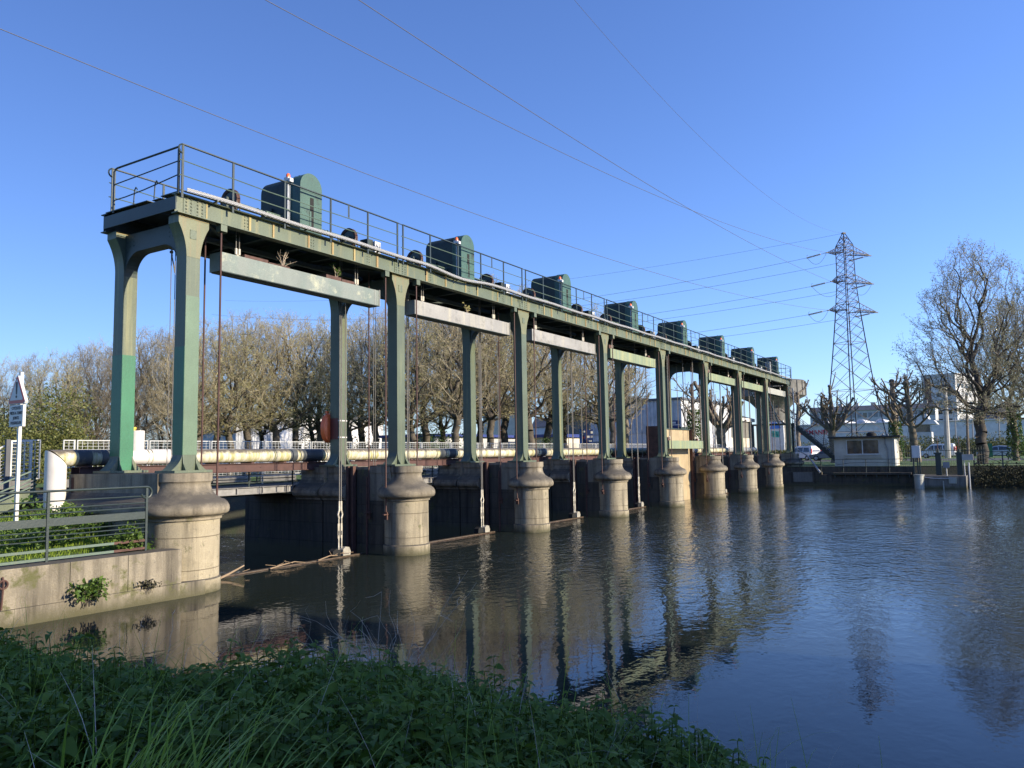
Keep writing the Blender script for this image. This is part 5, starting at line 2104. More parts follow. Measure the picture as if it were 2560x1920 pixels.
# ivy and hose near the far abutment
b = MB().tube([(56.1, -.15, 5.3), (56.1, -.2, .9), (56.1, -.25, .3), (55.3, -1.2, -.2), (54.0, -1.9, -.8), (53.6, -2.3, -1.3), (53.3, -2.5, -1.5)], [.05, .05, .05, .05, .07, .09, .09], 8)
b.build('cable_duct', M['galv'], None, 50, label='grey cable duct bending down from the last column to the far bank', category='duct')

# ------------------------------------------------------------------ pylon
PB = at(2105.7, 1150, 110)
PC = Vector((106.3, 2.9, 0))
A1 = (RH*math.cos(.30)+FH*math.sin(.30)).normalized()    # arm direction, left to right
A2 = Vector((-A1.y, A1.x, 0))
py_ = thing('pylon', 'tall lattice steel electricity pylon with six arms behind the pollards', 'pylon', (PC.x, PC.y, GRASS))
LV = [(-1.1, 3.1), (2.6, 2.72), (5.6, 2.36), (8.3, 2.05), (10.9, 1.8), (13.0, 1.62), (14.9, 1.46), (16.6, 1.33), (18.0, 1.22), (19.3, 1.12), (20.5, 1.05), (21.5, .98), (22.5, .92), (23.4, .86),
      (24.3, .84), (25.2, .83), (26.1, .82), (27.0, .81), (27.8, .80), (28.6, .80)]


def pcorner(z, h, i):
    sx, sy = ((-1, -1), (1, -1), (1, 1), (-1, 1))[i % 4]
    return PC+A1*(sx*h)+A2*(sy*h)+Vector((0, 0, z))


leg = [MB() for _ in range(4)]
c2 = MB()
for (z0, h0), (z1, h1) in zip(LV, LV[1:]):
    w = .13 if z1 < 20 else .10
    for i in range(4):
        leg[i].bar(pcorner(z0, h0, i), pcorner(z1, h1, i), w, w)
        c2.bar(pcorner(z0, h0, i), pcorner(z1, h1, i+1), .042, .042)
        c2.bar(pcorner(z0, h0, i+1), pcorner(z1, h1, i), .042, .042)
        if z1 in (2.6, 8.3, 14.9, 19.3, 20.5, 23.4, 24.3, 27.8, 28.6) or z1 < 3:
            c2.bar(pcorner(z1, h1, i), pcorner(z1, h1, i+1), .06, .06)
for q in leg:
    q.build('leg', M['pylon'], py_)
c2.build('bracing', M['pylon'], py_)
b = MB()
zt_ = 30.4
for i in range(4):
    b.bar(pcorner(28.6, .8, i), pcorner(zt_, .1, i), .09, .09)
for (za, ha), (zb_, hb) in (((28.6, .8), (29.3, .53)), ((29.3, .53), (29.9, .3))):
    for i in range(4):
        b.bar(pcorner(za, ha, i), pcorner(zb_, hb, i+1), .05, .05).bar(pcorner(za, ha, i+1), pcorner(zb_, hb, i), .05, .05)
b.obox(PC+Vector((0, 0, zt_)), A1*.22, A2*.2, Vector((0, 0, .1)))
b.build('peak', M['pylon'], py_)
TIPS = {}
for lev, (zb_, hh, ll, rl_) in enumerate(((27.45, .8, 2.9, 4.3), (23.4, .86, 2.4, 4.45), (19.35, 1.12, 3.1, 4.9))):
    for sd, ln in ((-1, ll), (1, rl_)):
        b = MB()
        tip = PC+A1*(sd*ln)+Vector((0, 0, zb_))
        TIPS[(lev, sd)] = tip
        for s in (-1, 1):
            lo = PC+A1*(sd*hh)+A2*(s*hh)+Vector((0, 0, zb_))
            hi = lo+Vector((0, 0, .95))
            b.bar(lo, tip, .08, .08).bar(hi, tip+Vector((0, 0, .05)), .07, .07)
            for j in range(1, 5):
                f0, f1 = (j-1)/5, j/5
                b.bar(lo.lerp(tip, f0), hi.lerp(tip, f1), .045, .045).bar(lo.lerp(tip, f1), hi.lerp(tip, f1), .04, .04)
        for j in range(5):
            a = PC+A1*(sd*hh)+Vector((0, 0, zb_))
            p0, p1 = a.lerp(tip, j/5), a.lerp(tip, (j+1)/5)
            w0, w1 = hh*(1-j/5), hh*(1-(j+1)/5)
            b.bar(p0+A2*w0, p1-A2*w1, .04, .04).bar(p0-A2*w0, p1+A2*w1, .04, .04)
        b.obox(tip, A1*.22, A2*.08, Vector((0, 0, .06)))
        b.build('cross_arm', M['pylon'], py_)


def wire(name, lab, pts, r, group='power lines'):
    return MB().tube(pts, r, 5).build(name, M['cable_dark'], None, 60, label=lab, category='power line', group=group)


M['cable_dark'] = simple('aluminium conductor', (.085, .08, .08), .7, 0, .1, 2)
# spans leaving to the left behind the trees
FAR = at(560, 905, 190)
LN = ['top', 'middle', 'lower']
for (lev, sd), tip in TIPS.items():
    end = FAR+(tip-PC-Vector((0, 0, 24)))*1.0 + Vector((0, 0, 8))
    dirv = (end-tip).normalized()
    i0 = tip+dirv*.9+Vector((0, 0, -.12))
    i1 = tip+dirv*2.7+Vector((0, 0, -.45))
    b = MB().tube([tip, i0], .035, 5)
    for j in range(15):
        q = i0.lerp(i1, j/14)
        b.tube([q, q+dirv*.07], .12, 8)
    b.tube([i0, i1], .03, 5)
    b.tube([i1, i1+Vector((0, 0, .35))+dirv*.05, i1+Vector((0, 0, .4))-dirv*.15], .025, 5)
    b.build('insulator', M['turnb'], py_, 50)
    P = []
    for j in range(41):
        t_ = j/40
        p = i1.lerp(end, t_)
        p.z -= 4*4.2*t_*(1-t_)
        P.append(p)
    wire('power_line', 'power line leaving the %s %s arm of the pylon towards the left' % (LN[lev], 'left' if sd < 0 else 'right'), P, .022)
    # jumper loop
    if sd < 0 or lev == 1:
        e2 = tip+A1*(.2 if sd > 0 else 1.6)+Vector((0, 0, -1.0))
        Q = []
        for j in range(13):
            t_ = j/12
            p = i1.lerp(tip+dirv*.1 if lev != 1 or sd > 0 else e2, t_)
            p.z -= 4*1.25*t_*(1-t_)
            Q.append(p)
        MB().tube(Q, .022, 5).build('jumper_loop', M['cable_dark'], py_, 60)
P = []
end = FAR+Vector((0, 0, 15))
pk = PC+Vector((0, 0, zt_))
for j in range(41):
    t_ = j/40
    p = pk.lerp(end, t_)
    p.z -= 4*3.2*t_*(1-t_)
    P.append(p)
wire('power_line', 'thin earth wire leaving the pylon peak towards the left', P, .016)


# spans coming over the camera
def proj(p):
    d = p-CAM
    z = d.dot(CW)
    return 1280+FPX*d.dot(CR)/z, 960-FPX*d.dot(CU)/z


def over(lab, tip, px, depth, mid, r):
    e = at(px[0], px[1], depth)
    best = None
    for k in range(120):
        sag = k*.12
        err = 1e9
        for j in range(1, 60):
            t_ = j/60
            p = tip.lerp(e, t_)
            p.z -= 4*sag*t_*(1-t_)
            x, y = proj(p)
            dd = math.hypot(x-mid[0], y-mid[1])
            err = min(err, dd)
        if best is None or err < best[0]:
            best = (err, sag)
    sag = best[1]
    P = []
    for j in range(73):
        t_ = j/60
        p = tip.lerp(e, t_)
        p.z -= 4*sag*t_*(1-t_)
        P.append(p)
    wire('power_line', lab, P, r)


over('lowest overhead line running across the whole sky above the gantry', TIPS[(2, -1)], (0, 72), 32, (1140, 519), .018)
over('middle overhead line of the pair crossing near the pylon, the flatter one', TIPS[(0, -1)], (664, 0), 36, (1400, 380), .018)
over('upper overhead line of the crossing pair, the steeper one', TIPS[(1, -1)], (897, 0), 34, (1400, 321), .018)
over('faint thin earth wire dropping steeply from the top of the sky to the pylon peak', pk, (1436, 0), 48, (1790, 378), .011)


# ------------------------------------------------------------------ far buildings
def on_v(px, v, z):
    d = ray(px, 1135)
    t = (v-CAM.y)/d.y
    return Vector((CAM.x+d.x*t, v, z))


def on_u(px, u, z):
    d = ray(px, 1135)
    t = (u-CAM.x)/d.x
    return Vector((u, CAM.y+d.y*t, z))


def zpix(px, py, u=None, v=None):
    d = ray(px, py)
    t = (u-CAM.x)/d.x if u is not None else (v-CAM.y)/d.y
    return CAM.z+d.z*t


# white hall behind the bare trees (front to the sun)
p0 = atz(690, 98, ZG)
v = p0.y
x0, x1, x2 = on_v(596, v, 0).x, p0.x, on_v(958, v, 0).x
z1 = zpix(690, 1040, v=v)
t = thing('white_hall', 'bright white hall seen between the trunks of the bare trees', 'building', (x1, v, ZG))
MB().box(x1, x2, v, v+14, ZG, z1).build('wall', M['wallwhite'], t)
MB().box(x1-.3, x2+.3, v-.35, v+14.3, z1+.001, z1+.35).build('roof', M['slate'], t)
for px in (744, 905, 930):
    a = on_v(px, v, 0).x
    f = MB().box(a-.7, a+.7, v-.03, v-.001, .6, 2.0).build('window', M['grey'], t)
    MB().box(a-.6, a+.6, v-.04, v-.031, .7, 1.9).build('pane', M['glass'], f)
t = thing('corrugated_shed', 'grey corrugated shed left of the white hall', 'building', (x0, v, ZG))
z2 = zpix(640, 1052, v=v)
b = MB()
n = int((x1-x0)/.4)
for i in range(n):
    a = x0+(x1-.1-x0)*i/n
    b.box(a, a+.2, v+.5, v+.62, ZG, z2).box(a+.2, a+.4, v+.56, v+.62, ZG, z2)
b.box(x0, x1-.1, v+.62, v+12, ZG, z2)
b.build('wall', M['wallgrey'], t)
MB().box(x0-.3, x1-.1, v+.2, v+12.3, z2+.001, z2+.25).build('roof', M['slate'], t)

# long low building with a blue roof edge
p0 = atz(1085, 92, ZG)
v = p0.y
xa, xb = p0.x, on_v(1300, v, 0).x
z1 = zpix(1150, 1092, v=v)
t = thing('blue_roofed_building', 'long low pale building with dark blue roof edge behind the third bay', 'building', (xa, v, ZG))
MB().box(xa, xb, v, v+8, ZG, z1).build('wall', M['walllong'], t)
MB().box(xa-.5, xb+.5, v-.5, v+8.5, z1+.001, z1+.32).build('roof', M['blueroof'], t)
for i in range(7):
    a = xa+(xb-xa)*(i+.5)/7
    f = MB().box(a-1.0, a+1.0, v-.03, v-.001, -.2, 1.25).build('window', M['white'], t)
    MB().box(a-.9, a+.9, v-.05, v-.031, -.1, 1.15).build('pane', M['glass'], f)
p0 = atz(1398, 100, ZG)
v = p0.y
xa, xb = p0.x, on_v(1450, v, 0).x
z1 = zpix(1410, 1093, v=v)
t = thing('low_shed', 'low grey shed with blue roof edge left of the blue information board', 'building', (xa, v, ZG))
MB().box(xa, xb, v, v+6, ZG, z1).build('wall', M['wallcream'], t)
MB().box(xa-.4, xb+.4, v-.4, v+6.4, z1+.001, z1+.4).build('roof', M['blueroof'], t)
p0 = atz(1412, 130, ZG)
v = p0.y
xb = on_v(1428, v, 0).x
z1 = zpix(1410, 1066, v=v)
t = thing('white_house', 'small bright white house far behind the fourth bay', 'building', (p0.x, v, ZG))
MB().box(p0.x, xb, v, v+6, ZG, z1).build('wall', M['wallwhite'], t)
MB().prism([(p0.x-.3, z1), (xb+.3, z1), ((p0.x+xb)/2, z1+1.6)], XY, v-.2, v+6.2).build('roof', M['slate'], t)
p0 = atz(1296, 150, ZG)
v = p0.y
xb = on_v(1312, v, 0).x
z1 = zpix(1300, 1008, v=v)
t = thing('apartment_house', 'narrow cream apartment house far behind the trees of the third bay', 'building', (p0.x, v, ZG))
MB().box(p0.x, xb, v, v+8, ZG, z1).build('wall', M['wallcream'], t)
MB().box(p0.x-.3, xb+.3, v-.3, v+8.3, z1+.001, z1+.5).build('roof', M['slate'], t)
for i in range(3):
    MB().box(p0.x+.6, p0.x+1.8, v-.04, v-.001, 1+i*2.8, 2.4+i*2.8).build('window', M['glass'], t)

# blue information board
p0, p1 = atz(1457, 84, ZG), atz(1484, 84, ZG)
t = thing('information_board', 'dark blue information board with white and red marks', 'sign', p0)
ax = (p1-p0).normalized()
nx = Vector((ax.y, -ax.x, 0))
zt_, zb_ = at(1465, 1073, 84).z, at(1465, 1110, 84).z
c = (p0+p1)/2
hw = (p1-p0).length/2


def plate(b, a0, a1, z0, z1, off, th):
    m_ = c+ax*((a0+a1)/2)
    m_.z = (z0+z1)/2
    b.obox(m_+nx*off, ax*((a1-a0)/2), nx*th, Vector((0, 0, (z1-z0)/2)))


b = MB()
plate(b, -hw, hw, zb_, zt_, 0, .12)
b.build('panel', M['blue'], t)
b = MB()
plate(b, -hw-.28, -hw-.01, zb_-.9, zt_, 0, .12)
b.build('side_panel', M['bluelight'], t)  # lit face of the board: sunlight put into a lighter blue
b = MB()
for a0, a1, z0, z1 in ((-.5, -.2, .78, .9), (.3, .52, .70, .86), (-.05, .2, .42, .56), (.3, .38, .42, .56), (.44, .5, .42, .56), (.1, .4, .16, .24), (-.5, -.34, .6, .72)):
    plate(b, a0*hw*2, a1*hw*2-.02, zb_+(zt_-zb_)*z0, zb_+(zt_-zb_)*z1, .125, .004)
b.build('white_marks', M['white'], t)
b = MB()
plate(b, -hw*.92, -hw*.55, zb_+(zt_-zb_)*.36, zb_+(zt_-zb_)*.5, .125, .004)
b.build('red_marks', M['red'], t)
b = MB()
for s in (-.8, .8):
    q = c+ax*(hw*s)
    b.box(q.x-.05, q.x+.05, q.y-.05, q.y+.05, ZG, zb_)
b.build('posts', M['grey'], t)

# big grey warehouse, long side towards the river
t = thing('grey_warehouse', 'big grey corrugated warehouse with dark blue banner behind the fifth bay', 'building', (80, 10, ZG))
u = 90.0
ya, yb = on_u(1707, u, 0).y, on_u(1478, u, 0).y
z1 = zpix(1690, 999, u=u)
zm = zpix(1600, 1084, u=u)
b = MB()
n = int((yb-ya)/.55)
for i in range(n):
    a = ya+(yb-ya)*i/n
    b.box(u, u+.1, a, a+.28, zm, z1).box(u+.06, u+.1, a+.28, a+.55, zm, z1)
b.box(u+.1, u+22, ya, yb, zm, z1)
b.build('upper_wall', M['wallgrey'], t)
MB().box(u+.15, u+22, ya+.02, yb-.02, ZG, zm).build('lower_wall', M['walltower'], t)
MB().box(u-.2, u+22.2, ya-.2, yb+.2, z1+.001, z1+.3).build('roof', M['slate'], t)
MB().box(u-.06, u-.01, ya+.3, ya+3.0, zpix(1690, 1073, u=u), zpix(1690, 1051, u=u)).build('banner', M['blue'], t)
MB().box(u-.08, u-.061, ya+.3, ya+3.0, zpix(1690, 1062, u=u)-.06, zpix(1690, 1062, u=u)+.06).box(u-.08, u-.061, ya+.8, ya+1.6, zpix(1690, 1057, u=u)-.1, zpix(1690, 1057, u=u)+.15).build('banner_marks', M['walltower'], t)
f = MB().box(u+.09, u+.149, ya+12, ya+14.6, ZG, 1.9).build('gate_door', M['grey'], t)
# white gabled shed
t = thing('gabled_shed', 'low shed with white gutter, pale lower wall and dark roof right of the warehouse', 'building', (110, 5, ZG))
pa = atz(1707, 118, ZG)
v = pa.y
xa, xb = pa.x, on_v(1884, v, 0).x
za, zb_ = zpix(1709, 1031, v=v), zpix(1882, 1050, v=v)
zl = zpix(1760, 1092, v=v)
MB().box(xa, xb, v+.05, v+20, zl, za).build('upper_wall', M['wallgrey' if False else 'concrete'], t)
MB().box(xa, xb, v, v+20, ZG, zl-.001).build('lower_wall', M['wallcream'], t)
MB().box(xa-.4, xb+.4, v-.4, v-.1, za-.5, za+.1).build('gutter', M['wallwhite'], t)
MB().prism([(v-.35, za+.11), (v+20.3, za+.11), (v+10, za+3.2)], YZ, xa-.3, xb+.3).build('roof', M['slate'], t)
# concrete tower
t = thing('concrete_tower', 'tall concrete tower with wide flared top behind the far end of the gantry', 'tower', (140, 8, ZG))
D = 150
c0 = atz(1938, D, ZG)
w0 = 80/FPX*D
zt_, zm, zs = at(1938, 953, D).z, at(1938, 992, D).z, at(1938, 1022, D).z
MB().lathe((c0.x, c0.y), [(w0*.98, zm), (w0, zm+.1), (w0, zt_-.2), (w0*.97, zt_)], 24).build('tank', M['concrete'], t, 30)
MB().lathe((c0.x, c0.y), [(w0*.50, ZG), (w0*.48, zs), (w0*.7, (zs+zm)/2+.3), (w0*.975, zm-.005)], 24, cap=False).build('stem', M['concrete'], t, 40)
b = MB()
for i in range(24):
    a = 2*PI*i/24
    b.box(c0.x+w0*1.003*math.cos(a)-.07, c0.x+w0*1.003*math.cos(a)+.07, c0.y+w0*1.003*math.sin(a)-.07, c0.y+w0*1.003*math.sin(a)+.07, zm+.1, zt_-.2)
b.build('ribs', M['concrete'], t)
# painted wall
u = 108.0
ya, yb = on_u(1962, u, 0).y, on_u(1922, u, 0).y
t = thing('graffiti_wall', 'white wall sprayed with blue and turquoise lettering behind the far stairs', 'wall', (u, ya, ZG))
MB().box(u, u+.4, ya, yb, ZG, zpix(1940, 1052, u=u)).build('wall', M['wallwhite'], t)
MB().prism([(on_u(1954, u, 0).y, zpix(1950, 1071, u=u)), (on_u(1928, u, 0).y, zpix(1930, 1073, u=u)), (on_u(1931, u, 0).y, zpix(1930, 1057, u=u)), (on_u(1940, u, 0).y, zpix(1940, 1055, u=u)), (on_u(1953, u, 0).y, zpix(1950, 1062, u=u))],
           YZ, u-.02, u-.001).build('blue_graffiti', M['bluelight'], t)
MB().prism([(on_u(1950, u, 0).y, zpix(1950, 1094, u=u)), (on_u(1931, u, 0).y, zpix(1930, 1092, u=u)), (on_u(1930, u, 0).y, zpix(1930, 1077, u=u)), (on_u(1950, u, 0).y, zpix(1950, 1078, u=u))],
           YZ, u-.02, u-.001).build('turquoise_graffiti', M['turquoise'], t)
b = MB()
ym = on_u(1940, u, 0).y
zc = zpix(1940, 1085, u=u)
for a in ((.3, .5, .3, -.5), (.05, .5, .05, -.5), (.3, 0, .05, 0), (-.15, .5, -.3, -.5), (-.3, -.5, -.5, .5)):
    b.bar((u-.03, ym+a[0], zc+a[1]*.6), (u-.03, ym+a[2], zc+a[3]*.6), .07, .03)
b.build('dark_strokes', M['rail'], t)

# white depot with red letters and vaulted roof lights
u = 160.0
ya, yb = on_u(2620, u, 0).y, on_u(1955, u, 0).y
zt_ = zpix(2100, 1062, u=u)
t = thing('white_depot', 'long white depot with red lettering and arched roof lights behind the pylon', 'building', (u, (ya+yb)/2, ZG))
b = MB().box(u, u+30, ya, yb, ZG, zt_)
b.build('wall', M['wallwhite'], t)
b = MB()
for i in range(6):
    z = ZG+(zt_-ZG)*(i+1)/7
    b.box(u-.03, u-.001, ya, yb, z-.02, z+.02)
b.box(u-.3, u+30.2, ya-.2, yb+.2, zt_+.001, zt_+.25)
b.build('wall_ribs', M['walltower'], t)
for px in (2058, 2107, 2156, 2206):
    y0, y1 = on_u(px+12, u+4, 0).y, on_u(px-12, u+4, 0).y
    r_ = (y1-y0)/2
    pr = [((y0+y1)/2+r_*math.cos(a), zt_+.25+r_*.95*math.sin(a)) for a in np.linspace(0, PI, 15)]
    f = MB().prism(pr, YZ, u+4, u+24).build('roof_light', M['walltower'], t, 40)
    MB().prism([((y0+y1)/2+r_*.8*math.cos(a), zt_+.27+r_*.76*math.sin(a)) for a in np.linspace(0, PI, 15)], YZ, u+3.95, u+3.99).build('pane', M['skylight'], f)
lettering('TRI NORMAND', 1.3, M['redink'], t, (u-.05, on_u(2017, u, 0).y, zpix(2017, 1082, u=u)), (PI/2, 0, -PI/2), bold=.03, sx=.95)

# long apartment block
u = 250.0
ya, yb = on_u(2345, u, 0).y, on_u(2030, u, 0).y
zt_ = zpix(2200, 1024, u=u)
t = thing('apartment_block', 'long pale apartment block with grey roof and rows of windows, behind the depot', 'building', (u, (ya+yb)/2, ZG))
MB().box(u, u+12, ya, yb, ZG, zt_).build('wall', M['walllong'], t)
rf = MB().prism([(u-.4, zt_), (u+12.4, zt_), (u+11, zt_+1.5), (u+1.5, zt_+1.5)], lambda a, b_, d: (a, d, b_), ya-.3, yb+.3).build('roof', M['slate'], t)
for i in range(7):
    y = ya+(yb-ya)*(i+.6)/7.3
    MB().box(u+5, u+6.2, y-.6, y+.6, zt_+1.4, zt_+2.6).build('chimney', M['concrete_pole'], rf)
for j in range(4):
    for i in range(23):
        y = ya+(yb-ya)*(i+.5)/23
        z = zt_-1.4-j*2.7
        if z < ZG+.5:
            continue
        f = MB().box(u-.05, u-.001, y-.55, y+.55, z-.75, z+.65).build('window', M['grey'] if (i*7+j*3) % 4 else M['glass'], t)
# tower block
ct = on_u(2400, 275.0, 0)
t = thing('tower_block', 'tall pale tower block with brown window strip behind the big tree', 'building', (ct.x, ct.y, ZG))
d1 = Vector((.35, .94, 0)).normalized()
d2 = Vector((d1.y, -d1.x, 0))
wl, wr = 10.4, 16.0
zt_ = zpix(2395, 938, u=275)
z0 = ZG
b = MB()
pts = [ct, ct+d1*wl, ct+d1*wl+d2*wr, ct+d2*wr]
b.prism([(p.x, p.y) for p in pts], XYZ0, z0, zt_)
b.build('wall', M['walltower'], t)
MB().prism([((p-ct).x*1.02+ct.x-.1, (p-ct).y*1.02+ct.y) for p in pts], XYZ0, zt_+.001, zt_+.9).build('roof', M['walltower'], t)
nl = Vector((-d1.y, d1.x, 0))
if nl.dot(CAM-ct) < 0:
    nl = -nl
nr = Vector((-d2.y, d2.x, 0))
if nr.dot(CAM-ct) < 0:
    nr = -nr


def face_box(name, o, dd, nn, a, z, hw, hh, mt, pa, th=.08):
    c_ = o+dd*a+nn*(th*.5+.002)
    c_.z = z
    return MB().obox(c_, dd*hw, nn*(th*.5), Vector((0, 0, hh))).build(name, mt, pa)


face_box('brown_strip', ct, d1, nl, wl*.82, (z0+zt_)/2, .95, (zt_-z0)/2-.2, M['maroon'], t)
st_ = int((zt_-z0-1)/2.75)
for j in range(st_):
    z = z0+1.6+j*2.75
    for a in (.22, .5):
        face_box('window', ct, d1, nl, wl*a, z, .75, .6, M['glass'], t)
    for a in (.12, .3, .48, .66, .84):
        face_box('window', ct, d2, nr, wr*a, z, .8, .62, M['glass'] if (j+int(a*10)) % 3 else M['grey'], t)
# signal cabin
D = 138
c0 = atz(2304, D, ZG)
t = thing('signal_cabin', 'pale signal cabin with wide flared roof between the pollards', 'building', c0)
zr, zt_ = at(2304, 1062, D).z, at(2304, 1036, D).z
MB().box(c0.x-1.9, c0.x+1.9, c0.y-1.9, c0.y+1.9, ZG, zr-1.3).build('wall', M['walllong'], t)
MB().box(c0.x-1.7, c0.x+1.7, c0.y-1.7, c0.y+1.7, zr-1.3, zr-.05).build('window_band', M['glass'], t)
MB().prism([(-2.9, zr), (2.9, zr), (2.4, zr+.7), (1.6, zr+.9), (1.3, zt_), (-1.3, zt_), (-1.6, zr+.9), (-2.4, zr+.7)], lambda a, b_, d: (c0.x+d, c0.y+a, b_), -2.6, 2.6).build('roof', M['walltower'], t)
# brick houses
u = 210.0
ya, yb = on_u(2545, u, 0).y, on_u(2458, u, 0).y
for i, (f0, f1, py, lab) in enumerate(((0, .45, 1036, 'brown brick house with dark roof at the far right'), (.47, 1, 1026, 'taller brown brick house next to the tower block'))):
    a0, a1 = yb+(ya-yb)*f1, yb+(ya-yb)*f0
    zt_ = zpix(2500, py+8, u=u)
    t = thing('brick_house', lab, 'house', (u, a0, ZG))
    MB().box(u, u+9, a0, a1, ZG, zt_).build('wall', M['brick'], t)
    rf = MB().prism([(u-.3, zt_), (u+9.3, zt_), (u+4.5, zt_+2.4)], lambda a, b_, d: (a, d, b_), a0-.1, a1+.1).build('roof', M['slate'], t)
    MB().box(u+4, u+4.8, a0+1, a0+1.8, zt_+1.5, zt_+3.2).build('chimney', M['brick'], rf)
    for j in range(3):
        y = a0+(a1-a0)*(j+.5)/3
        MB().box(u-.05, u-.001, y-.5, y+.5, zt_-1.9, zt_-.5).build('window', M['glass'], t)

# poles
def pole(name, lab, px0, py0, px1, py1, d, r0, r1, mt, cat='pole', arms=()):
    a = at(px0, py0, d)
    a.z = ZG-.1
    e = at(px1, py1, d)
    t = thing(name, lab, cat, a, None)
    MB().tube([a, e], [r0, r1], 8).build('shaft', M[mt], t, 40)
    b = MB()
    for z in arms:
        q = a.lerp(e, z)
        b.bar(q-RH*.9, q+RH*.9, .09, .09)
    if arms:
        b.build('cross_arm', M[mt], t)
    return t


pole('concrete_pole', 'leaning pale concrete pole behind the white van', 2368, 1115, 2361, 948, 98, .36, .2, 'concrete_pole')
pole('wooden_pole', 'thin brown wooden pole left of the big tree', 2420, 1130, 2415, 985, 88, .16, .1, 'bark_grey')
for i, (px, py, lab) in enumerate(((2388, 1045, 'thin grey railway mast in front of the depot, left one'), (2431, 1052, 'thin grey railway mast in front of the depot, between the trunks'), (2497, 1040, 'thin grey railway mast right of the big tree'))):
    pole('railway_mast', lab, px, 1100, px, py, 140, .12, .1, 'grey', 'mast', (.93,))
pole('street_lamp', 'slim grey lamp post seen through the fourth bay', 1786, 1115, 1788, 985, 96, .11, .07, 'grey', 'lamp post')
pole('street_lamp', 'slim grey lamp post among the bare trees left of the white hall', 627, 1118, 625, 1030, 72, .09, .06, 'concrete_pole', 'lamp post')

# parapet across the tail water
t = thing('river_parapet', 'low pale concrete parapet across the tail water under the footbridge', 'parapet', (20, 24, GRASS))
b = MB()
q0, q1 = Vector((-.6, 33.6, 0)), Vector((53, 7.8, 0))
n = 22
for i in range(n):
    a, c = q0.lerp(q1, (i+.06)/n), q0.lerp(q1, (i+.84)/n)
    b.bar((a.x, a.y, -.86), (c.x, c.y, -.86), .3, .42)
b.build('blocks', M['concrete'], t)
b = MB()
b.bar((q0.x, q0.y, -.3), (q1.x, q1.y, -.3), .06, .06).bar((q0.x, q0.y, -.5), (q1.x, q1.y, -.5), .05, .05)
for i in range(n+1):
    a = q0.lerp(q1, i/n)
    b.box(a.x-.05, a.x+.05, a.y-.05, a.y+.05, GRASS, -.27)
b.build('rails', M['rail'], t)

# green garden gate and no entry sign, cafe parasol
p = atz(661, 62, ZG)
t = thing('round_road_sign', 'small round red and white road sign behind the mesh fence', 'road sign', p)
MB().tube([p, p+Vector((0, 0, 2.0))], .03, 6).build('post', M['grey'], t)
c = p+Vector((0, 0, 1.62))
b = MB()
nx = -FH
sx = RH
b.add([c+nx*.05+sx*(.28*math.cos(a))+Vector((0, 0, .28*math.sin(a))) for a in np.linspace(0, 2*PI, 17)[:-1]]+[c+nx*.08+sx*(.28*math.cos(a))+Vector((0, 0, .28*math.sin(a))) for a in np.linspace(0, 2*PI, 17)[:-1]],
      [(k, (k+1) % 16, (k+1) % 16+16, k+16) for k in range(16)]+[tuple(range(16, 32))])
b.build('disc', M['red'], t)
MB().obox(c+nx*.09, sx*.16, nx*.004, Vector((0, 0, .05))).build('white_bar', M['white'], t)
MB().obox(c+nx*.06-Vector((0, 0, .5)), sx*.24, nx*.01, Vector((0, 0, .16))).build('sub_plate', M['white'], t)
p = atz(1204, 80, ZG)
t = thing('folded_parasol', 'folded white parasol on the terrace behind the second bay', 'parasol', p)
MB().lathe((p.x, p.y), [(.05, ZG), (.05, .6), (.32, .62), (.34, .8), (.05, 2.3)], 10).build('cloth', M['white'], t, 40)
p = atz(2470, 92, ZG)
t = thing('green_gate_leaf', 'bright green gate leaf left of the silver car', 'gate', p)
MB().box(p.x, p.x+.06, p.y-.5, p.y+.5, ZG+.1, ZG+1.7).box(p.x-.02, p.x+.08, p.y+.5, p.y+.6, ZG, ZG+1.8).build('leaf', M['repaint'], t)
p = atz(1120, 74, ZG)


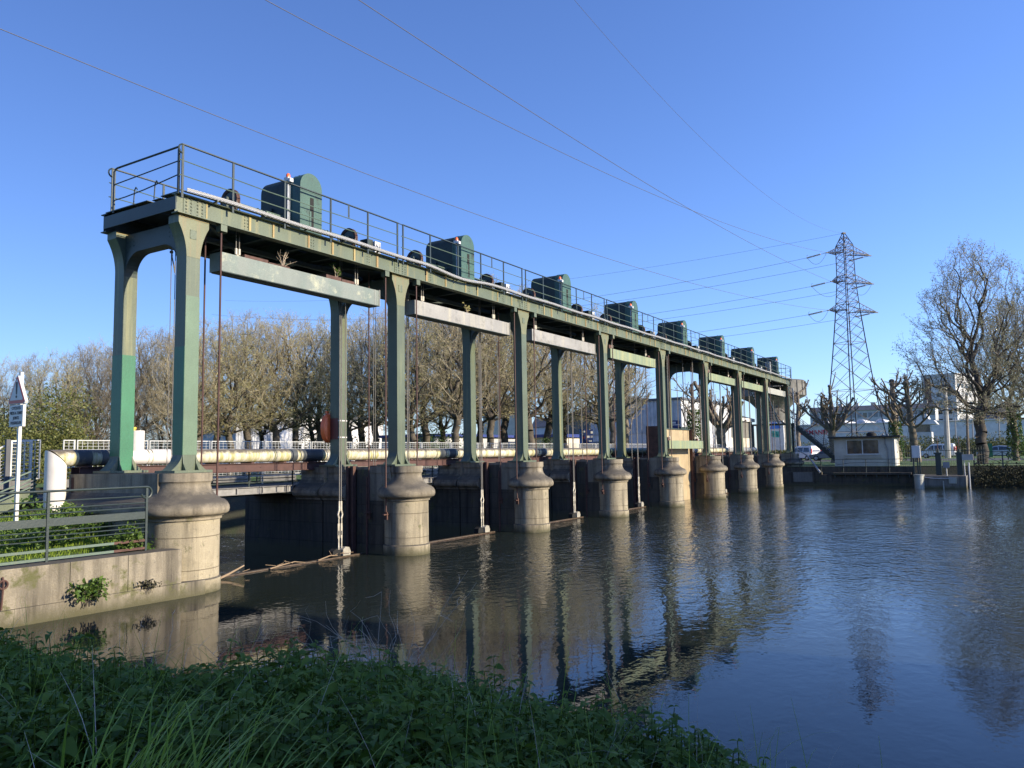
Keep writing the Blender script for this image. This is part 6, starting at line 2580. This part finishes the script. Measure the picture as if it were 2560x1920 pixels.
# ------------------------------------------------------------------ cars
def car(lab, name, loc, rz, kind, body):
    t = thing(name, lab, 'van' if kind == 'van' else 'car', (0, 0, 0))
    W2 = .86
    if kind == 'van':
        low = [(-2.0, .28), (2.0, .28), (2.03, .55), (1.98, .82), (1.35, .98), (-1.98, 1.0), (-2.03, .6)]
        cab = [(1.40, .97), (.72, 1.62), (.45, 1.76), (-1.75, 1.80), (-1.92, 1.70), (-2.0, .99)]
        side = [[(1.12, 1.03), (.62, 1.52), (.42, 1.58), (.32, 1.58), (.32, 1.03)], [(.24, 1.03), (.24, 1.58), (-.62, 1.60), (-.62, 1.03)], [(-.72, 1.05), (-.72, 1.58), (-1.55, 1.58), (-1.68, 1.05)]]
        rear = (-1.965, 1.08, 1.62, .62)
    else:
        low = [(-2.0, .26), (2.02, .26), (2.08, .5), (1.95, .70), (1.05, .86), (-1.95, .92), (-2.05, .6)]
        cab = [(1.15, .85), (.25, 1.36), (-.35, 1.46), (-1.2, 1.38), (-1.85, 1.05), (-1.97, .91)]
        side = [[(.86, .92), (.2, 1.28), (-.18, 1.34), (-.22, .92)], [(-.30, .92), (-.26, 1.35), (-1.05, 1.29), (-1.5, 1.06), (-1.45, .94)]]
        rear = (-1.60, 1.10, 1.28, .55)

    def hull(prof, taper):
        n = len(prof)
        zs = [b_ for a, b_ in prof]
        lo, hi = min(zs), max(zs)
        q = MB()
        L, R = [], []
        for a, z in prof:
            w = W2-taper*(z-lo)/(hi-lo)
            L.append((a, w, z))
            R.append((a, -w, z))
        q.add(L+R, [tuple(range(n)), tuple(reversed(range(n, 2*n)))]+[(i, i+n, (i+1) % n+n, (i+1) % n) for i in range(n)])
        return q

    def bev(o, w=.05):
        m_ = o.modifiers.new('bevel', 'BEVEL')
        m_.width = w
        m_.segments = 3
        m_.limit_method = 'ANGLE'
        m_.angle_limit = math.radians(25)
        return o
    bev(hull(low, .02).build('body', M[body], t, 50), .06)
    bev(hull(cab, .16).build('cabin', M[body], t, 50), .06)
    lo, hi = min(z for a, z in cab), max(z for a, z in cab)
    for pl_ in side:
        for s in (-1, 1):
            n = len(pl_)
            vs = []
            for e in (.004, -.02):
                for a, z in pl_:
                    w = W2-.16*(z-lo)/(hi-lo)+e
                    vs.append((a, s*w, z))
            MB().add(vs, [tuple(range(n))]+[(i, (i+1) % n, (i+1) % n+n, i+n) for i in range(n)]).build('side_window', M['glass'], t)
    x, za, zb__, w = rear
    MB().add([(x-.035, -w, za), (x-.035, w, za), (x-.0+(.06 if kind == 'van' else .30), w*.92, zb__), (x-.0+(.06 if kind == 'van' else .30), -w*.92, zb__)], [(0, 1, 2, 3)]).build('rear_window', M['glass'], t)
    a, b_ = cab[0], cab[1]
    MB().add([(a[0]-.1, -.70, a[1]+.12), (a[0]-.1, .70, a[1]+.12), (b_[0]+.03, .60, b_[1]+.0), (b_[0]+.03, -.60, b_[1]+.0)], [(0, 1, 2, 3)]).build('windscreen', M['glass'], t)
    for s in (-1, 1):
        for xw in (-1.28, 1.25):
            wz = MB()
            n = 20
            for (r_, yy) in ((.0, .80), (.31, .80), (.31, .66), (0, .66)):
                for k in range(n):
                    an = 2*PI*k/n
                    wz.v.append((xw+r_*math.cos(an), s*(yy+.075), .30+r_*math.sin(an)))
            for i in range(3):
                for k in range(n):
                    wz.f.append((i*n+k, i*n+(k+1) % n, (i+1)*n+(k+1) % n, (i+1)*n+k))
            w_ = wz.build('wheel', M['tyre'], t, 40)
            MB().add([(xw+.19*math.cos(2*PI*k/12), s*.882, .30+.19*math.sin(2*PI*k/12)) for k in range(12)], [tuple(range(12))]).build('rim', M['galv'], w_)
        MB().box(-2.05 if kind == 'van' else -2.04, -1.93, s*.80-.06, s*.80+.06, .85 if kind == 'van' else .72, 1.45 if kind == 'van' else .92).build('tail_light', M['lamp_red'], t)
        MB().box(1.85, 2.04, s*.62-.15, s*.62+.15, .58, .72).build('headlight', M['glass'], t)
    MB().box(-2.08, -2.0, -.8, .8, .32, .5).box(2.0, 2.09, -.8, .8, .30, .45).build('bumper', M['grey'], t)
    t.location = loc
    t.rotation_euler = (0, 0, rz)
    return t


car('white van with its red tail lights at the right, parked behind the iron fence', 'parked_van', atz(2345, 100, ZG), PI/2-.05, 'van', 'carpaint_white')
car('white van seen from its rear corner behind the pale pollard trunk', 'parked_van', atz(2010, 98, ZG), PI/2-.55, 'van', 'carpaint_white')
car('silver hatchback parked behind the big trunk at the right', 'parked_car', atz(2492, 94, ZG), PI/2-.02, 'car', 'carpaint_silver')
car('dark grey car half hidden behind the lower stairs', 'parked_car', atz(2072, 93, ZG), PI/2, 'car', 'carpaint_grey')
car('white van glimpsed through the mesh fence behind the second bay', 'parked_van', atz(1042, 84, ZG), .3, 'van', 'carpaint_white')

# rubbish container
p = atz(955, 84, ZG)
t = thing('waste_container', 'dark grey waste container behind the mesh fence in the first bay', 'container', p)
MB().box(p.x-.7, p.x+.7, p.y-.5, p.y+.5, ZG+.15, ZG+1.25).build('bin', M['grey'], t)
MB().prism([(p.y-.55, ZG+1.251), (p.y+.55, ZG+1.251), (p.y+.3, ZG+1.5), (p.y-.3, ZG+1.5)], YZ, p.x-.74, p.x+.74).build('lid', M['rail'], t)

# unseen building added behind the camera to cast shade on the near bank
t = thing('added_shade_building', 'unseen long brick building added behind the viewer to shade the near bank', 'building', (-30, -40, GRASS))
MB().box(-66, 4.2, -44, -34, -1.3, 8.95).build('wall', M['brick'], t)
MB().prism([(-44.4, 8.951), (-33.6, 8.951), (-33.6, 9.38), (-39, 10.9), (-44.4, 9.38)], YZ, -66.4, 4.6).build('roof', M['slate'], t)
for i in range(12):
    x = -66+i*5.4
    for z in (1.0, 5.2):
        f = MB().box(x-.8, x+.8, -33.99, -33.9, z, z+2).build('window', M['white'], t)
        MB().box(x-.7, x+.7, -33.895, -33.88, z+.1, z+1.9).build('pane', M['glass'], f)


# ------------------------------------------------------------------ ground, river, banks
def structure(o):
    o['kind'] = 'structure'
    return o


b = MB()
z = GRASS
for poly in ([(-1500, 34), (-.74, 34), (53.3, 8), (53.3, 1500), (-1500, 1500)], [(-1500, -60), (-60, -60), (-60, 34), (-1500, 34)],
             [(53.9, -1500), (1500, -1500), (1500, 1500), (53.9, 1500)], [(-1500, -1500), (53.9, -1500), (53.9, -60), (-1500, -60)], [(53.3, 1.0), (53.9, 1.0), (53.9, 1500), (53.3, 1500)]):
    o = len(b.v)
    b.v += [(x, y, z) for x, y in poly]
    b.f.append(tuple(range(o, o+len(poly))))


def quay_z(v):
    t_ = min(1, max(0, (v-.4)/2.6))
    return -1.515+(.60*(t_*t_*(3-2*t_)))


us = [-60, -40, -25, -16, -10, -6, -4, -2.6, -1.6, -.78]
vs_ = [.40, .8, 1.2, 1.6, 2.0, 2.5, 3.0, 4, 6, 10, 20, 34]
o = len(b.v)
for v in vs_:
    for u in us:
        b.v.append((u, v, quay_z(v)+(.02*math.sin(u*2.1+v*3) if v > .5 else 0)))
n = len(us)
for j in range(len(vs_)-1):
    for i in range(n-1):
        b.f.append((o+j*n+i, o+j*n+i+1, o+(j+1)*n+i+1, o+(j+1)*n+i))
structure(b.build('ground', M['lawn']))
structure(MB().box(-60, -.9, 3.0, 3.05, -5, -1.4).build('quay_retaining_earth', M['earth']))
b = MB().add([(FU+2.6, -60, GRASS+.006), (FU+3.3, -60, GRASS+.006), (FU+3.3, 60, GRASS+.006), (FU+2.6, 60, GRASS+.006)], [(0, 1, 2, 3)])
structure(b.build('path', M['gravel']))
b = MB().add([(80, -120, GRASS+.006), (95, -120, GRASS+.006), (95, 200, GRASS+.006), (80, 200, GRASS+.006)], [(0, 1, 2, 3)])
structure(b.build('road', M['asphalt']))
structure(MB().add([(-80, -60, WATER), (FU, -60, WATER), (FU, .93, WATER), (-80, .93, WATER)], [(0, 1, 2, 3)]).build('river', M['water']))
structure(MB().add([(-1.0, .93, -3.9), (FU+.5, .93, -3.9), (FU+.5, 9, -3.9), (-.7, 36, -3.9)], [(0, 1, 2, 3)]).build('tail_water', M['tailwater']))
structure(MB().add([(-90, -70, -4.9), (70, -70, -4.9), (70, 40, -4.9), (-90, 40, -4.9)], [(0, 1, 2, 3)]).build('river_bed', M['earth']))
# slopes below the far trees and along the right bank
b = MB()
b.add([(-.78, 34, GRASS), (53.3, 8, GRASS), (53.3, 6.5, -2.6), (-.78, 32, -2.6), (53.3, 6, -4.9), (-.78, 31.6, -4.9)], [(0, 1, 2, 3), (3, 2, 4, 5)])
b.add([(53.95, -60, GRASS-.001), (53.95, -8.9, GRASS-.001), (53.2, -8.9, -1.6), (52.9, -60, -1.5), (51.2, -8.9, -2.6), (50.7, -60, -2.6), (50.7, -8.9, -4.9), (50.0, -60, -4.9)], [(0, 1, 2, 3), (3, 2, 4, 5), (5, 4, 6, 7)])
b.add([(-.79, 34, GRASS), (-.79, 3.0, -.92), (-.77, 3.0, -4.9), (-.77, 34, -4.9)], [(0, 1, 2, 3)])
structure(b.build('bank_slope', M['earth']))
rng = np.random.default_rng(9)
n = 11000
v = rng.uniform(-24, -12.7, n)
f = rng.random(n)
c = np.stack([50.9+f*2.4+rng.normal(size=n)*.2, v, -2.5+f*1.2+np.abs(rng.normal(size=n))*.28], 1)
vv, ff = leaf_quads(c, .13, rng)
o = np_mesh('bramble_cover', vv, ff, M['bramble'])
o['kind'] = 'stuff'
o['label'] = 'brown bramble covering the right bank slope'

# a few water side grasses and leaf plants on the quay
n = 9000
rng = np.random.default_rng(4)
u = -.95-rng.random(n)**1.3*9
v = .5+rng.random(n)*2.6
zz = np.array([quay_z(a) for a in v])
h = rng.uniform(.05, .16, n)
d = rng.normal(size=(n, 2))*.04
p = np.stack([u, v, zz], 1)
w = np.stack([rng.normal(size=n), rng.normal(size=n)], 1)
w = w/np.linalg.norm(w, axis=1, keepdims=True)*.008
A = p+np.concatenate([w, np.zeros((n, 1))], 1)
B = p-np.concatenate([w, np.zeros((n, 1))], 1)
T1 = p+np.concatenate([d*.5+w*.6, (h*.6)[:, None]], 1)
T2 = p+np.concatenate([d*.5-w*.6, (h*.6)[:, None]], 1)
T = p+np.concatenate([d, h[:, None]], 1)
V = np.stack([A, B, T2, T1, T, T], 1).reshape(-1, 3)
F = np.concatenate([np.arange(n)[:, None]*6+np.array([0, 1, 2, 3]), np.arange(n)[:, None]*6+np.array([3, 2, 4, 5])])
o = np_mesh('quay_grass', V, F, M['blade'])
o['kind'] = 'stuff'
o['label'] = 'short green grass on the near quay'

# ------------------------------------------------------------------ near bank in the shade of the added building
EDGE = [(-20, 24), (-12.5, 15.2), (-7.1, 10.8), (-4.6, 9.2), (-3.2, 8.2), (-2.4, 8.1), (-1.8, 8.6), (-.6, 8.4), (.67, 7.2), (1.5, 6.2), (2.1, 5.3), (3.0, 3.7), (4.5, 0), (6.5, -6), (8, -20)]


def edge_d(lat):
    for (a, da), (c, dc) in zip(EDGE, EDGE[1:]):
        if lat <= c:
            return da+(dc-da)*(lat-a)/(c-a)
    return EDGE[-1][1]


def bank_z(s):
    pts = [(-3, -4.2), (-.8, -2.95), (0, -2.40), (.8, -2.12), (2.2, -1.78), (4.2, -1.38), (6.5, -1.22), (12, -1.2), (60, -1.2)]
    if s <= pts[0][0]:
        return pts[0][1]
    for (a, za), (c, zc) in zip(pts, pts[1:]):
        if s <= c:
            return za+(zc-za)*(s-a)/(c-a)
    return pts[-1][1]


def plan(lat, d):
    p = CAM+RH*lat+FH*d
    return p.x, p.y


# distance behind the edge, measured square to the edge curve
EP = [(a, c) for a, c in EDGE]


def behind(lat, d):
    best = 1e9
    for (a, da), (c, dc) in zip(EP, EP[1:]):
        ex, ey = c-a, dc-da
        t_ = max(0, min(1, ((lat-a)*ex+(d-da)*ey)/(ex*ex+ey*ey)))
        best = min(best, math.hypot(lat-a-ex*t_, d-da-ey*t_))
    return best if (d < edge_d(lat)) else -best


b = MB()
lats = [-20+i*.5 for i in range(57)]
ds = [-22, -14, -9, -6, -4]+[-3+i*.45 for i in range(45)]
for d in ds:
    for lat in lats:
        s = behind(lat, d)
        x, y = plan(lat, d)
        zz = bank_z(s)+.06*math.sin(lat*2.7+d*1.3)*math.sin(d*2.1)
        if y > qf(x)-.05:
            zz = min(zz, -2.9)
        b.v.append((x, y, zz))
n = len(lats)
for j in range(len(ds)-1):
    for i in range(n-1):
        b.f.append((j*n+i, j*n+i+1, (j+1)*n+i+1, (j+1)*n+i))
structure(b.build('riverbank', M['earth'], None, 180))

# nettles
rng = np.random.default_rng(21)
R_ = random.Random(5)
plants = []
tries = 0
while len(plants) < 5600 and tries < 60000:
    tries += 1
    d = R_.uniform(1.0, 14.5)
    lat = R_.uniform(-.78*d-.6, min(.75*d+.3, 3.6))
    s = behind(lat, d)
    if s < .05:
        continue
    x, y = plan(lat, d)
    if y > qf(x)-.35:
        continue
    if abs(d-2.7) < .75 and abs(lat+.40*d) < .55:
        continue
    dens = 1.0 if d < 6 else .85
    if R_.random() > dens:
        continue
    plants.append((x, y, bank_z(s), s, d, lat))
BASE = np.array([[0, -.0], [.14, .16], [.34, .205], [.6, .145], [.82, .06], [1.0, 0]])


def nettle_leaf(p, direction, L, droop, roll):
    """pointed folded leaf, 3 strips wide, drooping"""
    pts = []
    dx, dy = math.cos(direction), math.sin(direction)
    for t_, w_ in BASE:
        h_ = L*(.28*t_-droop*t_*t_)
        cx, cy, cz = p[0]+dx*L*t_*(1-.12*droop*t_), p[1]+dy*L*t_*(1-.12*droop*t_), p[2]+h_
        ww = w_*L
        lift = ww*.38
        pts.append([(cx-dy*ww, cy+dx*ww, cz+lift+roll*ww), (cx, cy, cz), (cx+dy*ww, cy-dx*ww, cz+lift-roll*ww)])
    return pts


LV_, LF_ = [], []
SV0, SV1, SR0, SR1 = [], [], [], []
for (x, y, z, s, d, lat) in plants:
    H = R_.uniform(.40, .72)*(1.0 if s > 1 else .62+.38*s)
    if R_.random() < .08:
        H *= 1.25
    H *= .82+.22*math.sin(x*1.9+1.3*math.sin(y*1.1))*math.sin(y*2.3+.7*math.sin(x*1.4))
    lx, ly = R_.gauss(0, .10), R_.gauss(0, .10)
    npair = R_.randint(4, 6) if d < 7 else R_.randint(3, 5)
    SV0.append((x, y, z-.02))
    SV1.append((x+lx*H*.95, y+ly*H*.95, z+H*.95))
    SR0.append(.006)
    SR1.append(.003)
    a0 = R_.uniform(0, PI)
    for j in range(npair):
        t_ = .42+.58*(j+.6)/npair
        p = (x+lx*H*t_, y+ly*H*t_, z+H*t_)
        L = R_.uniform(.07, .125)*(1.15-.5*max(0, (t_-.75)/.25))
        L *= 1.08
        for side in (0, PI):
            pts = nettle_leaf(p, a0+side+R_.gauss(0, .2), L, R_.uniform(.25, .85), R_.gauss(0, .3))
            o = len(LV_)
            for row in pts:
                LV_.extend(row)
            for i in range(len(BASE)-1):
                LF_.append((o+i*3, o+i*3+1, o+i*3+4, o+i*3+3))
                LF_.append((o+i*3+1, o+i*3+2, o+i*3+5, o+i*3+4))
        a0 += PI/2+R_.gauss(0, .12)
o = np_mesh('nettle_bed', LV_, LF_, M['nettle'])
o['kind'] = 'stuff'
o['label'] = 'dense dark green nettles on the shaded near bank'
v, f = seg_mesh(SV0, SV1, SR0, SR1, 4)
o2 = np_mesh('stems', v, f, M['nettle'], o)

# tuft of long grass at the lower left
rng = random.Random(12)
bl = MB()
for i in range(380):
    d = rng.uniform(1.9, 3.3)
    lat = -.47*d+rng.gauss(0, .19)
    x, y = plan(lat, d)
    s = behind(lat, d)
    p = Vector((x, y, bank_z(s)))
    a = math.atan2(RH.y, RH.x)+rng.gauss(.2, 1.0)
    dr = Vector((math.cos(a), math.sin(a), 0))
    L = rng.uniform(.5, 1.15)
    wd = rng.uniform(.003, .0075)
    sd = Vector((-dr.y, dr.x, 0))
    P = []
    bend = rng.uniform(.6, 1.7)
    n = 9
    q = p.copy()
    ang = rng.uniform(.05, .4)
    o = len(bl.v)
    for j in range(n+1):
        ww = wd*(1-(j/n)**2.2)+.0004
        bl.v.append(tuple(q+sd*ww))
        bl.v.append(tuple(q-sd*ww+Vector((0, 0, ww*.5))))
        ang += bend*2.2/n*(j/n)**.7
        q = q+(dr*math.sin(ang)+Vector((0, 0, math.cos(ang))))*(L/n)
    for j in range(n):
        bl.f.append((o+2*j, o+2*j+1, o+2*j+3, o+2*j+2))
bl.build('grass_tuft', M['blade'], None, 60, label='tuft of long arching bright grass blades among the nettles', category='grass tuft')


# loose grass and dead stalks all over the bank
rng = random.Random(77)
for nm, mt, cnt, lo_, hi_, w_, lab in (('bank_grass', 'blade', 900, .35, .85, .0035, 'scattered thin green grass blades between the nettles'), ('dead_stalks', 'drytwig', 420, .3, .85, .0028, 'scattered pale dead stalks and litter among the nettles')):
    gb = MB()
    k_ = 0
    while k_ < cnt:
        d = rng.uniform(1.4, 10)
        lat = rng.uniform(-.75*d, min(.7*d, 3.2))
        s = behind(lat, d)
        x, y = plan(lat, d)
        if s < .1 or y > qf(x)-.4:
            continue
        k_ += 1
        q = Vector((x, y, bank_z(s)+(.12 if nm == 'dead_stalks' else .2)))
        a = rng.uniform(0, 6.28)
        dr = Vector((math.cos(a), math.sin(a), 0))
        sd_ = Vector((-dr.y, dr.x, 0))
        L = rng.uniform(lo_, hi_)
        ang = rng.uniform(0, .6)
        bend = rng.uniform(.2, 1.6)
        o = len(gb.v)
        for j in range(6):
            ww = w_*(1-.8*j/5)
            gb.v.append(tuple(q+sd_*ww))
            gb.v.append(tuple(q-sd_*ww))
            ang += bend/5
            q = q+(dr*math.sin(ang)+Vector((0, 0, math.cos(ang))))*(L/5)
        for j in range(5):
            gb.f.append((o+2*j, o+2*j+1, o+2*j+3, o+2*j+2))
    gb.build(nm, M[mt], None, None, kind='stuff', label=lab)


# dry shrubs standing out of the nettles
def dry(px, d, h, n, spread, lab, seed, tangle=.3):
    rng = random.Random(seed)
    lat = (px-1280)/FPX*d
    x, y = plan(lat, d)
    z = bank_z(behind(lat, d))
    b = MB()
    for i in range(n):
        q = Vector((x+rng.gauss(0, spread*.5), y+rng.gauss(0, spread*.5), z))
        dr = (Vector((0, 0, 1))+RH*rng.gauss(0, .35)+FH*rng.gauss(0, .3)).normalized()
        L = h*rng.uniform(.5, 1.1)
        P = [q.copy()]
        m_ = 9
        for j in range(m_):
            dr = (dr+Vector((rng.gauss(0, tangle), rng.gauss(0, tangle), rng.gauss(-.06, tangle*.8)))).normalized()
            q = q+dr*(L/m_)
            P.append(q.copy())
        r0 = rng.uniform(.0025, .0055)
        b.tube(P, [r0*(1-.75*j/m_) for j in range(m_+1)], 4, False)
        for _ in range(2):
            k = rng.randint(3, m_)
            e = P[k]
            dd = Vector((rng.gauss(0, 1), rng.gauss(0, 1), rng.gauss(.2, .7))).normalized()
            b.tube([e, e+dd*.06*h, e+dd*.12*h+Vector((rng.gauss(0, .02), 0, rng.gauss(0, .02)))], [r0*.5, r0*.4, r0*.2], 3, False)
    b.build('dry_shrub', M['drytwig'], None, 60, label=lab, category='dead plant', group='dry stems on the near bank')


dry(660, 8.2, 1.25, 16, .35, 'sparse curling dry stems before the dark water, leftmost shrub', 1, .22)
dry(850, 7.6, 1.05, 34, .45, 'dense tangle of grey dry stems before the orange reflection', 2, .42)
dry(985, 7.3, 1.35, 26, .22, 'tallest upright bunch of dry stems', 3, .2)
dry(1105, 6.6, .8, 14, .35, 'low bleached dry stems at the right of the tall bunch', 4, .3)
dry(1685, 5.0, .75, 3, .05, 'single dark dead stalk standing over the blue water', 5, .1)
dry(1845, 4.6, .62, 20, .18, 'tangled brown dry stems at the lower right', 6, .42)
dry(1270, 6.0, .9, 6, .4, 'few pale dry stalks low above the nettles in the middle', 7, .2)
dry(330, 9.0, .9, 7, .8, 'few thin dry stalks before the quay reflection', 8, .14)
dry(1940, 4.5, .5, 5, .12, 'dark thin hooked twigs at the far right end of the bank', 9, .35)

# small plants growing on the quay wall and behind the railing
for i, (u, v, zz, sz, n, lab) in enumerate(((-2.5, qf(-2.5)-.12, -2.2, (.42, .26, .42), 420, 'leafy green plant growing from the quay wall joint above the water'),
                                            (-1.35, qf(-1.35)-.08, -2.15, (.22, .12, .18), 110, 'small reddish plant on the quay foot course'),
                                            (-1.3, .05, -1.5, (.55, .35, .62), 800, 'bright green leafy plant at the railing end beside the abutment'),
                                            (-2.2, 1.2, -1.32, (1.5, .9, .62), 1700, 'wide leafy plant behind the wide flat rail'),
                                            (-3.9, 1.3, -1.3, (1.6, .9, .5), 1300, 'leafy ground plant left of the sign post'),
                                            (-1.4, 2.0, -1.15, (1.0, .7, .62), 1300, 'leafy plant at the foot of the white riser pipe'))):
    bush('leafy_plant', lab, (u, v, zz), sz, n, .085 if i != 1 else .06, M['bramble'] if i == 1 else M['shrub'], 60+i, 'plant', 'plants on the near quay')

# ------------------------------------------------------------------ sky and sun
EL, AZ = math.radians(19.7), math.radians(9.5)      # sun height; turned from straight across the river towards the far end
sd = Vector((math.cos(EL)*math.sin(AZ), -math.cos(EL)*math.cos(AZ), math.sin(EL)))
sl_ = bpy.data.lights.new('sun', 'SUN')
sl_.energy = 5.0
sl_.angle = math.radians(.53)
sl_.color = (1.0, .87, .66)
so = bpy.data.objects.new('sun', sl_)
COL.objects.link(so)
so.rotation_euler = sd.to_track_quat('Z', 'Y').to_euler()
so.location = (0, -30, 40)
wd_ = bpy.data.worlds.new('World')
scene.world = wd_
wd_.use_nodes = True
nt = wd_.node_tree
bg = nt.nodes['Background']
sky = nt.nodes.new('ShaderNodeTexSky')
sky.sky_type = 'NISHITA'
sky.sun_disc = False
sky.sun_elevation = EL
sky.sun_rotation = PI-AZ
sky.altitude = 30
sky.air_density = 1.0
sky.dust_density = .2
sky.ozone_density = 3.0
tint = mixc(nt, 1.0, sky.outputs['Color'], (.76, .885, 1.28), 'MULTIPLY')
# the clear sky opposite the sun stays deeper than the model's bright anti-solar horizon
tcw = nt.nodes.new('ShaderNodeTexCoord')
dot = nt.nodes.new('ShaderNodeVectorMath')
dot.operation = 'DOT_PRODUCT'
nt.links.new(tcw.outputs['Generated'], dot.inputs[0])
dot.inputs[1].default_value = (-math.sin(AZ), math.cos(AZ), 0)
mrw = nt.nodes.new('ShaderNodeMapRange')
nt.links.new(dot.outputs['Value'], mrw.inputs['Value'])
mrw.inputs['From Min'].default_value = -.1
mrw.inputs['From Max'].default_value = .85
mrw.inputs['To Min'].default_value = 1.0
mrw.inputs['To Max'].default_value = .58
tint = mixc(nt, 1.0, tint, mrw.outputs[0], 'MULTIPLY')
nt.links.new(tint, bg.inputs['Color'])
bg.inputs['Strength'].default_value = .15

scene.view_settings.view_transform = 'Standard'
scene.view_settings.look = 'None'
scene.view_settings.gamma = 1
scene.view_settings.exposure = 0.70
scene.render.engine = 'CYCLES'
scene.cycles.max_bounces = 6
scene.cycles.diffuse_bounces = 2
scene.cycles.glossy_bounces = 3
scene.cycles.transmission_bounces = 3
scene.cycles.caustics_reflective = False
scene.cycles.caustics_refractive = False
scene.cycles.use_denoising = True
scene.render.resolution_x, scene.render.resolution_y = 1024, 768
